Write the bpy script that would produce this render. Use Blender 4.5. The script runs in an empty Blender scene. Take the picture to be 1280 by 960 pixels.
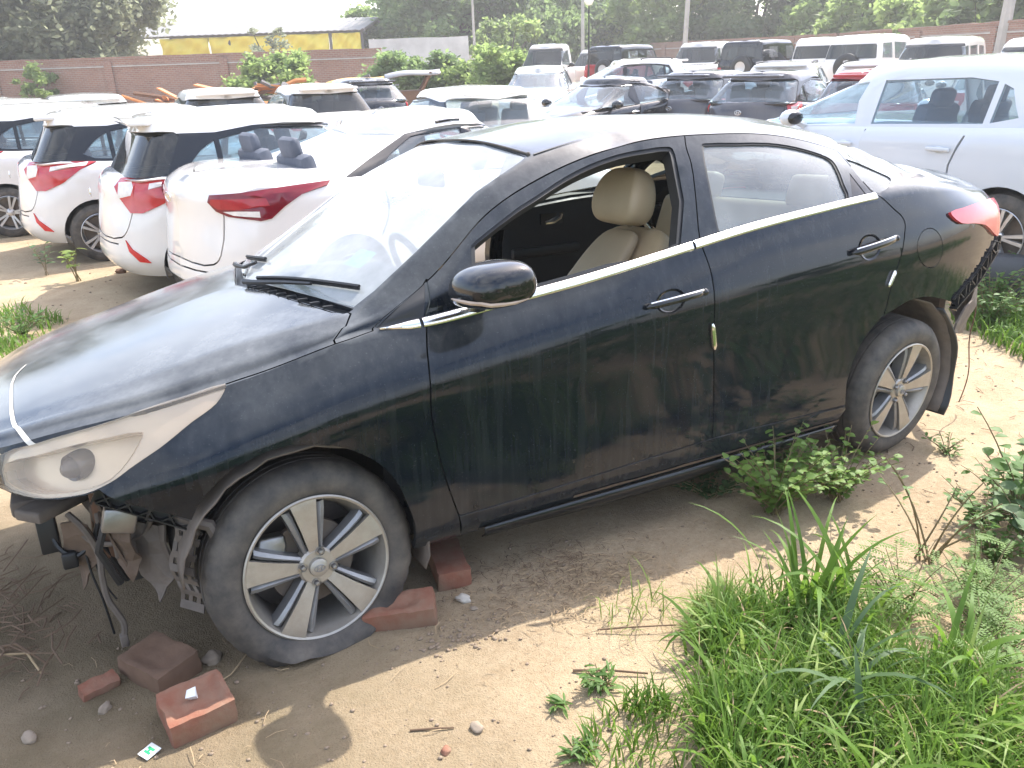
import bpy, bmesh, math, random
import numpy as np
import mathutils
from mathutils import Vector, Matrix, noise as mnoise
random.seed(7); RNG = np.random.default_rng(7)
sc = bpy.context.scene
R_ = math.radians
# ---------------------------------------------------------------- camera
CAM_POS = Vector((-0.467, -2.920, 1.70))
CAM_YAW, CAM_PITCH, CAM_ROLL, CAM_F = 0.4980, 0.3854, -0.034, 998.6
def cam_axes(yaw, pitch, roll):
    cy, sy, cp, sp = math.cos(yaw), math.sin(yaw), math.cos(pitch), math.sin(pitch)
    fwd = Vector((sy*cp, cy*cp, -sp)); right = Vector((cy, -sy, 0)); up = right.cross(fwd)
    cr, sr = math.cos(roll), math.sin(roll)
    return cr*right+sr*up, -sr*right+cr*up, fwd
cr_, cu_, cf_ = cam_axes(CAM_YAW, CAM_PITCH, CAM_ROLL)
cd = bpy.data.cameras.new('camera'); cam = bpy.data.objects.new('camera', cd); sc.collection.objects.link(cam)
cam.matrix_world = Matrix(((cr_.x, cu_.x, -cf_.x, CAM_POS.x), (cr_.y, cu_.y, -cf_.y, CAM_POS.y), (cr_.z, cu_.z, -cf_.z, CAM_POS.z), (0, 0, 0, 1)))
cd.sensor_width = 36; cd.lens = CAM_F/1280*36; cd.clip_start = .05; cd.clip_end = 2000
sc.camera = cam
# ---------------------------------------------------------------- sky and sun
SUN = Vector((0.59, 0.25, 0.77)).normalized()          # towards the sun
SUN_EL = math.asin(SUN.z); SUN_AZ = math.atan2(SUN.x, SUN.y)
wd = bpy.data.worlds.new('World'); sc.world = wd; wd.use_nodes = True
wn = wd.node_tree; wn.nodes.clear()
def WN(t, **k):
    n = wn.nodes.new(t)
    for a, b in k.items(): setattr(n, a, b)
    return n
sky = WN('ShaderNodeTexSky', sky_type='NISHITA', sun_disc=False, sun_elevation=SUN_EL, sun_rotation=SUN_AZ, air_density=1.0, dust_density=2.5, ozone_density=1.0)
tcw = WN('ShaderNodeTexCoord'); mpw = WN('ShaderNodeMapping'); mpw.inputs['Scale'].default_value = (1, 1, 2.2)
nzw = WN('ShaderNodeTexNoise'); nzw.inputs['Scale'].default_value = 2.3; nzw.inputs['Detail'].default_value = 7; nzw.inputs['Roughness'].default_value = .55
rpw = WN('ShaderNodeValToRGB'); rpw.color_ramp.elements[0].position = .42; rpw.color_ramp.elements[1].position = .80
mxw = WN('ShaderNodeMixRGB'); mxw.inputs['Color2'].default_value = (13.5, 13.9, 14.5, 1)     # sunlit cloud
bgw = WN('ShaderNodeBackground'); bgw.inputs['Strength'].default_value = .125; ouw = WN('ShaderNodeOutputWorld')
wn.links.new(tcw.outputs['Generated'], mpw.inputs['Vector']); wn.links.new(mpw.outputs['Vector'], nzw.inputs['Vector'])
wn.links.new(nzw.outputs['Fac'], rpw.inputs['Fac']); wn.links.new(rpw.outputs['Color'], mxw.inputs['Fac'])
mlw = WN('ShaderNodeMixRGB', blend_type='MULTIPLY'); mlw.inputs['Fac'].default_value = 1; mlw.inputs['Color2'].default_value = (2.0, 2.0, 2.1, 1)
wn.links.new(sky.outputs['Color'], mlw.inputs['Color1']); wn.links.new(mlw.outputs['Color'], mxw.inputs['Color1']); wn.links.new(mxw.outputs['Color'], bgw.inputs['Color']); wn.links.new(bgw.outputs['Background'], ouw.inputs['Surface'])
sl = bpy.data.lights.new('sun', 'SUN'); sl.energy = 4.7; sl.angle = R_(.55); sl.color = (1, .955, .88)
so = bpy.data.objects.new('sun', sl); sc.collection.objects.link(so); so.rotation_euler = SUN.to_track_quat('Z', 'Y').to_euler(); so.location = (0, 0, 30)
sc.view_settings.view_transform = 'Standard'; sc.view_settings.look = 'None'; sc.view_settings.exposure = .95; sc.view_settings.gamma = 1
sc.cycles.max_bounces = 8; sc.cycles.transparent_max_bounces = 16; sc.cycles.caustics_reflective = False; sc.cycles.caustics_refractive = False
sc.cycles.use_denoising = True
# frame of the leaning sedan: it stands on ground that falls away behind it
CAR_PIVOT = Vector((-0.467, -2.920, 1.448))
def _axes_matrix(y, p, r):
    a, b, c = cam_axes(y, p, r); return Matrix((a, b, c))
CARM = Matrix.Translation(CAM_POS) @ (_axes_matrix(CAM_YAW, CAM_PITCH, CAM_ROLL).transposed() @ _axes_matrix(0.498, 0.308, -0.039)).to_4x4() @ Matrix.Translation(-CAR_PIVOT)
CARI = CARM.inverted()
# ---------------------------------------------------------------- lie of the land
_n = (CARM.to_3x3() @ Vector((0, 0, 1))); _p0 = CARM @ Vector((1.3, 0, 0))
def plane_z(x, y): return _p0.z - (_n.x*(x-_p0.x)+_n.y*(y-_p0.y))/_n.z
def ground_z(x, y):
    """the sedan stands on ground that falls away from the camera and then runs level"""
    zp = plane_z(min(max(x, -5), 3.2), max(y, -7)); z1 = -.12
    t = min(1, max(0, (y-.2)/1.6)); t = t*t*(3-2*t)
    z = zp*(1-t)+z1*t
    r = min(1, max(0, (.477*x+.879*y-14)/13)); z += .36*r*r*(3-2*r)
    return z + .012*mnoise.noise(Vector((x*.9, y*.9, 3.))) + .02*mnoise.noise(Vector((x*.21, y*.21, 7.)))
def cpt(x, y, z): return CARM @ Vector((x, y, z))
def ray_dir(px, py):
    v = ((px-640)/CAM_F)*cr_ + (-(py-480)/CAM_F)*cu_ + cf_; return v
# ---------------------------------------------------------------- materials
class NT:
    def __init__(s, name):
        s.m = bpy.data.materials.new(name); s.m.use_nodes = True; s.t = s.m.node_tree; s.t.nodes.clear()
        s.out = s.n('ShaderNodeOutputMaterial')
    def n(s, t, **k):
        x = s.t.nodes.new(t)
        for a, b in k.items():
            if a.startswith('i_'): x.inputs[a[2:].replace('_', ' ')].default_value = b
            else: setattr(x, a, b)
        return x
    def l(s, a, b): s.t.links.new(a, b); return s
    def coord(s, scale=(1, 1, 1), kind='Object'):
        c = s.n('ShaderNodeTexCoord'); m = s.n('ShaderNodeMapping'); m.inputs['Scale'].default_value = scale
        s.l(c.outputs[kind], m.inputs['Vector']); return m.outputs['Vector']
    def noise(s, vec, scale, detail=4, rough=.55, dist=0):
        x = s.n('ShaderNodeTexNoise'); x.inputs['Scale'].default_value = scale; x.inputs['Detail'].default_value = detail
        x.inputs['Roughness'].default_value = rough; x.inputs['Distortion'].default_value = dist
        if vec is not None: s.l(vec, x.inputs['Vector'])
        return x.outputs['Fac']
    def ramp(s, fac, stops, interp='LINEAR'):
        r = s.n('ShaderNodeValToRGB'); r.color_ramp.interpolation = interp; e = r.color_ramp.elements
        while len(e) < len(stops): e.new(.5)
        for i, (p, c) in enumerate(stops):
            e[i].position = p; e[i].color = (c, c, c, 1) if np.isscalar(c) else (*c, 1)
        s.l(fac, r.inputs['Fac']); return r.outputs['Color']
    def math(s, op, a, b=None, c=None, clamp=False):
        x = s.n('ShaderNodeMath', operation=op, use_clamp=clamp)
        for i, v in enumerate((a, b, c)):
            if v is None: continue
            if isinstance(v, (int, float)): x.inputs[i].default_value = v
            else: s.l(v, x.inputs[i])
        return x.outputs[0]
    def mix(s, fac, a, b, mode='MIX'):
        x = s.n('ShaderNodeMixRGB', blend_type=mode)
        for nme, v in (('Fac', fac), ('Color1', a), ('Color2', b)):
            if isinstance(v, (int, float)): x.inputs[nme].default_value = v
            elif isinstance(v, tuple): x.inputs[nme].default_value = (*v, 1)
            else: s.l(v, x.inputs[nme])
        return x.outputs['Color']
    def bsdf(s, color=None, rough=.5, metal=0, **k):
        p = s.n('ShaderNodeBsdfPrincipled')
        for nme, v in (('Base Color', color), ('Roughness', rough), ('Metallic', metal)):
            if v is None: continue
            if isinstance(v, tuple): p.inputs[nme].default_value = (*v, 1)
            elif isinstance(v, (int, float)): p.inputs[nme].default_value = v
            else: s.l(v, p.inputs[nme])
        for a, b in k.items():
            a = a.replace('_', ' ')
            if isinstance(b, (int, float, tuple)): p.inputs[a].default_value = b
            else: s.l(b, p.inputs[a])
        return p
    def bump(s, h, strength=.3, dist=.01, bsdf=None):
        b = s.n('ShaderNodeBump'); b.inputs['Strength'].default_value = strength; b.inputs['Distance'].default_value = dist
        s.l(h, b.inputs['Height'])
        if bsdf: s.l(b.outputs['Normal'], bsdf.inputs['Normal'])
        return b.outputs['Normal']
    def done(s, sh): s.l(sh.outputs[0] if hasattr(sh, 'outputs') else sh, s.out.inputs['Surface']); return s.m
    def upness(s, lo, hi):
        g = s.n('ShaderNodeNewGeometry'); x = s.n('ShaderNodeSeparateXYZ'); s.l(g.outputs['Normal'], x.inputs[0])
        return s.n_map(x.outputs['Z'], lo, hi)
    def n_map(s, v, lo, hi, a=0., b=1.):
        m = s.n('ShaderNodeMapRange'); m.inputs['From Min'].default_value = lo; m.inputs['From Max'].default_value = hi
        m.inputs['To Min'].default_value = a; m.inputs['To Max'].default_value = b
        s.l(v, m.inputs['Value']); return m.outputs[0]
def simple(name, color, rough=.5, metal=0, var=.25, scale=30, bump=0, **k):
    t = NT(name); v = t.coord()
    f = t.noise(v, scale, 4)
    c = t.mix(f, tuple(x*(1-var) for x in color), tuple(min(1, x*(1+var)) for x in color))
    p = t.bsdf(c, rough, metal, **k)
    if bump: t.bump(t.noise(v, scale*2.5, 5), bump, .004, p)
    return t.done(p)
def mat_paint(name, color, dust=(.40, .37, .34), top=.45, streak=.10, rough=.06, low=.35, coat=1.0, zlow=(.55, .15), cior=1.5):
    t = NT(name); v = t.coord()
    fine = t.noise(v, 38, 6, .7); mid = t.noise(v, 5, 5, .6)
    st = t.noise(t.coord((16, 16, .55)), 2.2, 5, .62)
    stm = t.ramp(st, [(.45, 0.), (.72, 1.)])
    up = t.upness(.42, 1.0)
    topf = t.math('MULTIPLY', up, t.ramp(mid, [(.30, top*.30), (.70, top*1.15)]))
    sx = t.n('ShaderNodeSeparateXYZ'); t.l(v, sx.inputs[0])
    lowf = t.math('MULTIPLY', t.n_map(sx.outputs['Z'], zlow[0], zlow[1]), t.ramp(t.noise(v, 9, 6, .65), [(.3, low*.3), (.7, low)]))
    side = t.math('MULTIPLY', stm, streak)
    spk = t.math('MULTIPLY', t.ramp(t.noise(v, 160, 2), [(.66, 0.), (.74, 1.)]), .25*streak/.1)
    d = t.math('ADD', t.math('ADD', topf, lowf), t.math('ADD', side, spk), clamp=True)
    d = t.math('MULTIPLY', d, t.ramp(fine, [(.2, .7), (.8, 1.1)]), clamp=True)
    col = t.mix(d, color, dust)
    rg = t.math('ADD', t.math('MULTIPLY', d, .55), rough, clamp=True)
    p = t.bsdf(col, rg, 0)
    p.inputs['Coat Weight'].default_value = coat; p.inputs['Specular IOR Level'].default_value = .06; p.inputs['Coat IOR'].default_value = cior
    t.l(t.math('ADD', t.math('MULTIPLY', d, .4), .055), p.inputs['Coat Roughness'])
    t.bump(t.noise(v, 3.2, 2), .03, .02, p)
    return t.done(p)
def mat_glass(name, tint=(.8, .86, .84), dust=.1, dcol=(.62, .58, .52), up=0., rough=.0, refl=1.0, scale=6):
    t = NT(name); v = t.coord()
    tr = t.n('ShaderNodeBsdfTransparent'); tr.inputs[0].default_value = (*tint, 1)
    gl = t.n('ShaderNodeBsdfGlossy'); gl.inputs['Roughness'].default_value = rough; gl.inputs['Color'].default_value = (refl, refl, refl, 1)
    fr = t.n('ShaderNodeFresnel'); bf_ = t.n('ShaderNodeNewGeometry'); t.l(t.math('MULTIPLY_ADD', bf_.outputs['Backfacing'], 1/1.55-1.55, 1.55), fr.inputs['IOR'])
    m1 = t.n('ShaderNodeMixShader'); t.l(fr.outputs[0], m1.inputs[0]); t.l(tr.outputs[0], m1.inputs[1]); t.l(gl.outputs[0], m1.inputs[2])
    df = t.bsdf(dcol, .9)
    f = t.math('MULTIPLY', t.ramp(t.noise(v, scale, 6, .65), [(.25, .45), (.8, 1.2)]), dust)
    if up: f = t.math('ADD', f, t.math('MULTIPLY', t.math('MULTIPLY', t.upness(.2, .9), up), t.ramp(t.noise(t.coord((1, 1, 1)), scale*1.3, 5, .6), [(.3, .45), (.7, 1.25)])), clamp=True)
    m2 = t.n('ShaderNodeMixShader'); t.l(f, m2.inputs[0]); t.l(m1.outputs[0], m2.inputs[1]); t.l(df.outputs[0], m2.inputs[2])
    return t.done(m2)
M = {}
M['paint_black'] = mat_paint('dusty_black_paint', (.0045, .0070, .011), dust=(.33, .335, .325), top=.36, streak=.036, low=.07, cior=1.37)
M['black_plastic'] = simple('black_plastic', (.014, .014, .015), .45, bump=.1)
M['black_gloss'] = simple('black_gloss_film', (.01, .011, .013), .16, var=.1)
M['rubber_seal'] = simple('rubber_seal', (.012, .012, .013), .6)
M['chrome'] = simple('chrome', (.75, .74, .72), .16, 1., var=.08, scale=12)
M['dull_metal'] = simple('dull_metal', (.30, .29, .28), .42, .9, scale=20, bump=.2)
M['rust_metal'] = simple('rusty_metal', (.16, .085, .05), .8, .2, var=.5, scale=14, bump=.5)
M['dirty_plastic'] = simple('dusty_grey_plastic', (.13, .105, .085), .75, var=.5, scale=18, bump=.4)
M['windshield'] = mat_glass('dusty_windscreen', (.62, .72, .70), .09, (.70, .72, .72), up=.30, scale=2.2)
M['glass'] = mat_glass('car_glass', (.70, .78, .76), .06)
M['glass_rear'] = mat_glass('dusty_sky_pale_glass', (.52, .62, .62), .27, (.66, .69, .70), scale=2.4)  # dust film made paler to stand in for the sky's reflection
M['interior_dark'] = simple('interior_dark_trim', (.017, .017, .019), .7, bump=.15)
M['lamp_shell'] = simple('lamp_bowl', (.68, .54, .40), .28, .45, var=.2, scale=8)
M['white_paint'] = mat_paint('white_paint', (.78, .77, .74), top=.10, streak=.03, rough=.12, low=.25)
# ---------------------------------------------------------------- helpers
COL = bpy.context.scene.collection
def link(o, parent=None):
    COL.objects.link(o)
    if parent is not None: o.parent = parent
    return o
def thing(name, label, cat, M=None, group=None):
    o = bpy.data.objects.new(name, None); o.empty_display_size = .2
    if M is not None: o.matrix_world = M
    o['label'] = label; o['category'] = cat
    if group: o['group'] = group
    return link(o)
def tag(o, label, cat, group=None, kind=None):
    if label: o['label'] = label
    if cat: o['category'] = cat
    if group: o['group'] = group
    if kind: o['kind'] = kind
    return o
def mesh_obj(name, V, F, mat, parent=None, smooth=True, angle=None):
    me = bpy.data.meshes.new(name)
    me.from_pydata([tuple(map(float, v)) for v in V], [], [tuple(map(int, f)) for f in F])
    mats = mat if isinstance(mat, (list, tuple)) else [mat]
    for m in mats: me.materials.append(m)
    if smooth:
        me.polygons.foreach_set('use_smooth', [True] * len(me.polygons))
        if angle: me.set_sharp_from_angle(angle=math.radians(angle))
    me.update()
    return link(bpy.data.objects.new(name, me), parent)
class MB:
    """collects simple solids into one mesh"""
    def __init__(s): s.V = []; s.F = []; s.mi = []; s.cur = 0
    def add(s, V, F):
        b = len(s.V); s.V += [tuple(v) for v in V]; s.F += [tuple(i + b for i in f) for f in F]; s.mi += [s.cur] * len(F); return s
    def box(s, c, d, M=None):
        x, y, z = d[0]/2, d[1]/2, d[2]/2
        V = [Vector((sx*x, sy*y, sz*z)) for sz in (-1, 1) for sy in (-1, 1) for sx in (-1, 1)]
        if M is not None: V = [M @ v for v in V]
        V = [v + Vector(c) for v in V]
        return s.add(V, [(0,2,3,1),(4,5,7,6),(0,1,5,4),(2,6,7,3),(0,4,6,2),(1,3,7,5)])
    def tube(s, pts, r, n=6, cap=True):
        pts = [Vector(p) for p in pts]; rs = r if isinstance(r, (list, tuple)) else [r]*len(pts)
        V = []; F = []; up = Vector((0.13, .21, .97)); pa = None
        for i, p in enumerate(pts):
            d = (pts[min(i+1, len(pts)-1)] - pts[max(i-1, 0)]).normalized()
            a = d.cross(up if pa is None else pa.cross(d)) if pa is None else (pa - d*pa.dot(d))
            if a.length < 1e-6: a = d.orthogonal()
            a.normalize(); pa = a; b = d.cross(a)
            for k in range(n):
                t = 2*math.pi*k/n; V.append(p + rs[i]*(math.cos(t)*a + math.sin(t)*b))
        for i in range(len(pts)-1):
            for k in range(n):
                F.append((i*n+k, i*n+(k+1) % n, (i+1)*n+(k+1) % n, (i+1)*n+k))
        if cap: F.append(tuple(range(n-1, -1, -1))); F.append(tuple(range((len(pts)-1)*n, len(pts)*n)))
        return s.add(V, F)
    def prism(s, poly, h, M=None):
        n = len(poly); V = [Vector((p[0], p[1], 0)) for p in poly] + [Vector((p[0], p[1], h)) for p in poly]
        if M is not None: V = [M @ v for v in V]
        return s.add(V, [tuple(range(n-1, -1, -1)), tuple(range(n, 2*n))] + [(i, (i+1) % n, n+(i+1) % n, n+i) for i in range(n)])
    def lathe(s, prof, n, M=None, closed=False):
        V = []; F = []; m = len(prof)
        for k in range(n):
            t = 2*math.pi*k/n
            for (r, a) in prof: V.append(Vector((r*math.cos(t), a, r*math.sin(t))))
        if M is not None: V = [M @ v for v in V]
        for k in range(n):
            for i in range(m if closed else m-1):
                F.append((k*m+i, ((k+1) % n)*m+i, ((k+1) % n)*m+(i+1) % m, k*m+(i+1) % m))
        return s.add(V, F)
    def ball(s, c, r, n=8, M=None):
        V = []; F = []; c = Vector(c); r = r if isinstance(r, (tuple, list)) else (r, r, r); m = max(4, n//2+1)
        for i in range(m):
            ph = math.pi*i/(m-1)
            for k in range(n):
                t = 2*math.pi*k/n
                v = Vector((r[0]*math.sin(ph)*math.cos(t), r[1]*math.sin(ph)*math.sin(t), r[2]*math.cos(ph)))
                V.append(c + (M @ v if M is not None else v))
        for i in range(m-1):
            for k in range(n): F.append((i*n+k, (i+1)*n+k, (i+1)*n+(k+1) % n, i*n+(k+1) % n))
        return s.add(V, F)
    def build(s, name, mat, parent=None, smooth=True, angle=40):
        o = mesh_obj(name, s.V, s.F, mat, parent, smooth, angle)
        if isinstance(mat, (list, tuple)): o.data.polygons.foreach_set('material_index', s.mi)
        return o
def bevel(o, w, seg=2, angle=30):
    bm = bmesh.new(); bm.from_mesh(o.data); bmesh.ops.remove_doubles(bm, verts=bm.verts, dist=1e-5)
    es = [e for e in bm.edges if len(e.link_faces) == 2 and e.calc_face_angle(0) > math.radians(angle)]
    bmesh.ops.bevel(bm, geom=es, offset=w, segments=seg, affect='EDGES', profile=.5, clamp_overlap=True)
    for f in bm.faces: f.smooth = True
    bm.to_mesh(o.data); bm.free(); o.data.set_sharp_from_angle(angle=math.radians(45)); return o
def copy_tree(o, parent=None):
    c = o.copy(); COL.objects.link(c); c.parent = parent
    if parent is not None: c.matrix_parent_inverse = o.matrix_parent_inverse
    for ch in o.children: copy_tree(ch, c)
    return c
# ---------------------------------------------------------------- curve-network surface
def cr_tangents(K, P, brk):
    """K (n,), P (m,n,3): left and right tangents at the knots, one sided where brk"""
    n = len(K); h = np.diff(K); d = np.diff(P, axis=1)/h[None, :, None]
    L = np.zeros_like(P); Rr = np.zeros_like(P)
    for k in range(n):
        if 0 < k < n-1 and not brk[k]:
            t = (d[:, k-1]*h[k] + d[:, k]*h[k-1])/(h[k]+h[k-1]); L[:, k] = Rr[:, k] = t
    for k in range(n):
        if k == 0 or k == n-1 or brk[k]:
            if k < n-1:
                nx = Rr[:, k+1] if (k+1 < n-1 and not brk[k+1]) else None
                Rr[:, k] = d[:, k] if nx is None else 1.5*d[:, k]-.5*nx
            if k > 0:
                pv = L[:, k-1] if (k-1 > 0 and not brk[k-1]) else None
                L[:, k] = d[:, k-1] if pv is None else 1.5*d[:, k-1]-.5*pv
    return L, Rr
def herm(K, P, brk, q):
    """P (m,n,3) evaluated at q (m,) -> (m,3)"""
    L, Rr = cr_tangents(K, P, brk)
    k = np.clip(np.searchsorted(K, q, side='right')-1, 0, len(K)-2); r = np.arange(len(q))
    h = (K[k+1]-K[k])[:, None]; s = ((q-K[k])/(K[k+1]-K[k]))[:, None]
    s2 = s*s; s3 = s2*s
    return (2*s3-3*s2+1)*P[r, k] + (s3-2*s2+s)*h*Rr[r, k] + (-2*s3+3*s2)*P[r, k+1] + (s3-s2)*h*L[r, k+1]
class Loft:
    def __init__(s, U, T, G, ubrk, tbrk, disp=None):
        s.U = np.array(U, float); s.T = np.array(T, float); s.G = np.array(G, float)   # G (lines, knots, 3)
        s.ubrk = ubrk; s.tbrk = tbrk; s.disp = disp
        s.tan = [cr_tangents(s.U, s.G[i][None], ubrk[i]) for i in range(len(s.T))]; s.h = np.diff(s.U)
    def raw(s, u, t):
        m = len(u); rows = []
        k = np.clip(np.searchsorted(s.U, u, side='right')-1, 0, len(s.U)-2)
        h = s.h[k][:, None]; a = ((u-s.U[k])/s.h[k])[:, None]; a2 = a*a; a3 = a2*a
        c0 = 2*a3-3*a2+1; c1 = (a3-2*a2+a)*h; c2 = -2*a3+3*a2; c3 = (a3-a2)*h
        for i in range(len(s.T)):
            L, Rr = s.tan[i]
            rows.append(c0*s.G[i][k]+c1*Rr[0][k]+c2*s.G[i][k+1]+c3*L[0][k+1])
        return herm(s.T, np.stack(rows, 1), s.tbrk, t)
    def norm0(s, u, t):
        e = 1e-3
        u0 = np.clip(u-e, s.U[0], s.U[-1]); u1 = np.clip(u+e, s.U[0], s.U[-1]); t0 = np.clip(t-e, s.T[0], s.T[-1]); t1 = np.clip(t+e, s.T[0], s.T[-1])
        n = -np.cross(s.raw(u1, t)-s.raw(u0, t), s.raw(u, t1)-s.raw(u, t0))
        return n/np.maximum(np.linalg.norm(n, axis=1, keepdims=True), 1e-9)
    def ev(s, u, t, off=0):
        u = np.asarray(u, float); t = np.asarray(t, float)
        P = s.raw(u, t)
        if s.disp is not None or np.any(off):
            n = s.norm0(u, t); d = off + (s.disp(u, t, P) if s.disp is not None else 0)
            P = P + n*np.broadcast_to(np.asarray(d, float), u.shape)[:, None]
        return P
def in_poly(pts, poly):
    pts = np.asarray(pts); x, y = pts[:, 0], pts[:, 1]; c = np.zeros(len(pts), bool); n = len(poly)
    for i in range(n):
        x0, y0 = poly[i]; x1, y1 = poly[(i+1) % n]
        if y0 == y1: continue
        k = ((y0 > y) != (y1 > y)) & (x < (x1-x0)*(y-y0)/(y1-y0)+x0); c ^= k
    return c
def buffer(line, w, closed=False, sx=1.0):
    """polygon(s) round a polyline; returns a list of quads joined as strips"""
    P = [np.array(p, float) for p in line]
    if closed: P = P + [P[0]]
    L = []; R_ = []
    for i, p in enumerate(P):
        if closed: a = P[i-1] if i > 0 else P[-2]; b = P[i+1] if i < len(P)-1 else P[1]
        else: a = P[max(i-1, 0)]; b = P[min(i+1, len(P)-1)]
        d = b-a; d = d/max(np.linalg.norm(d), 1e-9); n = np.array([-d[1], d[0]])
        L.append(p+n*w); R_.append(p-n*w)
    return L, R_
def smooth_line(pts, n=4, closed=False):
    P = np.array(pts, float)
    if closed: P = np.vstack([P[-1:], P, P[:2]])
    k = np.concatenate([[0], np.cumsum(np.maximum(np.linalg.norm(np.diff(P, axis=0), axis=1), 1e-6)**.5)])
    q = []
    lo, hi = (1, len(P)-2) if closed else (0, len(P)-1)
    for i in range(lo, hi):
        for j in range(n): q.append(k[i]+(k[i+1]-k[i])*j/n)
    if not closed: q.append(k[-1])
    q = np.array(q); P3 = np.concatenate([P, np.zeros((len(P), 1))], 1)
    return herm(k, np.broadcast_to(P3[None], (len(q),)+P3.shape), [False]*len(k), q)[:, :2]
class Skin:
    """triangulates a (u,t) domain with seams and loops, and sorts the triangles into panels"""
    def __init__(s, u0, u1, t0, t1, du, dt, us=(), ts=()):
        ug = sorted(set(np.round(np.concatenate([np.linspace(u0, u1, max(2, int(round((u1-u0)/du))+1)), np.array(us, float)]), 5)))
        tg = sorted(set(np.round(np.concatenate([np.linspace(t0, t1, max(2, int(round((t1-t0)/dt))+1)), np.array(ts, float)]), 5)))
        s.V = [(a, b) for a in ug for b in tg]; s.E = []; s.loops = {}; s.gaps = []
        nt = len(tg)
        ti = {round(b, 5): j for j, b in enumerate(tg)}; ui = {round(a, 5): i for i, a in enumerate(ug)}
        for b in ts:
            j = ti[round(b, 5)]; s.E += [(i*nt+j, (i+1)*nt+j) for i in range(len(ug)-1)]
        for a in us:
            i = ui[round(a, 5)]; s.E += [(i*nt+j, i*nt+j+1) for j in range(nt-1)]
        s.b = [(u0, t0), (u1, t0), (u1, t1), (u0, t1)]
        s.lim = (u0, u1, t0, t1); s.chains([s.b], True)
    def chains(s, lines, closed):
        for l in lines:
            b = len(s.V); s.V += [tuple(map(float, p)) for p in l]; n = len(l)
            s.E += [(b+i, b+(i+1) % n) for i in range(n if closed else n-1)]
    def clampp(s, l):
        u0, u1, t0, t1 = s.lim
        return [(min(max(p[0], u0), u1), min(max(p[1], t0), t1)) for p in l]
    def loop(s, name, poly): poly = s.clampp(poly); s.loops.setdefault(name, []).append(poly); s.chains([poly], True)
    def seam(s, line, w=.0025, closed=False):
        L, R_ = buffer(line, w, closed); L = s.clampp(L); R_ = s.clampp(R_)
        s.gaps += [[L[i], L[i+1], R_[i+1], R_[i]] for i in range(len(L)-1)]
        s.chains([L, R_], False)
        if not closed: s.chains([[L[0], R_[0]], [L[-1], R_[-1]]], False)
    def solve(s):
        V = [Vector(v) for v in s.V]
        r = mathutils.geometry.delaunay_2d_cdt(V, s.E, [], 0, 1e-5)
        s.P = np.array([(v[0], v[1]) for v in r[0]]); s.T = np.array([f for f in r[2] if len(f) == 3])
        a, b, c = s.P[s.T[:, 0]], s.P[s.T[:, 1]], s.P[s.T[:, 2]]
        ar = (b[:, 0]-a[:, 0])*(c[:, 1]-a[:, 1])-(b[:, 1]-a[:, 1])*(c[:, 0]-a[:, 0])
        s.T[ar < 0] = s.T[ar < 0][:, ::-1]; s.T = s.T[np.abs(ar) > 1e-9]
        s.C = s.P[s.T].mean(1); s.cls = np.array([''] * len(s.T), dtype=object)
        for n, ls in s.loops.items():
            for l in ls: s.cls[in_poly(s.C, l)] = n
        g = np.zeros(len(s.T), bool)
        for q in s.gaps:
            q = np.array(q); lo = q.min(0)-1e-6; hi = q.max(0)+1e-6
            k = np.where(((s.C > lo) & (s.C < hi)).all(1))[0]
            if len(k): g[k[in_poly(s.C[k], q)]] = True
        s.cls[g & (s.cls == '')] = '_gap'
    def flood(s, seeds):
        ed = {}
        for i, f in enumerate(s.T):
            for k in range(3): ed.setdefault((min(f[k], f[(k+1) % 3]), max(f[k], f[(k+1) % 3])), []).append(i)
        nb = [[] for _ in s.T]
        for e in ed.values():
            if len(e) == 2: nb[e[0]].append(e[1]); nb[e[1]].append(e[0])
        for name, p in seeds.items():
            free = np.where(s.cls == '')[0]
            if not len(free): break
            i = free[np.argmin(((s.C[free]-np.array(p))**2).sum(1))]; st = [i]; s.cls[i] = name
            while st:
                j = st.pop()
                for k in nb[j]:
                    if s.cls[k] == '': s.cls[k] = name; st.append(k)
    def panel(s, loft, name, classes, mat, parent=None, off=0, flange=.02, sides=(-1,), angle=28, oname=None):
        if isinstance(classes, str): classes = [classes]
        T = s.T[np.isin(s.cls, classes)]
        if not len(T): print('EMPTY PANEL', name, classes); return []
        ids, inv = np.unique(T, return_inverse=True); T = inv.reshape(-1, 3); P = s.P[ids]
        X = loft.ev(P[:, 0], P[:, 1], off); n0 = loft.norm0(P[:, 0], P[:, 1])
        F = [tuple(f) for f in T]
        if flange:
            cnt = {}
            for f in T:
                for k in range(3):
                    a, b = int(f[k]), int(f[(k+1) % 3]); cnt[(a, b)] = 1
            be = [(a, b) for (a, b) in cnt if (b, a) not in cnt]
            vs = sorted({v for e in be for v in e}); mp = {v: len(X)+i for i, v in enumerate(vs)}
            Xi = X[vs]-n0[vs]*flange; X = np.vstack([X, Xi]); F += [(b, a, mp[a], mp[b]) for a, b in be]
        out = []
        for sd in sides:
            Y = X.copy(); Y[:, 1] *= sd
            FF = F if sd < 0 else [f[::-1] for f in F]
            out.append(mesh_obj(oname or name, Y, FF, mat, parent, True, angle))
        return out
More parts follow.
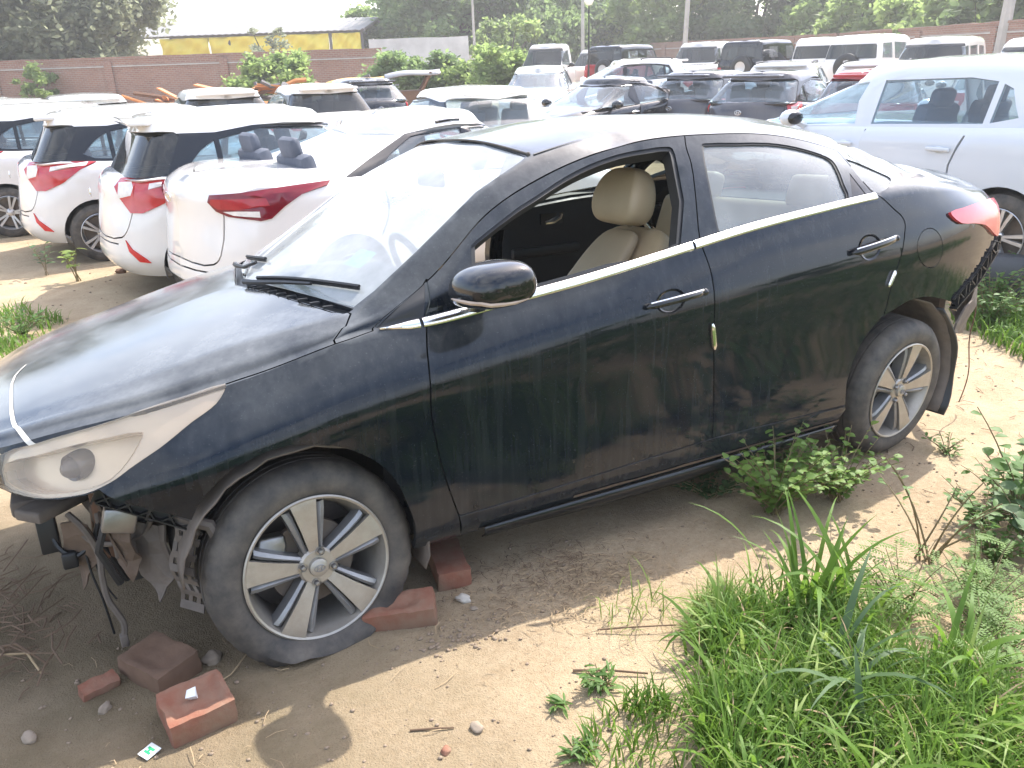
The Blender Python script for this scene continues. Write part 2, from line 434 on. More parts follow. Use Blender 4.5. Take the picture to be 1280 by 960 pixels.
# ---------------------------------------------------------------- the black sedan: body curve network (x back, y across, z up)
mU = [-.9,-.8,-.7,-.55,-.35,-.1,.22,.45,.7,.95,1.3,1.7,2.05,2.35,2.6,2.85,3.1,3.25,3.38,3.46,3.52]
mX = [-.875,-.83,-.735,-.57,-.35,-.1,.22,.45,.7,.95,1.3,1.7,2.05,2.35,2.6,2.85,3.1,3.25,3.35,3.405,3.43]
mW = [0,.42,.60,.735,.82,.855,.858,.858,.858,.860,.8645,.8645,.864,.864,.862,.848,.808,.765,.67,.48,0]
nU = len(mU)
def ln(ins, z, w=None, x=None):
    W_ = [max(0, mW[i]-(ins if np.isscalar(ins) else ins[i])) if mW[i] > 0 else 0 for i in range(nU)] if w is None else w
    Z_ = [z]*nU if np.isscalar(z) else z; X_ = mX if x is None else x
    return [(X_[i], W_[i], Z_[i]) for i in range(nU)]
zL4 = [.50,.53,.56,.60,.65,.71,.765,.79,.815,.84,.872,.905,.93,.955,.975,.995,1.0,.995,.985,.975,.97]
zL5 = [.60,.655,.70,.75,.79,.838,.903,.910,.938,.965,1.015,1.072,1.108,1.135,1.15,1.14,1.115,1.10,1.08,1.065,1.05]
iL5 = [.0,.03,.055,.075,.085,.085,.083,.065,.06,.06,.06,.062,.064,.066,.07,.075,.08,.08,.08,.07,.0]
iL6 = [.0,.05,.08,.105,.115,.115,.105,.085,.078,.078,.078,.08,.082,.088,.095,.105,.11,.11,.11,.1,.0]
zL6 = [.608,.664,.709,.760,.800,.848,.915,.938,.966,.993,1.043,1.099,1.133,1.158,1.172,1.16,1.128,1.112,1.092,1.078,1.06]
wL8 = [0,.33,.475,.58,.65,.69,.735,.725,.655,.60,.575,.57,.57,.575,.60,.64,.63,.60,.53,.38,0]
zL8 = [.622,.68,.724,.776,.822,.875,.935,1.025,1.2,1.30,1.385,1.405,1.385,1.322,1.232,1.188,1.158,1.142,1.118,1.10,1.08]
wL9 = [0,.29,.42,.51,.575,.62,.70,.66,.60,.535,.50,.49,.49,.49,.50,.53,.52,.5,.44,.3,0]
zL9 = [.63,.69,.735,.787,.837,.897,.955,1.105,1.262,1.362,1.427,1.442,1.427,1.378,1.305,1.238,1.2,1.172,1.135,1.112,1.085]
xL9 = mX[:6]+[.23,.46,.70,.945]+mX[10:]
wL10 = [0,.17,.25,.3,.33,.35,.37,.35,.32,.29,.28,.28,.28,.28,.28,.3,.3,.29,.25,.17,0]
zL10 = [.64,.705,.751,.806,.861,.921,.975,1.13,1.289,1.407,1.468,1.48,1.468,1.43,1.352,1.265,1.212,1.182,1.145,1.118,1.09]
xL10 = mX[:6]+[.115,.365,.63,.895]+mX[10:]
zL11 = [.645,.71,.757,.813,.868,.929,.965,1.135,1.297,1.418,1.483,1.492,1.483,1.447,1.375,1.28,1.218,1.186,1.148,1.12,1.092]
xL11 = mX[:5]+[-.12,.04,.315,.595,.875]+mX[10:]
G0 = ln(.06, .205); G1 = ln(.025, .25); G2 = ln(.012, .33); G3 = ln(.004, [.42,.44,.46,.49,.52,.545]+[.56]*(nU-6)); G4 = ln(0, zL4)
G5 = ln(iL5, zL5); G6 = ln(iL6, zL6); G8 = ln(0, zL8, wL8); G9 = ln(0, zL9, wL9, xL9); G10 = ln(0, zL10, wL10, xL10); G11 = ln(0, zL11, [0]*nU, xL11)
G7 = [((a[0]+b[0])/2, (a[1]+b[1])/2+(.014 if .3 < mU[i] < 2.7 else .004), (a[2]+b[2])/2+(.0 if mU[i] > .3 else .003)) for i, (a, b) in enumerate(zip(G6, G8))]
mT = [0,.06,.14,.37,.68,.86,.89,1.08,1.30,1.38,1.62,1.93]
mG = [[(x, w, z) for x, w, z in g] for g in (G0,G1,G2,G3,G4,G5,G6,G7,G8,G9,G10,G11)]
_ub = [[False]*nU for _ in mT]
for _i in (8, 9, 10, 11):
    _ub[_i][6] = True
for _i in (9, 10, 11): _ub[_i][9] = True
for _i in (9, 10, 11): _ub[_i][16] = True
_tb = [False]*12
for _i in (5, 6, 8, 9): _tb[_i] = True
def main_dents(u, t, P):
    d = np.zeros_like(u)
    # buckled metal round the foot of the rear pillar, and a dent in the roof rail
    g = np.exp(-((u-2.78)/.17)**2-((t-1.22)/.14)**2)
    d += g*(.012*np.sin((u*26+t*14))+.005*np.sin(u*48-t*26))
    g2 = np.exp(-((u-2.52)/.12)**2-((t-1.42)/.1)**2); d += -.02*g2*np.cos((u-2.52)*30)
    g3 = np.exp(-((u-1.26)/.06)**2-((t-1.36)/.05)**2); d += -.012*g3
    d += .0012*np.sin(u*5.1+t*3)*np.sin(t*7+u*1.7)*np.clip((t-.1)*5, 0, 1)*np.clip((.8-t)*8, 0, 1)
    return d
BODY = Loft(mU, mT, mG, _ub, _tb, main_dents)
# outlines of the panels on the (u,t) surface
TRACE = {
'front_seam': [(0.4516, 1.306), (0.4263, 0.932), (0.3928, 0.7654), (0.3806, 0.642), (0.3772, 0.5075), (0.3906, 0.3862), (0.4015, 0.3046), (0.4204, 0.2244), (0.4553, 0.1107)],
'door_bottom': [(0.4553, 0.1107), (0.6453, 0.1117), (1.0236, 0.123), (1.4949, 0.1397), (1.8437, 0.1312), (2.2269, 0.1233)],
'b_seam': [(1.5627, 1.2942), (1.5446, 1.2393), (1.5346, 1.169), (1.4931, 1.0215), (1.4551, 0.8737), (1.4594, 0.8036), (1.4633, 0.7398), (1.4595, 0.5609), (1.4812, 0.3714), (1.4909, 0.1407)],
'rear_seam': [(2.3649, 1.3165), (2.3781, 1.3039), (2.3601, 1.2051), (2.3485, 1.0155), (2.3623, 0.8859), (2.3773, 0.8695), (2.4082, 0.839), (2.4414, 0.803), (2.4765, 0.7678), (2.4839, 0.7389), (2.4737, 0.7107), (2.4469, 0.6429), (2.419, 0.592), (2.3962, 0.53), (2.3831, 0.4655), (2.3628, 0.4528)],
'hood_seam': [(-0.1621, 0.8672), (-0.1246, 0.8676), (-0.0822, 0.8665), (0.028, 0.8638), (0.1418, 0.8639)],
'hood_corner': [(0.1418, 0.8639), (0.1782, 1.2591), (0.2145, 1.3932)],
'fender_top': [(0.1418, 0.8639), (0.1915, 0.8644), (0.2559, 0.8745)],
'apillar_seam': [(0.2559, 0.8745), (0.3538, 1.2336), (0.4516, 1.306)],
'front_arch': [(-0.3102, 0.3292), (-0.2789, 0.4032), (-0.2432, 0.4707), (-0.2014, 0.536), (-0.1589, 0.5629), (-0.117, 0.5772), (-0.0766, 0.5782), (-0.0341, 0.5663), (0.0044, 0.5411), (0.0504, 0.5063), (0.0899, 0.4724), (0.1342, 0.4292), (0.1775, 0.3844), (0.2114, 0.3473), (0.2415, 0.3057), (0.2661, 0.26), (0.2827, 0.2103), (0.2981, 0.1641), (0.3091, 0.1126), (0.3137, 0.0751), (0.3249, 0.0)],
'rear_arch': [(2.2255, 0.103), (2.2143, 0.1472), (2.2045, 0.2214), (2.2222, 0.2949), (2.2628, 0.3721), (2.3212, 0.4293), (2.3721, 0.4542), (2.4449, 0.473), (2.5233, 0.4881), (2.6208, 0.4884), (2.7155, 0.4756), (2.8153, 0.4554), (2.8614, 0.4429), (2.9292, 0.4067)],
'rear_diag': [(3.2261, 0.6043), (3.2058, 0.5879), (3.1183, 0.5474), (3.0318, 0.5081), (2.9428, 0.481), (2.8628, 0.4524), (2.9292, 0.4067)],
'front_low': [(-0.6973, 0.7456), (-0.6635, 0.7174), (-0.6232, 0.6933), (-0.5751, 0.6761), (-0.5217, 0.6704), (-0.4922, 0.6784), (-0.4773, 0.6426), (-0.4249, 0.5007), (-0.3689, 0.3871), (-0.3111, 0.3296)],
'headlamp': [(-0.6817, 0.8404), (-0.6028, 0.8464), (-0.5411, 0.8492), (-0.4728, 0.8524), (-0.4031, 0.8587), (-0.3294, 0.8669), (-0.2506, 0.8684), (-0.1634, 0.8661), (-0.1725, 0.8442), (-0.1991, 0.8184), (-0.2333, 0.8035), (-0.266, 0.7921), (-0.3092, 0.771), (-0.3504, 0.75), (-0.389, 0.7334), (-0.4265, 0.7149), (-0.4545, 0.6974), (-0.4812, 0.6862), (-0.5211, 0.6763), (-0.5744, 0.6819), (-0.6226, 0.6987), (-0.6625, 0.7252), (-0.6961, 0.7532)],
'lamp_inner': [(-0.682, 0.8157), (-0.614, 0.8185), (-0.5287, 0.821), (-0.4614, 0.819), (-0.3834, 0.8102), (-0.3947, 0.7856), (-0.4278, 0.7412), (-0.4689, 0.7038), (-0.5194, 0.69), (-0.5779, 0.6946), (-0.6262, 0.7108), (-0.6642, 0.7385), (-0.6883, 0.7649)],
'taillamp': [(2.7749, 0.7402), (2.8702, 0.7468), (3.028, 0.7611), (3.1907, 0.7795), (3.2986, 0.7746), (3.306, 0.7294), (3.2176, 0.6779), (3.2095, 0.6161), (3.1847, 0.6046), (3.1058, 0.6329), (3.0378, 0.6558), (2.93, 0.6726), (2.8387, 0.6847), (2.7774, 0.7247)],
'front_window': [(0.6109, 1.2081), (0.6152, 1.2282), (0.6699, 1.2213), (0.7412, 1.2235), (0.8118, 1.2327), (0.8883, 1.2388), (0.9781, 1.2522), (1.0764, 1.2631), (1.1637, 1.2676), (1.2574, 1.2689), (1.3612, 1.2623), (1.4706, 1.2555), (1.4834, 1.2432), (1.4741, 1.1821), (1.3691, 0.8827), (1.0678, 0.885), (0.7931, 0.8846), (0.7065, 0.8832), (0.5955, 0.883)],
'rear_glass': [(1.6204, 1.2477), (1.6389, 1.2544), (1.7896, 1.2475), (1.9544, 1.2456), (2.0577, 1.2374), (2.1314, 1.2256), (2.1989, 1.2079), (2.243, 1.1881), (2.2629, 1.1584), (2.2603, 1.1049), (2.2337, 0.9762), (2.2102, 0.8726), (1.9386, 0.8727), (1.6969, 0.8752), (1.5425, 0.8793), (1.5406, 0.8866), (1.5666, 1.0554)],
'rear_trim': [(2.3084, 1.0559), (2.3129, 0.9654), (2.3187, 0.8801), (2.231, 0.8759)],
'quarter_glass': [(2.3702, 1.2104), (2.4864, 1.1813), (2.543, 1.0651), (2.522, 0.9845), (2.4552, 0.8965), (2.4147, 0.8842), (2.3673, 0.889)],
'sail': [(0.2697, 0.8813), (0.3519, 1.2033), (0.4431, 1.302), (0.4237, 1.0739), (0.4108, 0.8733), (0.3464, 0.8668)],
'fuel': [(2.7166, 0.6196), (2.7159, 0.6011), (2.7072, 0.586), (2.6907, 0.5755), (2.6678, 0.5705), (2.6407, 0.5714), (2.6123, 0.5781), (2.5854, 0.59), (2.5636, 0.6061), (2.5491, 0.6251), (2.5436, 0.6453), (2.5479, 0.6649), (2.5613, 0.682), (2.5819, 0.6946), (2.6068, 0.701), (2.633, 0.7005), (2.6579, 0.6928), (2.6796, 0.6788), (2.6973, 0.6604), (2.71, 0.64)],
'hood_line': [(-0.6196, 1.9235), (-0.6468, 1.832), (-0.6516, 1.5534), (-0.6483, 1.4046), (-0.6356, 1.182), (-0.6191, 0.8676), (-0.608, 0.8461)],
'door_sail': [(0.4542, 1.2899), (0.5155, 1.2912), (0.6117, 1.2737), (0.6111, 1.2245), (0.5927, 1.1098), (0.5675, 0.8804), (0.4874, 0.8782), (0.4252, 0.8753)],
'skirt': [(1.3866, 0.0704), (1.6732, 0.0533), (1.9596, 0.0082), (1.9747, 0.0824), (2.0346, 0.1179), (2.1415, 0.1198), (2.2235, 0.1171)],
'guard_f': [(1.4449, 0.5744), (1.4658, 0.4842)],
'guard_r': [(2.4041, 0.5939), (2.376, 0.5494)],
'handle_f': [(1.1604, 0.6929), (1.4083, 0.6802)],
'handle_r': [(2.147, 0.6882), (2.4015, 0.6877)],
'mirror_base': [(0.4624, 0.9396), (0.5716, 0.8975)],
'scratch': [(0.2652, 1.3423), (0.4196, 1.3235)],
}
M['leather'] = simple('beige_leather', (.46, .335, .195), .5, var=.16, scale=7, bump=.12)
M['leather_dark'] = simple('beige_seat_fabric', (.37, .27, .16), .6, var=.12, scale=9, bump=.15)
M['tyre'] = None
def mat_tyre():
    t = NT('dusty_tyre_rubber'); v = t.coord()
    f = t.ramp(t.noise(v, 9, 6, .65), [(.3, 0.), (.75, 1.)])
    c = t.mix(t.math('MULTIPLY', f, .8), (.022, .022, .024), (.17, .142, .11))
    p = t.bsdf(c, .72); t.bump(t.noise(v, 70, 4), .15, .003, p); return t.done(p)
M['tyre'] = mat_tyre()
def mat_alloy():
    t = NT('machined_alloy'); v = t.coord((1, 1, 1)); f = t.ramp(t.noise(v, 22, 5, .65), [(.35, 0.), (.8, 1.)])
    c = t.mix(t.math('MULTIPLY', f, .55), (.41, .378, .33), (.25, .212, .165)); p = t.bsdf(c, .42, .6)
    t.bump(t.noise(v, 120, 3), .08, .002, p); return t.done(p)
M['alloy'] = mat_alloy()
M['alloy_grey'] = simple('grey_alloy_paint', (.27, .265, .26), .42, .55, var=.35, scale=16)
M['brake'] = simple('brake_metal', (.17, .135, .105), .65, .5, var=.5, scale=12, bump=.3)
def ring_pts(r, n, a0=0, a1=2*math.pi): return [(r*math.cos(a0+(a1-a0)*i/n), r*math.sin(a0+(a1-a0)*i/n)) for i in range(n)]
def emblem_ring(parent, mat, S, y, cx=0, cz=0, rot=0):
    """slanted letter in an oval, the maker's mark of the hub caps and boots"""
    m = MB(); pts = [Vector((cx+1.28*S*math.cos(a), y, cz+S*math.sin(a)*.78)) for a in np.linspace(0, 2*math.pi, 25)[:-1]]
    pts.append(pts[0].copy()); m.tube(pts, S*.10, 5, False)
    for sx in (-1, 1):
        m.tube([(cx+sx*.50*S-.16*S, y, cz-.50*S), (cx+sx*.50*S+.16*S, y, cz+.50*S)], S*.12, 5)
    m.tube([(cx-.50*S, y, cz-.10*S), (cx, y, cz+.02*S), (cx+.50*S, y, cz+.10*S)], S*.10, 5)
    o = m.build('emblem', mat, parent); return o
def wheel_parts(root_name, car, loc, rot, flat=None, R_t=.312, W_t=.195, spin=0):
    """a wheel with its axle along y, outside face towards -y"""
    w = link(bpy.data.objects.new(root_name, None), car); w.location = loc; w.rotation_euler = rot
    # tyre: lathe of the section, with grooves and shoulder blocks
    hw = W_t/2; Rr = .206
    prof = [(Rr, -hw+.006), (Rr+.012, -hw-.004), (Rr+.03, -hw-.012), (Rr+.055, -hw-.014), (Rr+.075, -hw-.008), (Rr+.09, -hw+.006), (R_t-.004, -hw+.018), (R_t, -hw+.034)]
    for gx in (-.040, -.002, .040): prof += [(R_t+.001, gx-.005), (R_t-.007, gx-.004), (R_t-.007, gx+.004), (R_t+.001, gx+.005)]
    prof += [(R_t, hw-.034), (R_t-.004, hw-.018), (Rr+.09, hw-.006), (Rr+.055, hw+.012), (Rr+.012, hw+.004), (Rr, hw-.006)]
    m = MB(); n = 144; m.lathe(prof, n); V = [Vector(v) for v in m.V]; np_ = len(prof)
    for k in range(n):
        for i, (r, a) in enumerate(prof):
            if i in (6, 7) and k % 4 == 0: V[k*np_+i] *= 1; v = V[k*np_+i]; s = 1-.005/R_t; V[k*np_+i] = Vector((v.x*s, v.y, v.z*s))
            if i in (3, 4) and False: pass
    if flat:
        zg, bulge = flat
        for i, v in enumerate(V):
            a = math.atan2(v.x, -v.z)
            lump = math.exp(-((a-.15)/.85)**2)
            if v.z < -Rr*.75:
                k = min(1, (-v.z-Rr*.75)/.14); side = -1 if v.y < 0 else 1
                q = max(0., 1-abs(v.y)/.12)
                v.y += side*bulge*k*(1-q*.8)*math.sin(min(1, k*1.0)*math.pi*.75)
            lim = zg + .012*math.sin(v.x*22+.6)
            if v.z < -lim: v.z = -lim+(v.z+lim)*.10
            # the tyre has come off its bead at the rear foot: the wall is pinched in there
            g = math.exp(-((v.x-.155)/.05)**2-((v.z+.185)/.05)**2)
            if v.y < 0: v.y += .022*g; v.x -= .02*g
            g = math.exp(-((v.x+.10)/.045)**2-((v.z+.262)/.03)**2)
            if v.y < 0: v.y -= .02*g; v.z += .010*g
    m.V = V; tyre = m.build('tyre', M['tyre'], w, angle=32)
    # rim barrel
    m = MB(); m.lathe([(.197, -hw+.045), (.2, -hw+.012), (.209, -hw+.004), (.2175, -hw-.004), (.2185, -hw-.010), (.214, -hw-.013), (.208, -hw-.010), (.203, -hw+.004), (.196, -hw+.02), (.186, -hw+.055), (.178, hw-.03), (.2, hw-.012)], 96)
    rim = m.build('rim', M['alloy'], w, angle=30); rim.rotation_euler = (0, 0, 0)
    y0 = -hw-.011
    Mspin = Matrix.Rotation(spin, 4, 'Y')
    f = MB(); g = MB()
    for k in range(5):
        Rk = Mspin @ Matrix.Rotation(2*math.pi*k/5, 4, 'Y')
        def P(r, s, y): return Rk @ Vector((s, y, r))
        # machined face, widening to the lip
        prof_f = [(.030, .0125, y0+.018), (.060, .0150, y0+.012), (.12, .0235, y0+.005), (.17, .0320, y0+.002), (.198, .0372, y0), (.212, .041, y0+.001)]
        V = []; F = []
        for (r, s, y) in prof_f: V += [P(r, -s, y), P(r, s, y), P(r, -s+.001, y+.02), P(r, s-.001, y+.02)]
        for i in range(len(prof_f)-1):
            a = i*4; b = a+4; F += [(a, b, b+1, a+1), (a, a+2, b+2, b), (a+1, b+1, b+3, a+3), (a+2, a+3, b+3, b+2)]
        F += [(0, 1, 3, 2), ]; f.add(V, F)
        # painted wings on both flanks, stepped down
        prof_w = [(.046, .0150, .028, y0+.017), (.09, .0225, .038, y0+.012), (.13, .0290, .048, y0+.008), (.168, .0360, .058, y0+.007), (.190, .0405, .064, y0+.012)]
        for sd in (-1, 1):
            V = []; F = []
            for (r, s0, s1, y) in prof_w: V += [P(r, sd*s0, y+.007), P(r, sd*(s0*.55+s1*.45), y), P(r, sd*s1, y+.006), P(r*.985, sd*s1, y+.05), P(r, sd*s0, y+.04)]
            for i in range(len(prof_w)-1):
                a = i*5; b = a+5
                for j in range(4): q = (a+j, b+j, b+j+1, a+j+1); F.append(q if sd < 0 else q[::-1])
            F.append((0, 1, 2, 3, 4)); F.append((20, 21, 22, 23, 24)); g.add(V, F)
    sp = f.build('spoke_face', M['alloy'], w, angle=25); wg = g.build('spoke_wing', M['alloy_grey'], w, angle=30)
    m = MB(); m.lathe([(0, y0+.013), (.050, y0+.013), (.057, y0+.019), (.057, y0+.06), (0, y0+.06)], 32); m.build('hub', M['alloy'], w)
    m = MB(); m.lathe([(0, y0-.001), (.021, y0), (.0265, y0+.003), (.029, y0+.012), (.029, y0+.02)], 32); cap = m.build('hub_cap', M['alloy'], w)
    emblem_ring(cap, M['alloy_grey'], .0125, y0-.002)
    for k in range(4):
        a = spin+.35+k*math.pi/2; m = MB(); c = Vector((.047*math.sin(a), 0, .047*math.cos(a)))
        m.lathe([(0, y0-.002), (.006, y0-.001), (.0085, y0+.003), (.009, y0+.016)], 6, Matrix.Translation(c)); m.lathe([(.0135, y0+.0095), (.0135, y0+.014), (.009, y0+.014)], 16, Matrix.Translation(c))
        m.build('lug_nut', M['dull_metal'], w)
    m = MB(); m.lathe([(.0, y0+.07), (.128, y0+.07), (.130, y0+.073), (.130, y0+.09), (.07, y0+.09), (.07, y0+.12), (0, y0+.12)], 40); m.build('brake_disc', M['brake'], w)
    m = MB(); pr = [(-.085, -.03), (-.06, .04), (.06, .04), (.085, -.03), (.05, -.045), (-.05, -.045)]
    cm = Matrix.Rotation(-1.2, 4, 'Y') @ Matrix.Translation((0, y0+.052, .135)) @ Matrix.Rotation(math.pi/2, 4, 'X')
    m.prism([(a*.9, b) for a, b in pr], -.05, cm); o = m.build('brake_caliper', M['dull_metal'], w); bevel(o, .008)
    m = MB(); m.lathe([(0, hw-.04), (.178, hw-.04), (.178, hw-.02), (0, hw-.02)], 40); m.build('backing_plate', M['dirty_plastic'], w)
    return w

car = thing('sedan', 'damaged black sedan with flat front tyre, missing bumpers and open front window', 'car', CARM)
def build_sedan_body():
    T = TRACE; B = BODY
    sk = Skin(-.9, 3.52, 0, 1.93, .04, .035, us=(.235, .95), ts=(.30, .68, .86, .885, 1.30, 1.385))
    fs = smooth_line(T['front_seam'], 3); db = T['door_bottom']; bs = T['b_seam']; rs = T['rear_seam']
    sk.seam([(T['front_seam'][0][0]-.0, 1.302)] + list(map(tuple, fs)))
    sk.seam(smooth_line([db[0]]+db[1:], 2)); sk.seam([db[0], (db[0][0]+.02, -.01)], .0015)
    sk.seam([(bs[0][0], 1.302)] + list(map(tuple, smooth_line(bs, 3))) )
    sk.seam([(rs[0][0], 1.302)] + list(map(tuple, smooth_line(rs[1:], 3))), .003)
    g0 = T['front_seam'][0][0]
    sk.seam([(g0-.005, 1.30)]+[(u, 1.30) for u in np.linspace(g0+.02, rs[0][0], 60)], .003)
    hs = smooth_line(T['hood_seam'], 4); hc = T['hood_corner']
    sk.seam(hs, .0028); sk.seam([hs[-1]]+hc[1:]+[(.19, 1.42), (.188, 1.6), (.187, 1.94)], .0028)
    sk.seam(T['fender_top']+smooth_line(T['apillar_seam'], 3)[1:].tolist()+[(g0+.004, 1.30)], .0025)
    lm = T['headlamp']
    sk.seam([lm[0], (-.73, .86), (-.80, .89), (-.87, .90), (-.91, .90)], .004)
    sk.seam(smooth_line(T['skirt'], 2), .002)
    # boot lid and rear screen
    sk.seam([(2.955, 1.94), (2.965, 1.62), (3.02, 1.40), (3.12, 1.345), (3.28, 1.335), (3.395, 1.325), (3.43, 1.25), (3.44, .9), (3.45, .35), (3.53, .33)], .003)
    sk.loop('rear_screen', [(2.43, 1.95), (2.45, 1.6), (2.49, 1.44), (2.56, 1.43), (2.86, 1.43), (2.915, 1.46), (2.93, 1.65), (2.935, 1.95)])
    sk.loop('windshield', [(.237, 1.95), (.237, 1.40), (.30, 1.392), (.45, 1.39), (.70, 1.39), (.90, 1.39), (.935, 1.40), (.942, 1.62), (.945, 1.95)])
    sk.loop('cowl', [(.193, 1.95), (.194, 1.6), (.195, 1.43), (.2, 1.395), (.232, 1.395), (.232, 1.95)])
    sk.loop('headlamp', smooth_line(lm, 2, True)); sk.loop('lamp_inner', smooth_line(T['lamp_inner'], 2, True)); sk.loop('taillamp', smooth_line(T['taillamp'], 2, True))
    fl = T['fuel']; sk.seam(smooth_line(fl, 2, True), .0016, True)
    fw = smooth_line(T['front_window'], 2, True); rg = smooth_line(T['rear_glass'], 2, True)
    sk.loop('front_rim', fw); sk.loop('rear_rim', rg)
    def inset(poly, d):
        L, R2 = buffer(list(poly), d, True); a = np.array(L[:-1]); b = np.array(R2[:-1])
        area = lambda q: abs(np.sum(q[:, 0]*np.roll(q[:, 1], -1)-q[:, 1]*np.roll(q[:, 0], -1)))
        return a if area(a) < area(b) else b
    sk.loop('front_hole', inset(fw, .016)); sk.loop('rear_glass', inset(rg, .010))
    sk.loop('rear_trim', T['rear_trim']); sk.loop('quarter_glass', smooth_line(T['quarter_glass'], 2, True)); sk.loop('sail', T['sail'])
    fa = [(min(u, .31), t) for u, t in T['front_arch']]; fl_ = T['front_low']; rd = T['rear_diag']; ra = T['rear_arch']
    sk.loop('_void', smooth_line(fa, 2).tolist()+[(.33, -.02), (-.35, -.02)])
    sk.loop('_void', [(-.92, .76), (-.75, .76)]+fl_+[fa[0], (-.30, -.02), (-.92, -.02)])
    sk.loop('_void', smooth_line(ra, 2).tolist()+[(2.93, -.02), (2.215, -.02)])
    sk.loop('_void', [(3.54, .60), (3.3, .605)]+rd+[ra[-1], (2.92, -.02), (3.54, -.02)])
    hl = smooth_line(T['hood_line'], 3)
    sk.solve()
    sk.flood({'fuel_lid': np.mean(fl, 0), 'door_f': (1.0, .5), 'door_r': (1.9, .5), 'fender': (-.2, .75), 'quarter': (2.7, .9), 'hood': (-.3, 1.5), 'roof': (1.4, 1.6),
              'boot_lid': (3.2, 1.7), 'skirt': (2.1, .07), 'rocker': (1.0, .07), 'nose': (-.85, .82), 'pillar': (.4, 1.34)})
    import collections; print('panels', collections.Counter(sk.cls))
    pb = M['paint_black']; S2 = (-1, 1)
    def pan(name, cls, mat, **k): return sk.panel(B, name, cls, mat, car, **k)
    pan('hood', 'hood', pb, sides=S2); pan('fender', 'fender', pb, sides=S2); pan('sail_trim', 'sail', M['black_plastic'], sides=S2, off=-.001)
    pan('roof', ['roof', 'pillar'], pb, sides=S2)
    df = pan('door', 'door_f', pb, sides=(-1,), flange=.05); dr = pan('door', 'door_r', pb, sides=S2, flange=.05)
    pan('quarter_panel', 'quarter', pb, sides=S2); pan('fuel_lid', 'fuel_lid', pb, sides=(-1,)); pan('fuel_lid', 'fuel_lid', pb, sides=(1,))
    pan('boot_lid', 'boot_lid', pb, sides=S2); pan('rocker_panel', ['rocker', 'skirt'], pb, sides=S2, flange=.05)
    pan('bumper_edge', 'nose', M['black_plastic'], sides=S2)
    pan('cowl_panel', 'cowl', M['black_plastic'], sides=S2, off=-.02, flange=.03)
    ws = pan('windscreen', 'windshield', M['windshield'], sides=S2, off=-.003, flange=.006); pan('rear_screen', 'rear_screen', M['glass_rear'], sides=S2, off=-.003, flange=.006)
    for i, d in enumerate(df): sk.panel(B, 'window_seal', 'front_rim', M['rubber_seal'], d, off=-.006, flange=.05, sides=(S2[i],))
    for i, d in enumerate(dr):
        sk.panel(B, 'window_seal', 'rear_rim', M['rubber_seal'], d, off=-.004, flange=.02, sides=(S2[i],))
        sk.panel(B, 'window_glass', 'rear_glass', M['glass_rear'] if S2[i] < 0 else M['glass'], d, off=-.010, flange=.004, sides=(S2[i],))
        sk.panel(B, 'window_trim', 'rear_trim', M['black_gloss'], d, off=-.002, flange=.01, sides=(S2[i],))
    pan('quarter_window', 'quarter_glass', M['glass_rear'], sides=S2, off=-.006, flange=.006)
    # headlamp: clear lens, bowl behind, projector
    for sd in S2:
        hl_ = sk.panel(B, 'headlamp', ['headlamp', 'lamp_inner'], M['lamp_lens'], car, off=.004, flange=.02, sides=(sd,))[0]
        sk.panel(B, 'lamp_bowl', 'lamp_inner', M['lamp_shell'], hl_, off=-.065, flange=-.055, sides=(sd,)); sk.panel(B, 'lamp_bezel', 'headlamp', M['lamp_white'], hl_, off=-.014, flange=.03, sides=(sd,))
        m = MB(); P0 = B.ev([-.560], [.770], -.050)[0]
        c = Vector((P0[0], sd*P0[1], P0[2])); nn = Vector((-.80, sd*.60, .0)).normalized()
        Mq = Matrix.Translation(c) @ nn.to_track_quat('-Y', 'Z').to_matrix().to_4x4()
        m.lathe([(0, -.034), (.014, -.031), (.023, -.022), (.029, -.006), (.036, -.010), (.040, .012), (.040, .05)], 24, Mq)
        m.build('projector', M['projector'], hl_)
        tl = sk.panel(B, 'tail_lamp', 'taillamp', M['red_lens'], car, off=.012, flange=.03, sides=(sd,))[0]
        sk.panel(B, 'lamp_back', 'taillamp', M['lamp_shell'], tl, off=-.03, flange=-.02, sides=(sd,))
    # chrome belt strip
    for sd in S2:
        u = np.concatenate([np.linspace(.275, .395, 12), np.linspace(.405, 1.415, 60), np.linspace(1.425, 2.362, 60)])
        for seg in (u[:12], u[12:72], u[72:]):
            prof = [(.857, .002), (.861, .007), (.873, .0085), (.884, .006), (.887, .001)]; V = []
            for a in seg:
                k = 1. if a > .40 else max(.12, min(1, (a-.265)/.10))
                P = B.ev([a]*5, [.872+(t-.872)*k for t, o in prof], np.array([o for t, o in prof])); V += [(p[0], sd*p[1], p[2]) for p in P]
            F = [(i*5+j, i*5+j+1, i*5+6+j, i*5+5+j) if sd > 0 else (i*5+j, i*5+5+j, i*5+6+j, i*5+j+1) for i in range(len(seg)-1) for j in range(4)]
            if sd > 0 and .40 < seg[0] < 1.42: continue
            par = car if seg[0] < .40 else (df if seg[0] < 1.42 else dr)[S2.index(sd)]
            mesh_obj('chrome_strip', V, F, M['chrome'], par, True, 50)
    # pale rubbed edge at the front of the hood
    V = []; w_ = .006
    for i, (a, b) in enumerate(hl):
        k = w_*(.35+.9*i/len(hl))
        V += list(B.ev([a-k, a+k], [b, b], np.array([.0012, .0012]))*np.array([1, -1, 1]))
    mesh_obj('hood_edge_trim', V, [(2*i, 2*i+1, 2*i+3, 2*i+2) for i in range(len(hl)-1)], M['pale_edge'], car)
    return sk, df, dr
M['lamp_lens'] = mat_glass('dusty_lamp_lens', (.95, .93, .88), .09, (.62, .50, .37), up=.12, scale=5, refl=1.)
M['lamp_white'] = simple('pale_lamp_bezel', (.62, .50, .385), .16, .35, var=.12, scale=9)
M['projector'] = simple('projector_lens', (.16, .12, .09), .08, .0)
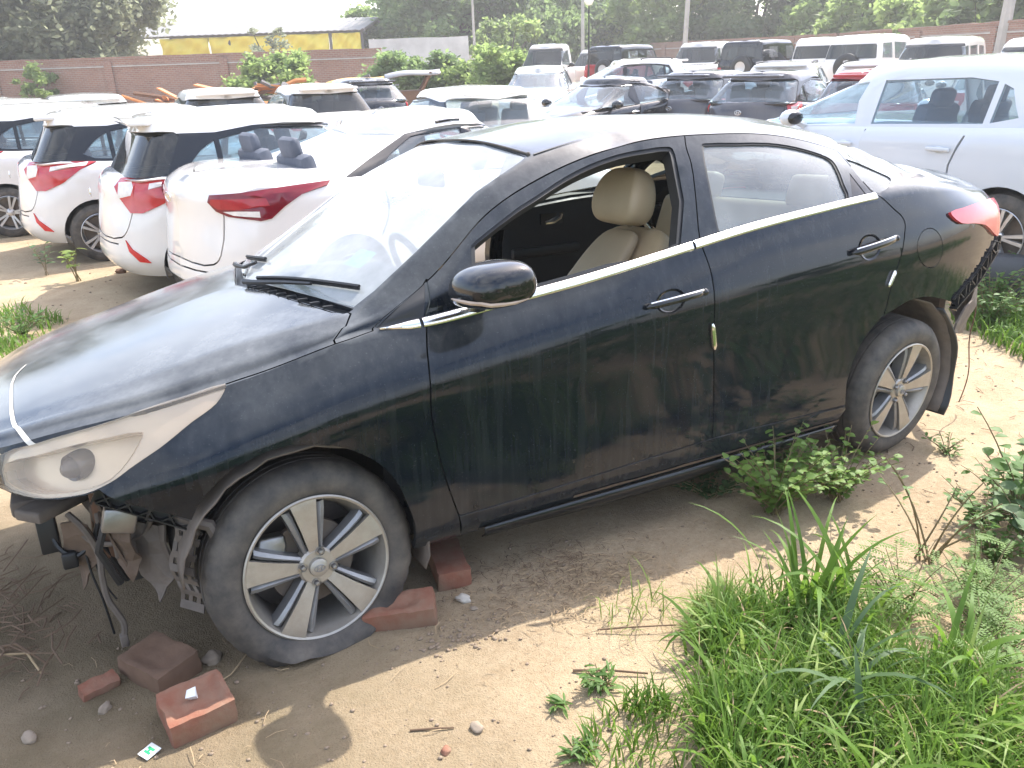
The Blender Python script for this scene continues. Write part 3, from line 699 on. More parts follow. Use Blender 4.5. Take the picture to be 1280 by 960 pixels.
def _red():
    t = NT('faded_red_lens'); v = t.coord(); f = t.noise(v, 12, 3)
    p = t.bsdf(t.mix(f, (.42, .02, .03), (.62, .06, .07)), .18); p.inputs['Coat Weight'].default_value = .6; return t.done(p)
M['red_lens'] = _red()
M['pale_edge'] = simple('rubbed_pale_edge', (.62, .58, .50), .5)
SKIN, DOOR_F, DOOR_R = build_sedan_body()
# ---------------------------------------------------------------- wheels and details of the sedan
wf = wheel_parts('wheel', car, (0, -.835+.108, .243), (-.107, 0, .066), flat=(.262, .035), spin=R_(-5))
wr = wheel_parts('wheel', car, (2.6, -.835+.108, .305), (.100, 0, .07), spin=R_(12))
wf2 = wheel_parts('wheel', car, (0, .727, .300), (0, 0, math.pi), spin=.3); wr2 = wheel_parts('wheel', car, (2.6, .727, .302), (0, 0, math.pi), spin=.9)
def sweep_plate(pts, w, th, name, mat, parent): 
    m = MB()
    for a, b in zip(pts[:-1], pts[1:]):
        a = Vector(a); b = Vector(b); m.box((a+b)/2, ((b-a).length+.004, w, th), (b-a).to_track_quat('X', 'Z').to_matrix().to_4x4())
    return m.build(name, mat, parent)
def arch_liner(xc, zc, r, y0, y1, a0, a1, mat, name='arch_liner'):
    V = []; F = []; n = 28; m_ = 5
    for i in range(n+1):
        a = a0+(a1-a0)*i/n; rr = r+.004*math.sin(i*2.2)
        for j in range(m_): y = y0+(y1-y0)*j/(m_-1); V.append((xc+rr*math.cos(a), y, zc+rr*math.sin(a)))
    for i in range(n):
        for j in range(m_-1): a = i*m_+j; F.append((a, a+1, a+m_+1, a+m_))
    o = mesh_obj(name, V, F, mat, car, True); md = o.modifiers.new('thick', 'SOLIDIFY'); md.thickness = .006; return o
for sd in (-1, 1):
    arch_liner(0, .262, .365, sd*.82, sd*.50, -.35, math.pi-.1, M['dirty_plastic']); arch_liner(2.585, .33, .375, sd*.82, sd*.50, -.55, math.pi+.1, M['dirty_plastic'])
    m = MB(); m.tube([(0, 0, .27), (0, sd*.6, .26)], .03, 8); m.build('axle', M['brake'], car)
m = MB(); m.tube([(2.6, -.6, .28), (2.6, .6, .28)], .04, 8); m.build('axle', M['brake'], car)
# floor pan, engine bay block, boot floor
m = MB(); m.box((1.35, 0, .235), (2.0, 1.44, .04)); m.box((2.6, 0, .40), (1.3, 1.0, .04)); m.box((.30, 0, .56), (.06, 1.40, .60)); m.box((1.0, -.69, .26), (1.9, .05, .10)); m.box((1.0, .69, .26), (1.9, .05, .10))
m.build('floor_pan', M['interior_dark'], car)
m = MB(); m.box((-.12, 0, .50), (.60, .90, .46)); m.build('engine', M['dirty_plastic'], car)
m = MB(); m.box((3.30, 0, .62), (.05, 1.05, .5)); m.build('rear_bulkhead', M['dirty_plastic'], car)
# ---- mirrors
def mirror(sd, par):
    Pm = lambda x, w, z: Vector((.075+.46+(x-.46)*1.08, sd*w, z+.004))
    V = []; F = []; n = 20; secs = []
    # housing: sections along the width; each a rounded wedge in x-z
    spec = [(.835, .455, 1.005, .055, .050), (.86, .47, 1.018, .085, .062), (.90, .485, 1.026, .108, .070), (.95, .495, 1.030, .113, .070), (1.00, .50, 1.032, .108, .066), (1.035, .505, 1.032, .09, .055), (1.055, .51, 1.032, .05, .032)]
    for (w, xc, zc, rx, rz) in spec:
        for k in range(n):
            a = 2*math.pi*k/n; ca, sa = math.cos(a), math.sin(a)
            ex = rx*(abs(ca)**.75)*(1 if ca > 0 else -1); ez = rz*(abs(sa)**.8)*(1 if sa > 0 else -1)
            if ca > 0: ex *= .72
            V.append(Pm(xc+ex, w, zc+ez*(1 if sa > 0 else .88)+.10*ex))
    for i in range(len(spec)-1):
        for k in range(n):
            q = (i*n+k, i*n+(k+1) % n, (i+1)*n+(k+1) % n, (i+1)*n+k); F.append(q if sd > 0 else q[::-1])
    F.append(tuple(range(n-1, -1, -1)) if sd > 0 else tuple(range(n))); e = (len(spec)-1)*n; F.append(tuple(range(e, e+n)) if sd > 0 else tuple(range(e+n-1, e-1, -1)))
    hs = mesh_obj('mirror', V, F, M['paint_clean'], par, True, 60)
    sb = hs.modifiers.new('s', 'SUBSURF'); sb.levels = 1; sb.render_levels = 2
    m = MB(); pts = [Pm(.43, .99, 1.0), Pm(.40, .94, 1.005), Pm(.385, .90, 1.005)]
    # turn-signal strip across the front face
    def hp(w, a, o):
        ws_ = [q[0] for q in spec]; xc, zc, rx, rz = [float(np.interp(w, ws_, [q[j] for q in spec])) for j in (1, 2, 3, 4)]
        ca, sa = math.cos(a), math.sin(a); ex = rx*(abs(ca)**.75)*(1 if ca > 0 else -1)*o; ez = rz*(abs(sa)**.8)*(1 if sa > 0 else -1)*o
        if ca > 0: ex *= .72
        return Pm(xc+ex, w, zc+ez*(1 if sa > 0 else .88)+.10*ex)
    pts = [hp(w, a, .985) for w, a in ((.90, 3.36), (.93, 3.40), (.96, 3.44), (.99, 3.48), (1.02, 3.56), (1.035, 3.75), (1.043, 4.1), (1.046, 4.6), (1.044, 5.2))]
    m.tube(pts, [.002, .005, .006, .006, .006, .006, .006, .005, .002], 6); m.build('signal_strip', M['amber'], hs)
    m = MB(); m.tube([Pm(.50, .80, .968), Pm(.49, .83, .978), Pm(.485, .87, .995)], [.045, .036, .045], 12); m.build('mirror_foot', M['black_gloss'], hs)
    m = MB(); m.box(Pm(.545, .945, 1.034), (.004, .15, .08)); g = m.build('mirror_glass', M['chrome'], hs)
    return hs
M['amber'] = simple('signal_lens', (.45, .33, .24), .2)
M['paint_clean'] = mat_paint('black_mirror_paint', (.006, .007, .009), top=.10, streak=.02, low=0, rough=.05)
mirror(-1, DOOR_F[0])
# ---- handles: cup, grip, chrome edge;  guards on the door edges
def handle(sd, par, ua, ub, ta, tb):
    ev = lambda u, t, o: (lambda p: Vector((p[0], sd*p[1], p[2])))(BODY.ev([u], [t], np.array([o]))[0])
    uc, tc = (ua*.55+ub*.45), (ta*.55+tb*.45); V = []; F = []; n = 28
    for r, o in ((1.0, .0012), (.86, -.002), (.6, -.014), (.3, -.022), (0.02, -.024)):
        for k in range(n): a = 2*math.pi*k/n; V.append(ev(uc+.060*r*math.cos(a), tc+.045*r*math.sin(a), o+.003))
    for i in range(4):
        for k in range(n): q = (i*n+k, i*n+(k+1) % n, (i+1)*n+(k+1) % n, (i+1)*n+k); F.append(q if sd < 0 else q[::-1])
    mesh_obj('handle_cup', V, F, M['paint_clean'], par)
    V = []; F = []; n = 12; N = 22
    for i in range(N+1):
        s = i/N; u = ua+(ub-ua)*s; t = ta+(tb-ta)*s; o = .012+.022*math.sin(math.pi*min(1, max(0, (s-.02)/.96)))**.6
        e = min(1, (min(s, 1-s)/.10))**.5 if s not in (0, 1) else .05
        for k in range(n): a = 2*math.pi*k/n; V.append(ev(u, t+.0125*e*math.sin(a), o+.010*e*math.cos(a)))
    for i in range(N):
        for k in range(n): q = (i*n+k, i*n+(k+1) % n, (i+1)*n+(k+1) % n, (i+1)*n+k); F.append(q if sd > 0 else q[::-1])
    h = mesh_obj('handle', V, F, M['paint_clean'], par)
    m = MB(); m.tube([ev(ua+(ub-ua)*s, ta+(tb-ta)*s+.009, .018+.020*math.sin(math.pi*s)) for s in np.linspace(.06, .96, 14)], .0042, 6); m.build('handle_chrome', M['chrome'], par)
    m = MB(); c = [ev(ub+.01*0+ (ub-ua)*.0, tb, .0)]; 
    m.ball(ev(ub+.004, tb, .012), .013, 10); m.build('handle_end', M['paint_clean'], par)
def guard(sd, par, a, b):
    ev = lambda u, t, o: (lambda p: Vector((p[0], sd*p[1], p[2])))(BODY.ev([u], [t], np.array([o]))[0])
    m = MB(); pts = [ev(a[0]+(b[0]-a[0])*s, a[1]+(b[1]-a[1])*s, .006) for s in np.linspace(0, 1, 8)]
    m.tube(pts, [.004]+[.009]*6+[.004], 8); m.build('door_guard', M['chrome'], par)
for i, sd in enumerate((-1, 1)):
    hf, hr = TRACE['handle_f'], TRACE['handle_r']
    if sd < 0: handle(sd, DOOR_F[i], hf[0][0], hf[1][0], hf[0][1], hf[1][1]+.01)
    handle(sd, DOOR_R[i], hr[0][0], hr[1][0], hr[0][1], hr[1][1]+.01)
    if sd < 0: guard(sd, DOOR_F[i], *TRACE['guard_f'])
    guard(sd, DOOR_R[i], *TRACE['guard_r'])
    m = MB(); P = [(lambda p: (p[0], sd*p[1], p[2]))(BODY.ev([.945+.001*i], [1.385], np.array([.004]))[0])]
# header seal across the top of the windscreen, ditch mouldings on the roof
pts = [BODY.ev([.947], [t], np.array([.003]))[0] for t in np.linspace(1.40, 1.93, 14)]
pts = [(p[0], -p[1], p[2]) for p in pts]+[(p[0], p[1], p[2]) for p in pts[::-1][1:]]
m = MB(); m.tube(pts, .0038, 6); m.ball(pts[0], .008, 8); m.build('header_seal', simple('faded_seal', (.10, .085, .07), .8), car)
for sd in (-1, 1):
    m = MB(); pts = [(lambda p: (p[0], sd*p[1], p[2]))(BODY.ev([u], [1.385], np.array([.002]))[0]) for u in np.linspace(.955, 1.16, 26)]
    m.tube(pts, [.0022*(1-.9*i/26) for i in range(26)], 5); m.build('roof_moulding', M['rubber_seal'], car)
# wipers
def wiper(pts, blade):
    m = MB(); m.tube(pts, [.011, .009, .007, .006], 6); w = m.build('wiper_arm', M['black_plastic'], car)
    m = MB(); m.tube(blade, .006, 5); b2 = [Vector(p)-Vector((0, 0, .008)) for p in blade]; m.tube(b2, .004, 4); m.build('wiper_blade', M['rubber_seal'], w)
def ws(u, t, o=.016, sd=-1): p = BODY.ev([u], [t], np.array([o]))[0]; return Vector((p[0], sd*p[1], p[2]))
wiper([ws(.21, 1.86), ws(.225, 1.80), ws(.245, 1.66), ws(.262, 1.56)], [ws(.245+.05*k, 1.83-.40*k, .010) for k in np.linspace(0, 1, 12)])
wiper([ws(.21, 1.66, .016, 1), ws(.225, 1.70, .016, 1), ws(.25, 1.84, .016, 1), ws(.285, 1.90, .016, 1)], [ws(.25+.06*k, 1.58+.34*k, .010, 1) for k in np.linspace(0, 1, 10)])
for k in range(9): m = MB(); m.box(ws(.215, 1.46+.045*k, .0), (.03, .012, .006)); m.build('cowl_slat', M['rubber_seal'], car)
# ---- seats (left ones, at the near side)
def seat(y, x0=1.06):
    s = link(bpy.data.objects.new('seat', None), car)
    def pad(name, secs, mat, n=18):
        V = []; F = []
        for (c, hw, hd, tilt) in secs:
            c = Vector(c)
            for k in range(n):
                a = 2*math.pi*k/n; ca, sa = math.cos(a), math.sin(a)
                ww = hw*(abs(ca)**.55)*(1 if ca > 0 else -1); dd = hd*(abs(sa)**.6)*(1 if sa > 0 else -1)
                if abs(ca) < .62 and sa < 0: dd *= .80
                V.append(c+Vector((dd*math.cos(tilt), ww, -dd*math.sin(tilt))))
        for i in range(len(secs)-1):
            for k in range(n): F.append((i*n+k, i*n+(k+1) % n, (i+1)*n+(k+1) % n, (i+1)*n+k))
        F += [tuple(range(n-1, -1, -1)), tuple(range((len(secs)-1)*n, len(secs)*n))]
        o = mesh_obj(name, V, F, mat, s, True, 70); sb = o.modifiers.new('s', 'SUBSURF'); sb.levels = 1; sb.render_levels = 2
        return o
    pad('cushion', [((x0-.12, y, .44), .22, .05, 1.5), ((x0-.06, y, .47), .25, .085, 1.5), ((x0+.20, y, .47), .26, .085, 1.5), ((x0+.40, y, .45), .25, .08, 1.4)], M['leather'])
    ax = lambda s_, o=0.: (x0+.00+.47*s_-o*.80, y, .55+.55*s_+o*.60)
    pad('backrest', [(ax(-.06, -.06), .20, .05, .72), (ax(.02, -.05), .255, .085, .72), (ax(.38, -.05), .265, .085, .72), (ax(.70, -.05), .25, .075, .72), (ax(.90, -.05), .20, .06, .72), (ax(.97, -.05), .13, .035, .72)], M['leather'])
    pad('back_insert', [(ax(.08, .045), .13, .02, .72), (ax(.14, .05), .150, .035, .72), (ax(.42, .045), .148, .035, .72), (ax(.46, .042), .12, .022, .72)], M['leather_dark'])
    pad('back_insert', [(ax(.49, .042), .12, .02, .72), (ax(.52, .045), .145, .034, .72), (ax(.78, .04), .125, .032, .72), (ax(.90, .03), .09, .02, .72)], M['leather_dark'])
    pad('headrest', [((x0+.36, y, 1.08), .09, .04, .2), ((x0+.365, y, 1.10), .135, .072, .2), ((x0+.375, y, 1.165), .150, .085, .2), ((x0+.40, y, 1.25), .125, .072, .2), ((x0+.415, y, 1.295), .08, .03, .2)], M['leather'])
    for sy in (-.06, .06): m = MB(); m.tube([(x0+.50, y+sy, 1.02), (x0+.40, y+sy, 1.12)], .007, 6); m.build('headrest_post', M['chrome'], s)
seat(-.37)
m = MB(); m.box((2.08, 0, .50), (.5, 1.25, .18)); m.box((2.42, 0, .78), (.16, 1.25, .62), Matrix.Rotation(.35, 4, 'Y')); o = m.build('rear_bench', M['leather'], car); bevel(o, .05, 3)
for y in (-.36, .36):
    m = MB(); m.box((2.50, y, 1.13), (.10, .24, .15), Matrix.Rotation(.3, 4, 'Y')); o = m.build('rear_headrest', M['leather'], car); bevel(o, .035, 3)
m = MB(); m.box((2.72, 0, 1.07), (.42, 1.1, .03)); m.build('parcel_shelf', M['interior_dark'], car)
# dashboard, wheel, pillars, far trims, headliner
m = MB(); m.box((.52, 0, .80), (.5, 1.36, .22)); m.box((.34, 0, .88), (.3, 1.3, .06)); o = m.build('dashboard', M['interior_dark'], car); bevel(o, .04, 3)
m = MB(); m.box((.80, 0, .50), (.5, .2, .4)); m.box((1.3, 0, .45), (.6, .2, .2)); o = m.build('console', M['interior_dark'], car); bevel(o, .02)
m = MB(); Ms = Matrix.Translation((.86, .37, .86)) @ Matrix.Rotation(-.42, 4, 'Y')
m.tube([Ms @ Vector((0, .185*math.cos(a), .185*math.sin(a))) for a in np.linspace(0, 2*math.pi, 33)], .015, 8, False); m.ball(Ms @ Vector((-.02, 0, 0)), (.03, .06, .06), 10)
m.tube([Ms @ Vector((0, -.18, 0)), Ms @ Vector((-.02, 0, 0)), Ms @ Vector((0, .18, 0))], .014, 6); m.tube([Ms @ Vector((0, 0, -.18)), Ms @ Vector((-.02, 0, 0))], .014, 6); m.build('steering_wheel', M['black_plastic'], car)
for sd in (-1, 1):
    for (u0, u1, uf) in ((.50, 1.44, False), (1.53, 2.30, True)):
        if sd > 0 and not uf: continue
        par = (DOOR_R if uf else DOOR_F)[(-1, 1).index(sd)]
        V = []; F = []; us = np.linspace(u0, u1, 14)
        for a in us:
            for t in (.16, .35, .55, .70, .80, .855, .868): P = BODY.ev([a], [t], np.array([-.075 if t < .84 else -.03]))[0]; V.append((P[0], sd*P[1], P[2]))
        for i in range(13):
            for j in range(6): q = (i*7+j, i*7+j+1, i*7+8+j, i*7+7+j); F.append(q if sd < 0 else q[::-1])
        dt = mesh_obj('door_trim', V, F, M['interior_dark'], par, True)
        md = dt.modifiers.new('t', 'SOLIDIFY'); md.thickness = .012
        e = lambda u, t, o: (lambda p: Vector((p[0], sd*p[1], p[2])))(BODY.ev([u], [t], np.array([o]))[0])
        uh = 1.80 if uf else .85
        m = MB(); m.box(e(uh, .80, -.09), (.14, .012, .055)); m.build('pull_cup', M['black_gloss'], par)
        m = MB(); m.tube([e(uh-.045, .785, -.105), e(uh+.0, .79, -.115), e(uh+.04, .805, -.112), e(uh+.05, .825, -.105)], [.010, .011, .009, .006], 8); m.build('inner_handle', M['chrome'], par)
        m = MB(); m.box(e(uh-.02, .60, -.10), (.42, .04, .05)); o = m.build('armrest', M['black_plastic'], par); bevel(o, .012)
    # inner pillar trims
    for (ua, ub, wdt) in ((1.50, 1.545, .10 if sd < 0 else .20), ):
        pts = [(lambda p: Vector((p[0], sd*p[1], p[2])))(BODY.ev([ua+(ub-ua)*s], [.78+.50*s], np.array([-.055]))[0]) for s in np.linspace(0, 1, 8)]
        V = []; F = []
        for p in pts: V += [p+Vector((-wdt/2, 0, 0)), p+Vector((-wdt/2+.01, -sd*.03, 0)), p+Vector((wdt/2-.01, -sd*.03, 0)), p+Vector((wdt/2, 0, 0))]
        for i in range(7):
            for j in range(4): F.append((i*4+j, i*4+(j+1) % 4, i*4+4+(j+1) % 4, i*4+4+j))
        mesh_obj('pillar_trim', V, F, M['interior_dark'], car, True, 40)
V = []; F = []; uu = np.linspace(1.0, 2.36, 16); tt = np.linspace(1.42, 1.93, 6)
for sd in (-1, 1):
    b = len(V)
    for a in uu:
        for t in tt: P = BODY.ev([a], [t], np.array([-.035]))[0]; V.append((P[0], sd*P[1], P[2]))
    for i in range(15):
        for j in range(5): F.append((b+i*6+j, b+i*6+j+1, b+i*6+7+j, b+i*6+6+j))
mesh_obj('headliner', V, F, simple('headliner_cloth', (.32, .29, .25), .9), car)
m = MB(); m.box((.80, 0, 1.285), (.03, .22, .07)); o = m.build('inner_mirror', M['black_plastic'], car); bevel(o, .012)
# sticker low in the corner of the windscreen
V = [BODY.ev([u], [t], np.array([-.006]))[0]*np.array([1, -1, 1]) for u, t in ((.36, 1.50), (.42, 1.50), (.42, 1.56), (.36, 1.56))]
mesh_obj('screen_sticker', V, [(0, 1, 2, 3)], simple('teal_sticker', (.10, .42, .44), .5), car, False)
# ---- what hangs under the lamp now that the bumper is gone
m = MB(); m.box((-.635, -.45, .475), (.17, .10, .035), Matrix.Rotation(.7, 4, 'Z')); m.box((-.70, 0, .47), (.08, .85, .05)); o = m.build('foam_bar', M['dirty_plastic'], car); bevel(o, .01)
m = MB(); A = Vector((-.520, -.690, .572)); Bv = Vector((-.278, -.735, .432)); d = (Bv-A)
Mx = d.to_track_quat('X', 'Z').to_matrix().to_4x4()
L_ = d.length; m.box((A+Bv)/2+Vector((0, .012, 0)), (L_, .012, .045), Mx)
for s in (.0, .5, 1.0): m.box(A+d*s, (.006, .03, .047), Mx)
for z in (-.021, .021): m.box((A+Bv)/2+Vector((0, 0, z)), (L_, .03, .004), Mx)
for s in np.linspace(.1, .9, 5):
    for r in (.75, -.75): m.box(A+d*s, (.055, .022, .004), Mx @ Matrix.Rotation(r, 4, 'Y'))
m.build('bumper_bracket', M['black_plastic'], car)
m = MB(); m.box((-.475, -.66, .475), (.085, .05, .07), Matrix.Rotation(.3, 4, 'Y')); o = m.build('bracket_box', M['dull_metal'], car); bevel(o, .008)
V = []; F = []; N = 14; W_ = 6
for i in range(N+1):
    s = i/N
    for j in range(W_+1):
        q = j/W_; V.append((-.300-.055*q+.012*math.sin(s*9)-.02*s, -.755+.13*q*.3+.006*math.sin(i*2.1), .455-.28*s+.02*q))
for i in range(N):
    for j in range(W_):
        if (i % 2 or j % 2) or i < 2: F.append((i*(W_+1)+j, i*(W_+1)+j+1, (i+1)*(W_+1)+j+1, (i+1)*(W_+1)+j))
o = mesh_obj('liner_mesh', V, F, M['dirty_plastic'], car, False); md = o.modifiers.new('t', 'SOLIDIFY'); md.thickness = .008
m = MB(); m.tube([(-.29, -.755, .45), (-.262, -.765, .44), (-.252, -.77, .41), (-.255, -.765, .30)], [.016, .018, .017, .012], 8); m.build('liner_edge', M['dirty_plastic'], car)
M['torn_brown'] = simple('torn_dusty_brown', (.125, .085, .058), .85, var=.5, scale=22, bump=.5)
def ragged(name, pts, th, mat):
    o = mesh_obj(name, pts, [tuple(range(len(pts)))], mat, car, False)
    bm = bmesh.new(); bm.from_mesh(o.data); bmesh.ops.triangulate(bm, faces=bm.faces); bmesh.ops.subdivide_edges(bm, edges=bm.edges, cuts=2, use_grid_fill=True)
    for v in bm.verts: v.co += Vector((mnoise.noise(v.co*14), mnoise.noise(v.co*14+Vector((5, 0, 0))), mnoise.noise(v.co*14+Vector((0, 9, 0)))))*.022
    bm.to_mesh(o.data); bm.free(); md = o.modifiers.new('t', 'SOLIDIFY'); md.thickness = th; return o
ragged('torn_flap', [(-.44, -.60, .43), (-.37, -.66, .42), (-.36, -.66, .27), (-.385, -.64, .22), (-.41, -.63, .17), (-.425, -.60, .23), (-.455, -.57, .26)], .006, M['dirty_plastic'])
ragged('torn_flap', [(-.62, -.52, .44), (-.56, -.55, .44), (-.54, -.54, .33), (-.575, -.50, .26), (-.60, -.50, .21), (-.615, -.48, .30)], .006, M['torn_brown'])
ragged('torn_flap', [(-.56, -.40, .46), (-.46, -.46, .46), (-.44, -.48, .30), (-.50, -.44, .22), (-.53, -.42, .33)], .006, M['dirty_plastic'])
m = MB(); m.box((-.66, -.47, .40), (.05, .05, .11)); m.box((-.62, -.50, .32), (.04, .04, .05)); o = m.build('bracket_block', M['black_plastic'], car); bevel(o, .006)
m = MB(); m.box((-.475, -.58, .365), (.06, .05, .07)); o = m.build('bracket_block', M['dirty_plastic'], car); bevel(o, .006)
m = MB(); m.box((-.52, 0, .36), (.06, 1.1, .10)); m.box((-.50, -.52, .44), (.08, .06, .2)); m.box((-.48, 0, .25), (.05, .9, .06)); o = m.build('front_beam', M['rust_metal'], car); bevel(o, .01)
def cable(pts, r, mat, name='cable'):
    P = np.array(pts, float); k = np.arange(len(P), dtype=float); q = np.linspace(0, len(P)-1, len(P)*6); X = herm(k, np.broadcast_to(P[None], (len(q),)+P.shape), [False]*len(P), q)
    m = MB(); m.tube(list(X), r, 6); return m.build(name, mat, car)
cable([(-.60, -.53, .47), (-.565, -.56, .42), (-.545, -.56, .34), (-.548, -.57, .27), (-.545, -.575, .20), (-.520, -.58, .12), (-.525, -.58, .075)], .009, M['dirty_plastic'])
m = MB(); m.box((-.526, -.58, .06), (.022, .022, .04)); o = m.build('cable_plug', M['dirty_plastic'], car); bevel(o, .004)
cable([(-.60, -.50, .46), (-.56, -.55, .385), (-.50, -.58, .37), (-.43, -.61, .39), (-.40, -.64, .44)], .008, M['dirty_plastic'])
cable([(-.58, -.5, .40), (-.575, -.52, .28), (-.56, -.53, .18), (-.55, -.53, .06)], .0035, M['black_plastic'])
cable([(-.57, -.5, .36), (-.55, -.52, .24), (-.525, -.53, .17)], .003, M['black_plastic'])
cable([(-.66, -.47, .44), (-.64, -.50, .36), (-.60, -.51, .33), (-.56, -.52, .36)], .007, M['black_plastic'])
cable([(-.53, -.5, .42), (-.50, -.54, .30), (-.46, -.55, .25), (-.43, -.57, .33)], .006, M['dirty_plastic'])
m = MB(); m.box((-.44, 0, .42), (.06, 1.16, .36)); m.build('radiator_fill', M['black_plastic'], car)  # black block added to keep the bay behind the loose parts dark
for i in range(9):
    rr_ = random.Random(40+i); y0 = -.40-.28*rr_.random(); m = MB()
    if i % 3 == 0: m.tube([(-.50, y0, .50), (-.54, y0-.02, .40), (-.52+.04*rr_.random(), y0, .22+.1*rr_.random())], .011, 6); o = m.build('hose', M['black_plastic'], car)
    elif i % 3 == 1: m.box((-.49-.05*rr_.random(), y0, .30+.16*rr_.random()), (.05, .07, .05), Matrix.Rotation(rr_.random(), 4, 'Z')); o = m.build('clip_block', M['dirty_plastic'], car); bevel(o, .006)
    else: m.box((-.50-.04*rr_.random(), y0, .36+.1*rr_.random()), (.006, .09, .16), Matrix.Rotation(rr_.random()-.5, 4, 'Y')); o = m.build('splash_plate', M['torn_brown'], car)
ragged('torn_flap', [(-.50, -.62, .46), (-.45, -.66, .45), (-.44, -.64, .33), (-.47, -.62, .27), (-.50, -.60, .33)], .006, M['torn_brown'])
# ---- rear corner: bare bracket along the cut edge, dirty inner panel, hanging wire, wheel-arch flap
rd = TRACE['rear_diag'][:6]; pts = []
for (u, t) in rd: p = BODY.ev([u], [t], np.array([-.008]))[0]; pts.append(Vector((p[0], -p[1], p[2])))
m = MB()
for a, b in zip(pts[:-1], pts[1:]):
    d = b-a; n = max(2, int(d.length/.028)); Mx = d.to_track_quat('X', 'Z').to_matrix().to_4x4()
    for k in range(n):
        m.box(a+d*((k+.5)/n)+Vector((.012, -.004, -.012)), (.006, .035, .045), Mx @ Matrix.Rotation(.5 if k % 2 else -.5, 4, 'Y'))
    for o_ in (0, .045): m.box((a+b)/2+Vector((.026*o_/.045, 0, -o_)), (d.length+.004, .034, .006), Mx)
m.build('bumper_bracket', M['black_plastic'], car)
V = [(3.22, -.74, .66), (3.31, -.66, .70), (3.36, -.55, .66), (3.36, -.53, .50), (3.20, -.70, .44), (2.98, -.80, .50), (2.99, -.80, .55)]
ragged('inner_panel', V, .008, M['dusty_panel'] if 'dusty_panel' in M else M['dirty_plastic'])
cable([(3.33, -.62, .72), (3.36, -.66, .55), (3.345, -.66, .38), (3.36, -.67, .20), (3.33, -.66, .05)], .003, M['rust_metal'])
V = []; F = []
for i in range(13):
    a = .92-1.5*i/12
    for j in range(4): V.append((2.585+.375*math.cos(a)+.02*max(0, -a), -.84+.02*math.sin(i)*.3+.09*j, .33+.375*math.sin(a)))
for i in range(12):
    for j in range(3): F.append((i*4+j, i*4+j+1, i*4+5+j, i*4+4+j))
o = mesh_obj('arch_flap', V, F, M['black_plastic'], car, True); md = o.modifiers.new('t', 'SOLIDIFY'); md.thickness = .012

# loose lower lip of the sill with the bare seam above it
for sd in (-1, 1):
    us = np.linspace(.55, 2.20, 40); V = []; W_ = []
    for i, u in enumerate(us):
        sag = .018*math.sin(math.pi*i/39)+.004*mnoise.noise(Vector((u*6, 0, 0))); a = BODY.ev([u], [.045], np.array([.010]))[0]; b = BODY.ev([u], [.004], np.array([.016]))[0]
        V += [(a[0], sd*a[1], a[2]-.004), (b[0], sd*(b[1]+.012), b[2]-.5*sag), (b[0], sd*(b[1]-.01), b[2]-sag-.016)]
        c = BODY.ev([u], [.052], np.array([.003]))[0]; d = BODY.ev([u], [.064+.006*mnoise.noise(Vector((u*9, 3, 0)))], np.array([.003]))[0]; W_ += [(c[0], sd*c[1], c[2]), (d[0], sd*d[1], d[2])]
    F = [(i*3+j, i*3+j+1, i*3+4+j, i*3+3+j) for i in range(39) for j in range(2)]
    o = mesh_obj('sill_lip', V, F, M['black_gloss'], car, True); md = o.modifiers.new('t', 'SOLIDIFY'); md.thickness = .005
    mesh_obj('bare_seam', W_[16:], [(2*i, 2*i+1, 2*i+3, 2*i+2) for i in range(31)], M['torn_brown'], car, True)
# ---------------------------------------------------------------- the other vehicles: two lofted shells (lower body, cabin) in rings
# x forward with 0 at the rear bumper, y to the left, z up
RU = [0, .25, .5, .75, 1] + [1+2*i/8 for i in range(1, 8)] + [3, 3.25, 3.5, 3.75, 4]
def ring(xr, xf, w, cr_, cf, z, nr=2.6, nf=2.6, wf=None):
    pts = []
    for u in RU:
        if u <= 1: th = (1-u)*math.pi/2; c, s_ = math.cos(th), math.sin(th); x = xr+cr_*(1-s_**(2/nr)); y = w*c**(2/nr)
        elif u < 3: s_ = (u-1)/2; x = xr+cr_+(xf-cf-xr-cr_)*s_; y = w
        else: th = (u-3)*math.pi/2; c, s_ = math.cos(th), math.sin(th); x = xf-cf*(1-s_**(2/nf)); y = w*c**(2/nf)
        if u == 0 or u == 4: y = 0.
        y *= (wf(x) if wf else 1)
        pts.append((x, y, z(x) if callable(z) else z))
    return pts
def lerp_fn(pts):
    X = [p[0] for p in pts]; Z = [p[1] for p in pts]
    return lambda x: float(np.interp(x, X, Z))
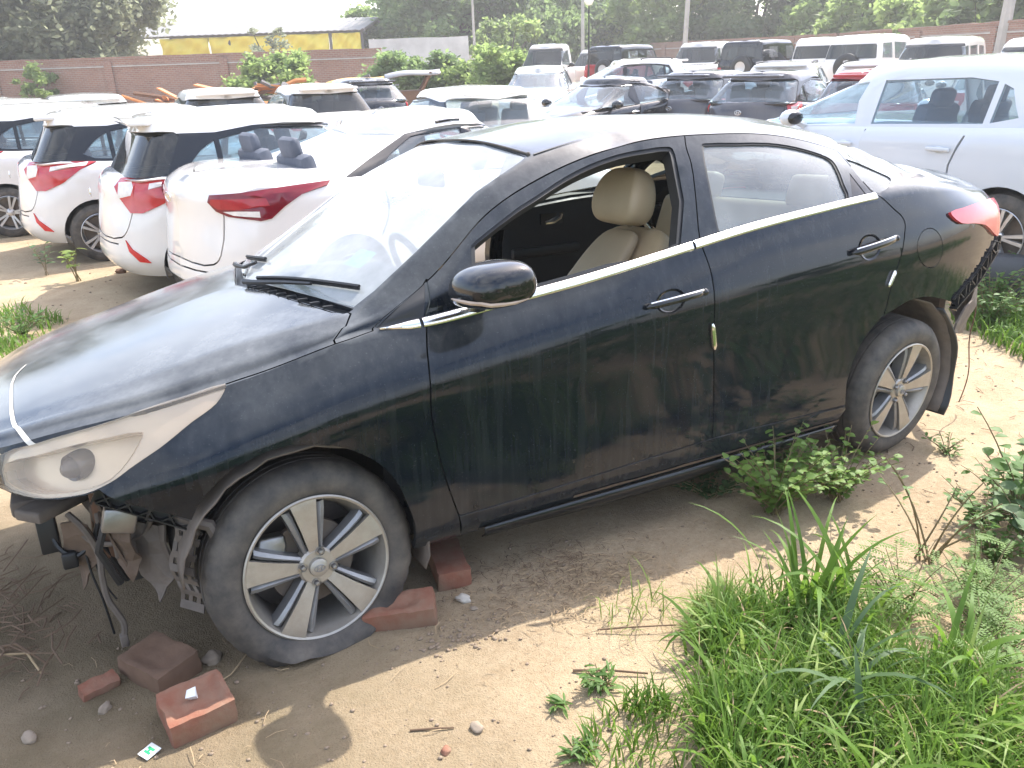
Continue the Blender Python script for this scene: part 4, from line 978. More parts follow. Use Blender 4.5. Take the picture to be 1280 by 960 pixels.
class CarShape:
    def __init__(s, p):
        s.p = p; L, W, H = p['L'], p['W'], p['H']; belt = lerp_fn(p['belt']); top = lerp_fn(p['top'])   # top: hood / deck height at the centre line
        wf = lambda x: 1-.04*max(0, (x-.72*L)/(.28*L))**2-.03*max(0, (.2*L-x)/(.2*L))**2
        cr0, cf0, nr = p.get('cr', .42), p.get('cf', .55), p.get('n', 2.8); zb = p.get('zb', .22)
        xr = lambda d: d; bt = p.get('tail', [.10, .02, .0, .02, .04, .07])   # rear face x at the ring heights
        ft = p.get('nose', [.12, .02, 0, .05, .12, .20])
        zs = [zb, zb+.10, zb+.28, None, None, None]
        rings = [ring(bt[0], L-ft[0], W*.93, cr0, cf0, zb, nr, nr, wf), ring(bt[1], L-ft[1], W*.985, cr0, cf0, zb+.10, nr, nr, wf),
                 ring(bt[2], L-ft[2], W, cr0, cf0, zb+.30, nr, nr, wf),
                 ring(bt[3], L-ft[3], W*p.get('sh', .995), cr0, cf0, lambda x: belt(x)-.20, nr, nr, wf),
                 ring(bt[4], L-ft[4], W*.965, cr0, cf0, lambda x: belt(x)-.03, nr, nr, wf),
                 ring(bt[5], L-ft[5], W*.93, cr0, cf0, lambda x: belt(x), nr, nr, wf),
                 ring(bt[5]+.05, L-ft[5]-.06, W*.84, cr0*.9, cf0*.9, lambda x: belt(x)*.45+top(x)*.55, nr, nr, wf),
                 ring(bt[5]+.10, L-ft[5]-.12, W*.45, cr0*.5, cf0*.5, lambda x: top(x)-.006, nr, nr, wf),
                 ring(bt[5]+.12, L-ft[5]-.14, .001, .05, .05, lambda x: top(x), nr, nr, wf)]
        for pt in (rings[-1],):
            for i in range(len(pt)): pt[i] = (pt[i][0], 0., pt[i][2])
        T = [0, .10, .30, .62, .80, .84, .95, 1.3, 1.7]; n = len(RU)
        tb = [False]*9; tb[5] = False
        s.low = Loft(RU, T, rings, [[False]*n for _ in T], tb)
        g = p['cab']; zt = lambda x: H-.11+.0*x; cn = g.get('n', 3.2)
        rz = lerp_fn(g['roof']) if 'roof' in g else (lambda x: H-.03*((x-(g['tr']+g['tf'])/2)/((g['tf']-g['tr'])/2))**2)
        c1, c2 = g.get('cr', .30), g.get('cf', .42); tw = g.get('tw', .73); mw = g.get('mw', .5)
        def gr(k, w, dz=None):   # k 0 at the belt, 1 at the roof edge
            return ring(g['br']*(1-k)+g['tr']*k, g['bf']*(1-k)+g['tf']*k, w*W, c1, c2, dz, cn, cn, None)
        zlow = lambda x: max(belt(min(max(x, .1), L-.3)), min(top(x), belt(x)+.08) if x > g['bf']-.5 else 0)-.012
        e = .12
        G = [gr(0, .93, zlow), gr(.5, .93*(1-mw)+tw*mw+.012, lambda x: (zlow(x)+rz(x)-e)/2), gr(1, tw, lambda x: rz(x)-e),
             ring(g['tr']+.03, g['tf']-.05, W*(tw-.07), c1, c2, lambda x: rz(x)-e*.38, cn, cn), ring(g['tr']+.15, g['tf']-.2, W*(tw-.25), c1*.8, c2*.8, lambda x: rz(x)-.02, cn, cn),
             ring(g['tr']+.18, g['tf']-.25, .001, .05, .05, rz, cn, cn)]
        G[-1] = [(a, 0., c) for a, b, c in G[-1]]
        s.gT = [0, .5, 1, 1.12, 1.35, 1.7]; gb = [False]*6; gb[2] = True
        s.cab = Loft(RU, s.gT, G, [[False]*n for _ in s.gT], gb)
    def uv(s, loft, x, z, tmax):
        """surface parameters of a point on the flank"""
        u, t = 2., tmax*.5
        for _ in range(5):
            us = np.linspace(.8, 3.2, 97); X = loft.raw(us, np.full(97, t))[:, 0]; u = float(np.interp(x, X, us))
            ts = np.linspace(0, tmax, 81); Z = loft.raw(np.full(81, u), ts)[:, 2]; t = float(np.interp(z, Z, ts))
        return (u, t)
    def tz(s, loft, u, z, tmax):
        ts = np.linspace(0, tmax, 81); Z = loft.raw(np.full(81, u), ts)[:, 2]; return (u, float(np.interp(z, Z, ts)))
PLASTIC = mat_glass('plastic_seat_cover', (.85, .88, .92), .25, (.55, .60, .68), scale=9)
M['seat_grey'] = simple('grey_seat_cloth', (.085, .095, .12), .8)
M['glass_dark'] = mat_glass('dark_tailgate_glass', (.10, .12, .12), .10, (.30, .29, .26), scale=3)
M['glass_pale'] = mat_glass('pale_car_glass', (.62, .72, .76), .14, (.55, .60, .64), scale=2)
M['screen_white'] = mat_glass('glare_rear_screen', (.6, .68, .70), .5, (.74, .75, .75), up=.3, scale=2)  # white film paints in the glare on the saloon's rear glass
M['lamp_clear'] = simple('clear_lamp_part', (.72, .68, .64), .2)
def _red2():
    t = NT('tail_lamp_red'); v = t.coord(); f = t.noise(v, 16, 2)
    p = t.bsdf(t.mix(f, (.36, .008, .015), (.55, .03, .035)), .12); p.inputs['Coat Weight'].default_value = .7; return t.done(p)
M['red_lamp'] = _red2()
M['red_dark'] = simple('dark_red_lamp', (.16, .006, .014), .1)
M['red_mid'] = simple('mid_red_lamp', (.34, .01, .02), .12)
M['reflector'] = simple('red_reflector', (.55, .02, .02), .2)
def simple_wheel(car_, p, x, sd, r=.30, dark=False, spokes=5):
    w = link(bpy.data.objects.new('wheel', None), car_); w.location = (x, sd*(p['W']-.105), r); w.rotation_euler = (0, 0, 0 if sd < 0 else math.pi)
    hw = .095; q = r/.30; m = MB()
    m.lathe([(.195*q, -hw+.01), (.21*q, -hw-.006), (.245*q, -hw-.010), (.275*q, -hw+.004), (.295*q, -hw+.02), (.30*q, -hw+.04), (.30*q, -.03), (.293*q, -.026), (.293*q, -.018), (.30*q, -.014), (.30*q, .014), (.293*q, .018), (.293*q, .026), (.30*q, .03), (.30*q, hw-.04), (.28*q, hw), (.2*q, hw)], 48)
    m.build('tyre', M['tyre'], w, angle=35)
    rm = M['alloy_silver'] if not dark else M['black_plastic']
    m = MB(); m.lathe([(.195*q, -hw+.03), (.203*q, -hw-.004), (.198*q, -hw-.006), (.188*q, -hw+.012), (.178*q, hw-.05), (.05, hw-.05), (0, hw-.05)], 40)
    for k in range(spokes):
        for o in (-.13, .13) if spokes == 5 else (0,):
            a = 2*math.pi*k/spokes+.3; Rk = Matrix.Rotation(a, 4, 'Y')
            pr = [(.035, o*.05-.010), (.035, o*.05+.010), (.12*q, o*.16+.012), (.192*q, o*.26+.014), (.192*q, o*.26-.014), (.12*q, o*.16-.012)]
            V = [Rk @ Vector((b, -hw+.012-.012*(a_ > .1), a_)) for a_, b in pr]+[Rk @ Vector((b, -hw+.035, a_)) for a_, b in pr]
            m.add(V, [(0, 1, 2, 5), (5, 2, 3, 4)]+[(i, i+6, (i+1) % 6+6, (i+1) % 6) for i in range(6)])
    m.lathe([(0, -hw+.004), (.03, -hw+.005), (.05, -hw+.016), (.05, -hw+.04)], 20)
    m.build('rim', rm, w, angle=30)
    m = MB(); m.lathe([(0, -hw+.075), (.17*q, -hw+.075), (.17*q, -hw+.09)], 24); m.build('brake_disc', M['brake'], w)
    for k in range(5):
        a = k*1.2566; m = MB(); m.ball((.030*math.sin(a)*1.2, -hw+.004, .030*math.cos(a)*1.2), .0075, 6); m.build('lug_nut', M['dull_metal'], w)
    return w
M['alloy_silver'] = simple('silver_alloy', (.52, .52, .53), .35, .7, var=.15)
def build_car(name, p, paint, res=.12, detail=True):
    """one vehicle of a kind, at the origin; returns its Empty"""
    S = CarShape(p); root = bpy.data.objects.new(name, None); COL.objects.link(root); W, L, H = p['W'], p['L'], p['H']
    roofm = p.get('roofm', paint); S2 = (-1, 1)
    sk = Skin(0, 4, 0, 1.7, res, .07 if res < .1 else .12, ts=(.30, .84,), us=())
    for x, r in ((p['wr'], p['wrad']), (p['wfr'], p['wrad'])):
        R2 = r*1.16; c = [(x+R2*math.cos(a), r+R2*math.sin(a)) for a in np.linspace(-.35, math.pi+.35, 22)]
        poly = [S.uv(S.low, a, max(b, p.get('zb', .22)-.05), .84) for a, b in c]; poly = [(u, t if b > p.get('zb', .22) else -.01) for (u, t), (a, b) in zip(poly, c)]
        sk.loop('_void', poly+[(poly[-1][0], -.02), (poly[0][0], -.02)])
    for line in p.get('seams', []):
        pts = [S.uv(S.low, a, b, .84) for a, b in line]
        sk.seam(smooth_line(pts, 3), .006)
    for line in p.get('tseams', []): sk.seam(smooth_line([S.tz(S.low, u, z, .84) for u, z in line], 3), .006)
    kinds = []
    for nm, poly, mt in p.get('lamps', []):          # polygons given as (u, z)
        sk.loop(nm, [S.tz(S.low, u, z, .84) for u, z in poly]); kinds.append((nm, mt))
    if p.get('trim'):
        zt = p['trim']
        sk.loop('trim', [(-.01, -.01)]+[S.tz(S.low, u, zt, .84) for u in np.linspace(0, 4, 30)]+[(4.01, -.01)]) if False else None
    sk.solve(); sk.cls[sk.cls == ''] = 'body'
    body = sk.panel(S.low, 'body', 'body', paint, root, flange=.03, sides=(-1,), angle=35)[0]
    b2 = sk.panel(S.low, 'body', 'body', paint, root, flange=.03, sides=(1,), angle=35)[0]
    # join the two halves of the body into one mesh
    bm = bmesh.new(); bm.from_mesh(body.data); bm.from_mesh(b2.data); bmesh.ops.remove_doubles(bm, verts=bm.verts, dist=.002); bm.to_mesh(body.data); bm.free()
    body.data.polygons.foreach_set('use_smooth', [True]*len(body.data.polygons)); body.data.set_sharp_from_angle(angle=R_(35)); bpy.data.objects.remove(b2)
    seen = {}
    for nm, mt in kinds: seen[nm] = mt
    holders = {}
    for nm, mt in seen.items():
        base = nm.split(':')[0]
        for sd in S2:
            par = holders.get((nm.split(':')[1], sd)) if ':' in nm and nm.split(':')[1] in [k[0] for k in holders] else root
            o = sk.panel(S.low, base, nm, M[mt], par, off=.010, flange=.03, sides=(sd,))
            if o and ':' not in nm: holders[(nm, sd)] = o[0]
    # cabin
    sg = Skin(0, 4, 0, 1.7, res, .06 if res < .1 else .1, ts=(1.,)); g = p['cab']; wins = []
    wsu, bku = g.get('wsu', 3.22), g.get('bku', .78); v0, v1 = g.get('wsv', (.05, .93)); r0, r1 = g.get('bkv', (.08, .90))
    sg.loop('windscreen', [(4.01, v0), (wsu+.05, v0), (wsu, v0+.05), (wsu, v1-.05), (wsu+.05, v1), (4.01, v1)]); wins.append(('windscreen', g.get('wsm', 'glass_pale')))
    sg.loop('rear_window', [(-.01, r0), (bku-.06, r0), (bku, r0+.06), (bku, r1-.08), (bku-.08, r1), (-.01, r1)]); wins.append(('rear_window', g.get('bkm', 'glass_dark')))
    cz = lambda x, h: x
    for i, (poly, mt) in enumerate(g['side']):
        pts = []
        for x, h in poly:
            us = np.linspace(.5, 3.5, 121); X = S.cab.raw(us, np.full(121, h))[:, 0]; pts.append((float(np.interp(x, X, us)), h))
        sg.loop('side_window%d' % i, pts); wins.append(('side_window%d' % i, mt))
    if g.get('black'):
        for poly in g['black']:
            pts = []
            for x, h in poly:
                us = np.linspace(.3, 3.5, 121); X = S.cab.raw(us, np.full(121, h))[:, 0]; pts.append((float(np.interp(x, X, us)), h))
            sg.loops.setdefault('pillar_trim', []).append(pts); sg.chains([pts], True)
            # side windows win over the trim
            sg.loops['pillar_trim'], t_ = sg.loops['pillar_trim'], None
        sg.loops = {k: sg.loops[k] for k in ['pillar_trim']+[k for k in sg.loops if k != 'pillar_trim']}
    sg.solve(); sg.cls[sg.cls == ''] = 'cabin'
    if g.get('roofpaint'):   # cabin in body colour below the rail, roof in another
        sg.cls[(sg.cls == 'cabin') & (sg.C[:, 1] > 1.0)] = 'roof'
    for cls, mt in (('cabin', p.get('cabm', paint)), ('roof', roofm), ('pillar_trim', M['black_gloss'])):
        if (sg.cls == cls).any():
            o1 = sg.panel(S.cab, cls, cls, mt, root, flange=.03, sides=(-1,), angle=35)[0]; o2 = sg.panel(S.cab, cls, cls, mt, root, flange=.03, sides=(1,), angle=35)[0]
            bm = bmesh.new(); bm.from_mesh(o1.data); bm.from_mesh(o2.data); bmesh.ops.remove_doubles(bm, verts=bm.verts, dist=.0015); bm.to_mesh(o1.data); bm.free()
            o1.data.polygons.foreach_set('use_smooth', [True]*len(o1.data.polygons)); o1.data.set_sharp_from_angle(angle=R_(35)); bpy.data.objects.remove(o2)
    for nm, mt in wins:
        base = nm.rstrip('0123456789')
        if base in ('windscreen', 'rear_window'):
            o1 = sg.panel(S.cab, base, nm, M[mt], root, off=-.008, flange=0, sides=(-1,))[0]; o2 = sg.panel(S.cab, base, nm, M[mt], root, off=-.008, flange=0, sides=(1,))[0]
            bm = bmesh.new(); bm.from_mesh(o1.data); bm.from_mesh(o2.data); bmesh.ops.remove_doubles(bm, verts=bm.verts, dist=.0015); bm.to_mesh(o1.data); bm.free()
            o1.data.polygons.foreach_set('use_smooth', [True]*len(o1.data.polygons)); bpy.data.objects.remove(o2)
        else:
            for sd in S2: sg.panel(S.cab, base, nm, M[mt], root, off=-.008, flange=.0, sides=(sd,))
    # inside and underneath
    m = MB(); m.box((L*.5, 0, .42), (L*.86, W*1.5, .30)); m.box((g['bf']-.1, 0, .75), (.35, W*1.7, .35)); m.build('underbody', M['interior_dark'], root)
    if detail:
        for (sx, n) in ((p.get('s1', L*.52), 2), (p.get('s2', L*.27), 2)):
            for sy in (-.37, .37):
                m = MB(); m.box((sx, sy, .62), (.5, .46, .16)); m.box((sx-.27, sy, .92), (.13, .46, .62), Matrix.Rotation(-.25, 4, 'Y')); m.box((sx-.36, sy, 1.26), (.10, .25, .17), Matrix.Rotation(-.2, 4, 'Y'))
                o = m.build('seat', p.get('seatm', M['seat_grey']), root); bevel(o, .045, 2)
    for x in (p['wr'], p['wfr']):
        for sd in S2:
            simple_wheel(root, p, x, sd, p['wrad'], p.get('darkw', False), p.get('spokes', 5))
            V = []; F = []
            for i in range(15):
                a = -.3+(math.pi+.6)*i/14
                for j in range(3): V.append((x+p['wrad']*1.15*math.cos(a), sd*(W-.03-.14*j), p['wrad']+p['wrad']*1.15*math.sin(a)))
            for i in range(14):
                for j in range(2): F.append((i*3+j, i*3+j+1, i*3+4+j, i*3+3+j))
            mesh_obj('arch_liner', V, F, M['black_plastic'], root)
    ev = lambda loft, u, t, sd, o=0.: (lambda q: Vector((q[0], sd*q[1], q[2])))(loft.ev([u], [t], np.array([o]))[0])
    for sd in S2:
        for (x, z) in p.get('handles', []):
            u, t = S.uv(S.low, x, z, .84); m = MB(); c = ev(S.low, u, t, sd, .022); m.box(c, (.20, .018, .030)); o = m.build('door_handle', p.get('handlem', paint), root); bevel(o, .008)
            m = MB(); m.ball(ev(S.low, u, t-.005, sd, -.012), (.07, .02, .035), 10); m.build('handle_cup', p.get('handlem', paint), root)
        if 'mirror' in p:
            x, z = p['mirror']; m = MB(); m.ball((x, sd*(W+.10), z), (.085, .115, .075), 14); m.tube([(x-.02, sd*(W-.08), z-.08), (x, sd*(W+.04), z-.03)], .03, 6); o = m.build('mirror', p.get('mirrorm', paint), root)
            m = MB(); m.ball((x-.055, sd*(W+.10), z), (.035, .095, .058), 12); m.build('mirror_glass', M['black_gloss'], o)
        if p.get('rails'):
            a, b = p['rails']; us = np.linspace(a, b, 16); pts = [ev(S.cab, u, 1.16, sd, .028*min(1, math.sin(math.pi*(u-a)/(b-a))*4)) for u in us]
            m = MB(); m.tube(pts, .016, 6); m.build('roof_rail', M[p.get('railm', 'black_plastic')], root)
        if p.get('gutter'):
            us = np.linspace(*p['gutter'], 24); m = MB(); m.tube([ev(S.cab, u, 1.03, sd, .002) for u in us], .012, 5); m.build('drip_moulding', M['black_gloss'], root)
        for nm, poly, mt in p.get('flank', []):          # flat trim pieces on the flank: (x, z) polygons
            V = []; n = len(poly)
            for o in (.006, .018):
                for x, z in poly: u, t = S.uv(S.low, x, z, .84); V.append(ev(S.low, u, t, sd, o))
            mesh_obj(nm, V, [tuple(range(n-1, -1, -1)) if sd > 0 else tuple(range(n)), tuple(range(n, 2*n)) if sd > 0 else tuple(range(2*n-1, n-1, -1))]+[(i, (i+1) % n, n+(i+1) % n, n+i) for i in range(n)], M[mt], root, False)
    if p.get('spoiler'):
        xs, zs, wd, dp = p['spoiler']; m = MB(); m.box((xs, 0, zs), (dp, wd*2, .045)); o = m.build('roof_spoiler', p.get('spoilm', roofm), root); bevel(o, .018, 3)
    if p.get('emblem'):
        x, z = p['emblem']; e = link(bpy.data.objects.new('badge', None), root); e.location = (x, 0, z); e.rotation_euler = (0, 0, R_(-90))
        emblem_ring(e, M['chrome'], .045, 0)
    for nm, c, d, mt in p.get('boxes', []):
        m = MB(); m.box(c, d); o = m.build(nm, M[mt] if isinstance(mt, str) else mt, root); bevel(o, min(d)*.25)
    if p.get('spare'):
        x, y, z, r = p['spare']; w = link(bpy.data.objects.new('spare_wheel', None), root); w.location = (x, y, z); w.rotation_euler = (0, 0, R_(-90)); m = MB()
        m.lathe([(.5*r, -.11), (.6*r, -.12), (.9*r, -.10), (r, -.06), (r, .06), (.9*r, .10), (.5*r, .10)], 36); m.build('tyre', M['black_plastic'], w)
        m = MB(); m.lathe([(0, -.085), (.2*r, -.09), (.55*r, -.10), (.55*r, .0)], 20); m.build('rim', M['alloy_silver'] if p.get('spare_rim') else M['black_plastic'], w)
    return root
P_HATCH = dict(L=3.80, W=.84, H=1.52, wr=.72, wfr=3.17, wrad=.30, belt=[(0, 1.03), (.5, 1.03), (1.0, .99), (2.6, .93), (3.4, .86), (3.8, .74)], top=[(0, 1.05), (2.6, 1.05), (2.75, 1.04), (3.4, .93), (3.7, .82)],
    tail=[.10, .0, .0, .06, .10, .14], cr=.55, n=2.3, seams=[[(1.18, .96), (1.22, .7), (1.12, .55)], [(2.02, .95), (2.03, .3)], [(3.0, .88), (3.02, .3)]],
    tseams=[[(0., .55), (.45, .56), (.52, .62), (.56, .72), (.62, .98)], [(0, .50), (.4, .50)]],
    lamps=[('tail_lamp', [(.40, 1.02), (.58, 1.045), (.85, 1.05), (1.06, 1.045), (1.10, 1.02), (1.02, .95), (.86, .83), (.68, .76), (.56, .76), (.44, .87), (.38, .96)], 'red_lamp'),
           ('clear_strip:tail_lamp', [(.74, .985), (1.04, 1.012), (1.05, .98), (.74, .945)], 'lamp_clear'), ('clear_lens:tail_lamp', [(.42, .99), (.56, 1.00), (.60, .96), (.57, .90), (.42, .87)], 'lamp_clear'),
           ('reflector', [(.50, .54), (.57, .47), (.70, .40), (.74, .36), (.64, .37), (.54, .45)], 'reflector'),
           ('headlamp', [(3.2, .80), (3.5, .78), (3.62, .72), (3.5, .66), (3.3, .68), (3.15, .74)], 'lamp_clear')],
    cab=dict(br=.20, tr=.42, bf=2.98, tf=2.02, tw=.72, n=3.4, cr=.30, roof=[(.3, 1.485), (.8, 1.515), (1.4, 1.525), (2.0, 1.49), (2.4, 1.44)], bkm='glass_dark', bku=1.02, bkv=(.04, .93),
        side=[([(.70, .22), (.80, .12), (.96, .11), (.96, .72), (.84, .55)], 'glass_pale'), ([(1.0, .11), (2.02, .09), (2.02, .90), (1.35, .88), (1.0, .74)], 'glass_pale'), ([(2.10, .09), (2.80, .06), (2.75, .15), (2.20, .90), (2.10, .90)], 'glass_pale')],
        black=[[(.30, .05), (.92, .05), (2.06, .04), (2.86, .02), (2.80, .2), (2.2, .95), (1.3, .94), (.98, .86), (.62, .90), (.46, .90)]]),
    handles=[(1.32, .82), (2.20, .80)], mirror=(2.62, 1.02), rails=None, gutter=None, spoiler=(.44, 1.435, .52, .20), emblem=(-.005, .88))
P_H2 = dict(P_HATCH, lamps=[('tail_lamp', [(.64, 1.01), (.85, 1.035), (1.03, 1.03), (1.0, .95), (.85, .86), (.68, .87)], 'red_lamp'), ('clear_strip:tail_lamp', [(.72, .96), (.90, .97), (.86, .92), (.74, .92)], 'lamp_clear')]+[l for l in P_HATCH['lamps'] if 'tail' not in l[0]], cab=dict(P_HATCH['cab'], bkm='glass_pale', br=.16, tr=.60))
P_SEDAN = dict(L=4.40, W=.865, H=1.475, wr=.98, wfr=3.56, wrad=.305, belt=[(0, 1.05), (.6, 1.06), (1.2, 1.04), (3.0, .92), (4.0, .80), (4.4, .70)], top=[(0, 1.10), (.5, 1.16), (1.2, 1.12), (3.3, 1.0), (3.5, .98), (4.2, .82)],
    tail=[.12, .0, .0, .05, .06, .08], cr=.55, n=2.4, seams=[[(1.30, 1.0), (1.34, .8), (1.25, .6)], [(2.25, .97), (2.27, .3)], [(3.3, .9), (3.33, .3)]], tseams=[[(0, .52), (.35, .53), (.42, .6), (.45, 1.02)], [(0, .46), (.5, .47)]],
    lamps=[('tail_lamp', [(.36, 1.01), (.6, 1.025), (.9, 1.045), (1.18, 1.06), (1.16, 1.025), (1.03, .99), (.92, .925), (.82, .85), (.74, .838), (.5, .87), (.40, .905), (.34, .965)], 'red_dark'),
           ('lamp_band:tail_lamp', [(.37, .985), (.6, .99), (.80, .99), (.82, .94), (.6, .92), (.42, .92), (.36, .955)], 'red_mid'), ('clear_lens:tail_lamp', [(.46, .905), (.58, .91), (.74, .905), (.74, .862), (.54, .88)], 'lamp_clear'),
           ('headlamp', [(3.2, .80), (3.5, .76), (3.7, .70), (3.5, .64), (3.2, .68)], 'lamp_clear')],
    cab=dict(br=.42, tr=1.62, bf=3.55, tf=2.65, tw=.66, n=3.0, cr=.40, cf=.45, bkm='screen_white', bkv=(.10, .92), bku=.74, roof=[(1.3, 1.40), (1.6, 1.445), (2.2, 1.478), (2.8, 1.45), (3.1, 1.40)],
        side=[([(1.30, .10), (2.25, .08), (2.24, .90), (1.75, .86), (1.52, .60)], 'glass_pale'), ([(2.33, .08), (3.25, .05), (3.1, .25), (2.52, .90), (2.33, .90)], 'glass_pale')],
        black=[[(1.02, .08), (3.35, .03), (3.2, .3), (2.55, .95), (1.72, .92), (1.30, .5)]]),
    handles=[(1.45, .88), (2.45, .86)], mirror=(3.02, 1.02), gutter=(1.0, 3.1), emblem=(-.005, .97), handlem=M['chrome'])
P_SUV = dict(L=3.90, W=.87, H=1.60, wr=.74, wfr=3.20, wrad=.32, zb=.26, belt=[(0, 1.10), (.6, 1.10), (2.6, 1.02), (3.4, .97), (3.9, .88)], top=[(0, 1.12), (2.6, 1.10), (3.4, 1.04), (3.75, .96)],
    tail=[.10, .0, .0, .03, .06, .10], cr=.5, n=2.6, seams=[[(1.12, 1.03), (1.20, .72), (1.10, .60)], [(2.02, 1.03), (2.02, .3)], [(3.0, .98), (3.02, .3)]], tseams=[[(0, .60), (.4, .60), (.5, .68), (.52, 1.06)], [(0, .50), (.5, .50)]],
    lamps=[('tail_lamp', [(.46, 1.06), (.7, 1.06), (.98, 1.03), (1.04, .98), (.92, .88), (.7, .80), (.50, .84), (.44, .95)], 'red_lamp'), ('clear_lens:tail_lamp', [(.52, .94), (.72, .95), (.80, .90), (.68, .85), (.54, .87)], 'lamp_clear'),
           ('headlamp', [(3.2, .88), (3.6, .84), (3.6, .74), (3.25, .74)], 'lamp_clear')],
    cab=dict(br=.20, tr=.42, bf=3.0, tf=2.15, tw=.75, n=3.6, cr=.28, bkm='glass_pale', bkv=(.08, .86), bku=.84, roof=[(.3, 1.55), (.8, 1.59), (1.4, 1.60), (2.0, 1.58), (2.5, 1.52)],
        side=[([(.78, .22), (.98, .12), (.98, .80), (.90, .72)], 'glass_pale'), ([(1.03, .11), (2.00, .09), (2.00, .90), (1.25, .90), (1.03, .84)], 'glass_pale'), ([(2.08, .09), (2.88, .06), (2.80, .22), (2.28, .90), (2.08, .90)], 'glass_pale')],
        black=[[(.70, .10), (.98, .08), (2.06, .05), (2.94, .02), (2.86, .25), (2.3, .95), (1.2, .95), (.88, .86)]]),
    handles=[(1.30, .92), (2.20, .91)], mirror=(2.72, 1.10), rails=(1.02, 2.9), spoiler=(.40, 1.515, .54, .18), emblem=(-.005, .98))
P_JEEP = dict(L=3.90, W=.88, H=1.86, wr=.75, wfr=3.15, wrad=.37, zb=.42, belt=[(0, 1.18), (3.9, 1.12)], top=[(0, 1.2), (2.6, 1.2), (3.7, 1.17)], tail=[.03, .0, .0, .0, .0, .02], nose=[.02, 0, 0, .02, .04, .08], cr=.14, cf=.2, n=5.,
    seams=[[(2.0, 1.14), (2.0, .5)], [(2.85, 1.14), (2.85, .5)]], lamps=[('tail_lamp', [(.70, .98), (.86, .98), (.86, .74), (.70, .74)], 'red_lamp'), ('headlamp', [(3.5, 1.0), (3.7, 1.0), (3.7, .84), (3.5, .84)], 'lamp_clear')],
    cab=dict(br=.05, tr=.12, bf=2.75, tf=2.45, tw=.83, n=6., cr=.14, cf=.2, bku=.62, bkv=(.14, .84), bkm='glass_dark', roof=[(0, 1.82), (1.2, 1.86), (2.6, 1.83)],
        side=[([(.55, .22), (1.25, .20), (1.25, .80), (.62, .80)], 'glass_pale'), ([(1.85, .12), (2.55, .10), (2.42, .82), (1.85, .84)], 'glass_pale')]),
    spare=(-.14, -.18, .98, .38), spare_rim=True, mirror=(2.6, 1.25), mirrorm=M['black_plastic'], spokes=6,
    boxes=[('bumper', (-.06, 0, .50), (.14, 1.5, .14), 'black_plastic'), ('lamp_post', (-.02, .72, .86), (.06, .12, .26), 'red_lamp')])
P_BOXY = dict(L=4.0, W=.87, H=1.88, wr=.85, wfr=3.25, wrad=.35, zb=.40, belt=[(0, 1.12), (4.0, 1.08)], top=[(0, 1.14), (2.6, 1.16), (3.9, 1.08)], tail=[.03, 0, 0, .0, .01, .02], cr=.18, cf=.3, n=4.5,
    seams=[[(1.2, 1.1), (1.2, .5)], [(2.05, 1.1), (2.05, .5)], [(2.85, 1.1), (2.85, .5)]], lamps=[('tail_lamp', [(.72, .95), (.88, .95), (.88, .72), (.72, .72)], 'red_lamp'), ('headlamp', [(3.4, .95), (3.7, .95), (3.7, .8), (3.4, .8)], 'lamp_clear')],
    cab=dict(br=.06, tr=.20, bf=2.85, tf=2.35, tw=.80, n=5., cr=.18, cf=.25, bku=.70, bkv=(.18, .80), bkm='glass_dark', roof=[(0, 1.84), (1.2, 1.88), (2.6, 1.83)],
        side=[([(.42, .20), (1.05, .18), (1.05, .80), (.50, .80)], 'glass_pale'), ([(1.20, .16), (1.95, .14), (1.95, .82), (1.20, .82)], 'glass_pale'), ([(2.08, .14), (2.70, .10), (2.45, .82), (2.08, .84)], 'glass_pale')]),
    mirror=(2.7, 1.22), mirrorm=M['black_plastic'], spokes=6, boxes=[('bumper', (-.04, 0, .52), (.12, 1.6, .16), 'black_plastic')])
P_TRUCK = dict(P_BOXY, L=4.3, H=1.98, wr=1.0, wfr=3.5, cab=dict(br=2.15, tr=2.2, bf=3.45, tf=2.95, tw=.80, n=5., cr=.15, cf=.3, bku=.7, bkv=(.3, .8), bkm='glass_dark', wsm='glass_dark', roof=[(2.2, 1.96), (2.9, 1.97), (3.2, 1.92)],
        side=[([(2.45, .12), (3.20, .10), (3.0, .80), (2.45, .84)], 'glass_pale')]), top=[(0, .75), (2.1, .75), (2.2, 1.18), (3.4, 1.18), (4.2, .95)], belt=[(0, 1.12), (3.4, 1.12), (4.3, .92)])
# ---------------------------------------------------------------- parked vehicles
PAINT = {k: mat_paint(k+'_paint', c, top=.14, streak=.03, rough=.10, low=.3, **kw) for k, c, kw in (('white', (.74, .705, .665), {}), ('grey', (.060, .058, .066), {}), ('black_far', (.012, .014, .018), {}), ('red', (.30, .012, .018), {}), ('silver', (.58, .60, .63), {}), ('maroon', (.14, .02, .02), {}))}
def recolour(root, old, new):
    for ch in [root]+list(root.children_recursive):
        for sl_ in getattr(ch, 'material_slots', []):
            if sl_.material is old: sl_.link = 'OBJECT'; sl_.material = new
def put(o, x, y, yaw, z=None, k=1.):
    o.location = (x, y, ground_z(x, y) if z is None else z); o.rotation_euler = (0, 0, yaw); o.scale = (k, k, k); return o
def more(src, x, y, yaw, label, cat='car', group=None, z=None, k=1., old=None, new=None):
    c = copy_tree(src); put(c, x, y, yaw, z, k); tag(c, label, cat, group)
    if new is not None: recolour(c, old, new)
    return c
def centred(L, x, y, yaw): return x-L/2*math.cos(yaw), y-L/2*math.sin(yaw), yaw
white = PAINT['white']
GW = 'white hatchbacks parked in a row'; GR = 'cars parked in the rows behind'; GB = 'jeeps and vans along the far wall'
hatch = build_car('hatchback', P_HATCH, white, .09)
tag(put(hatch, -.24, 4.98, .03), 'white hatchback next to the white saloon, whole red and clear tail lamp in view', 'car', GW)
more(hatch, -.89, 7.23, .0, 'white hatchback second in its row, rear wheel in view between two white hatchbacks', 'car', GW)
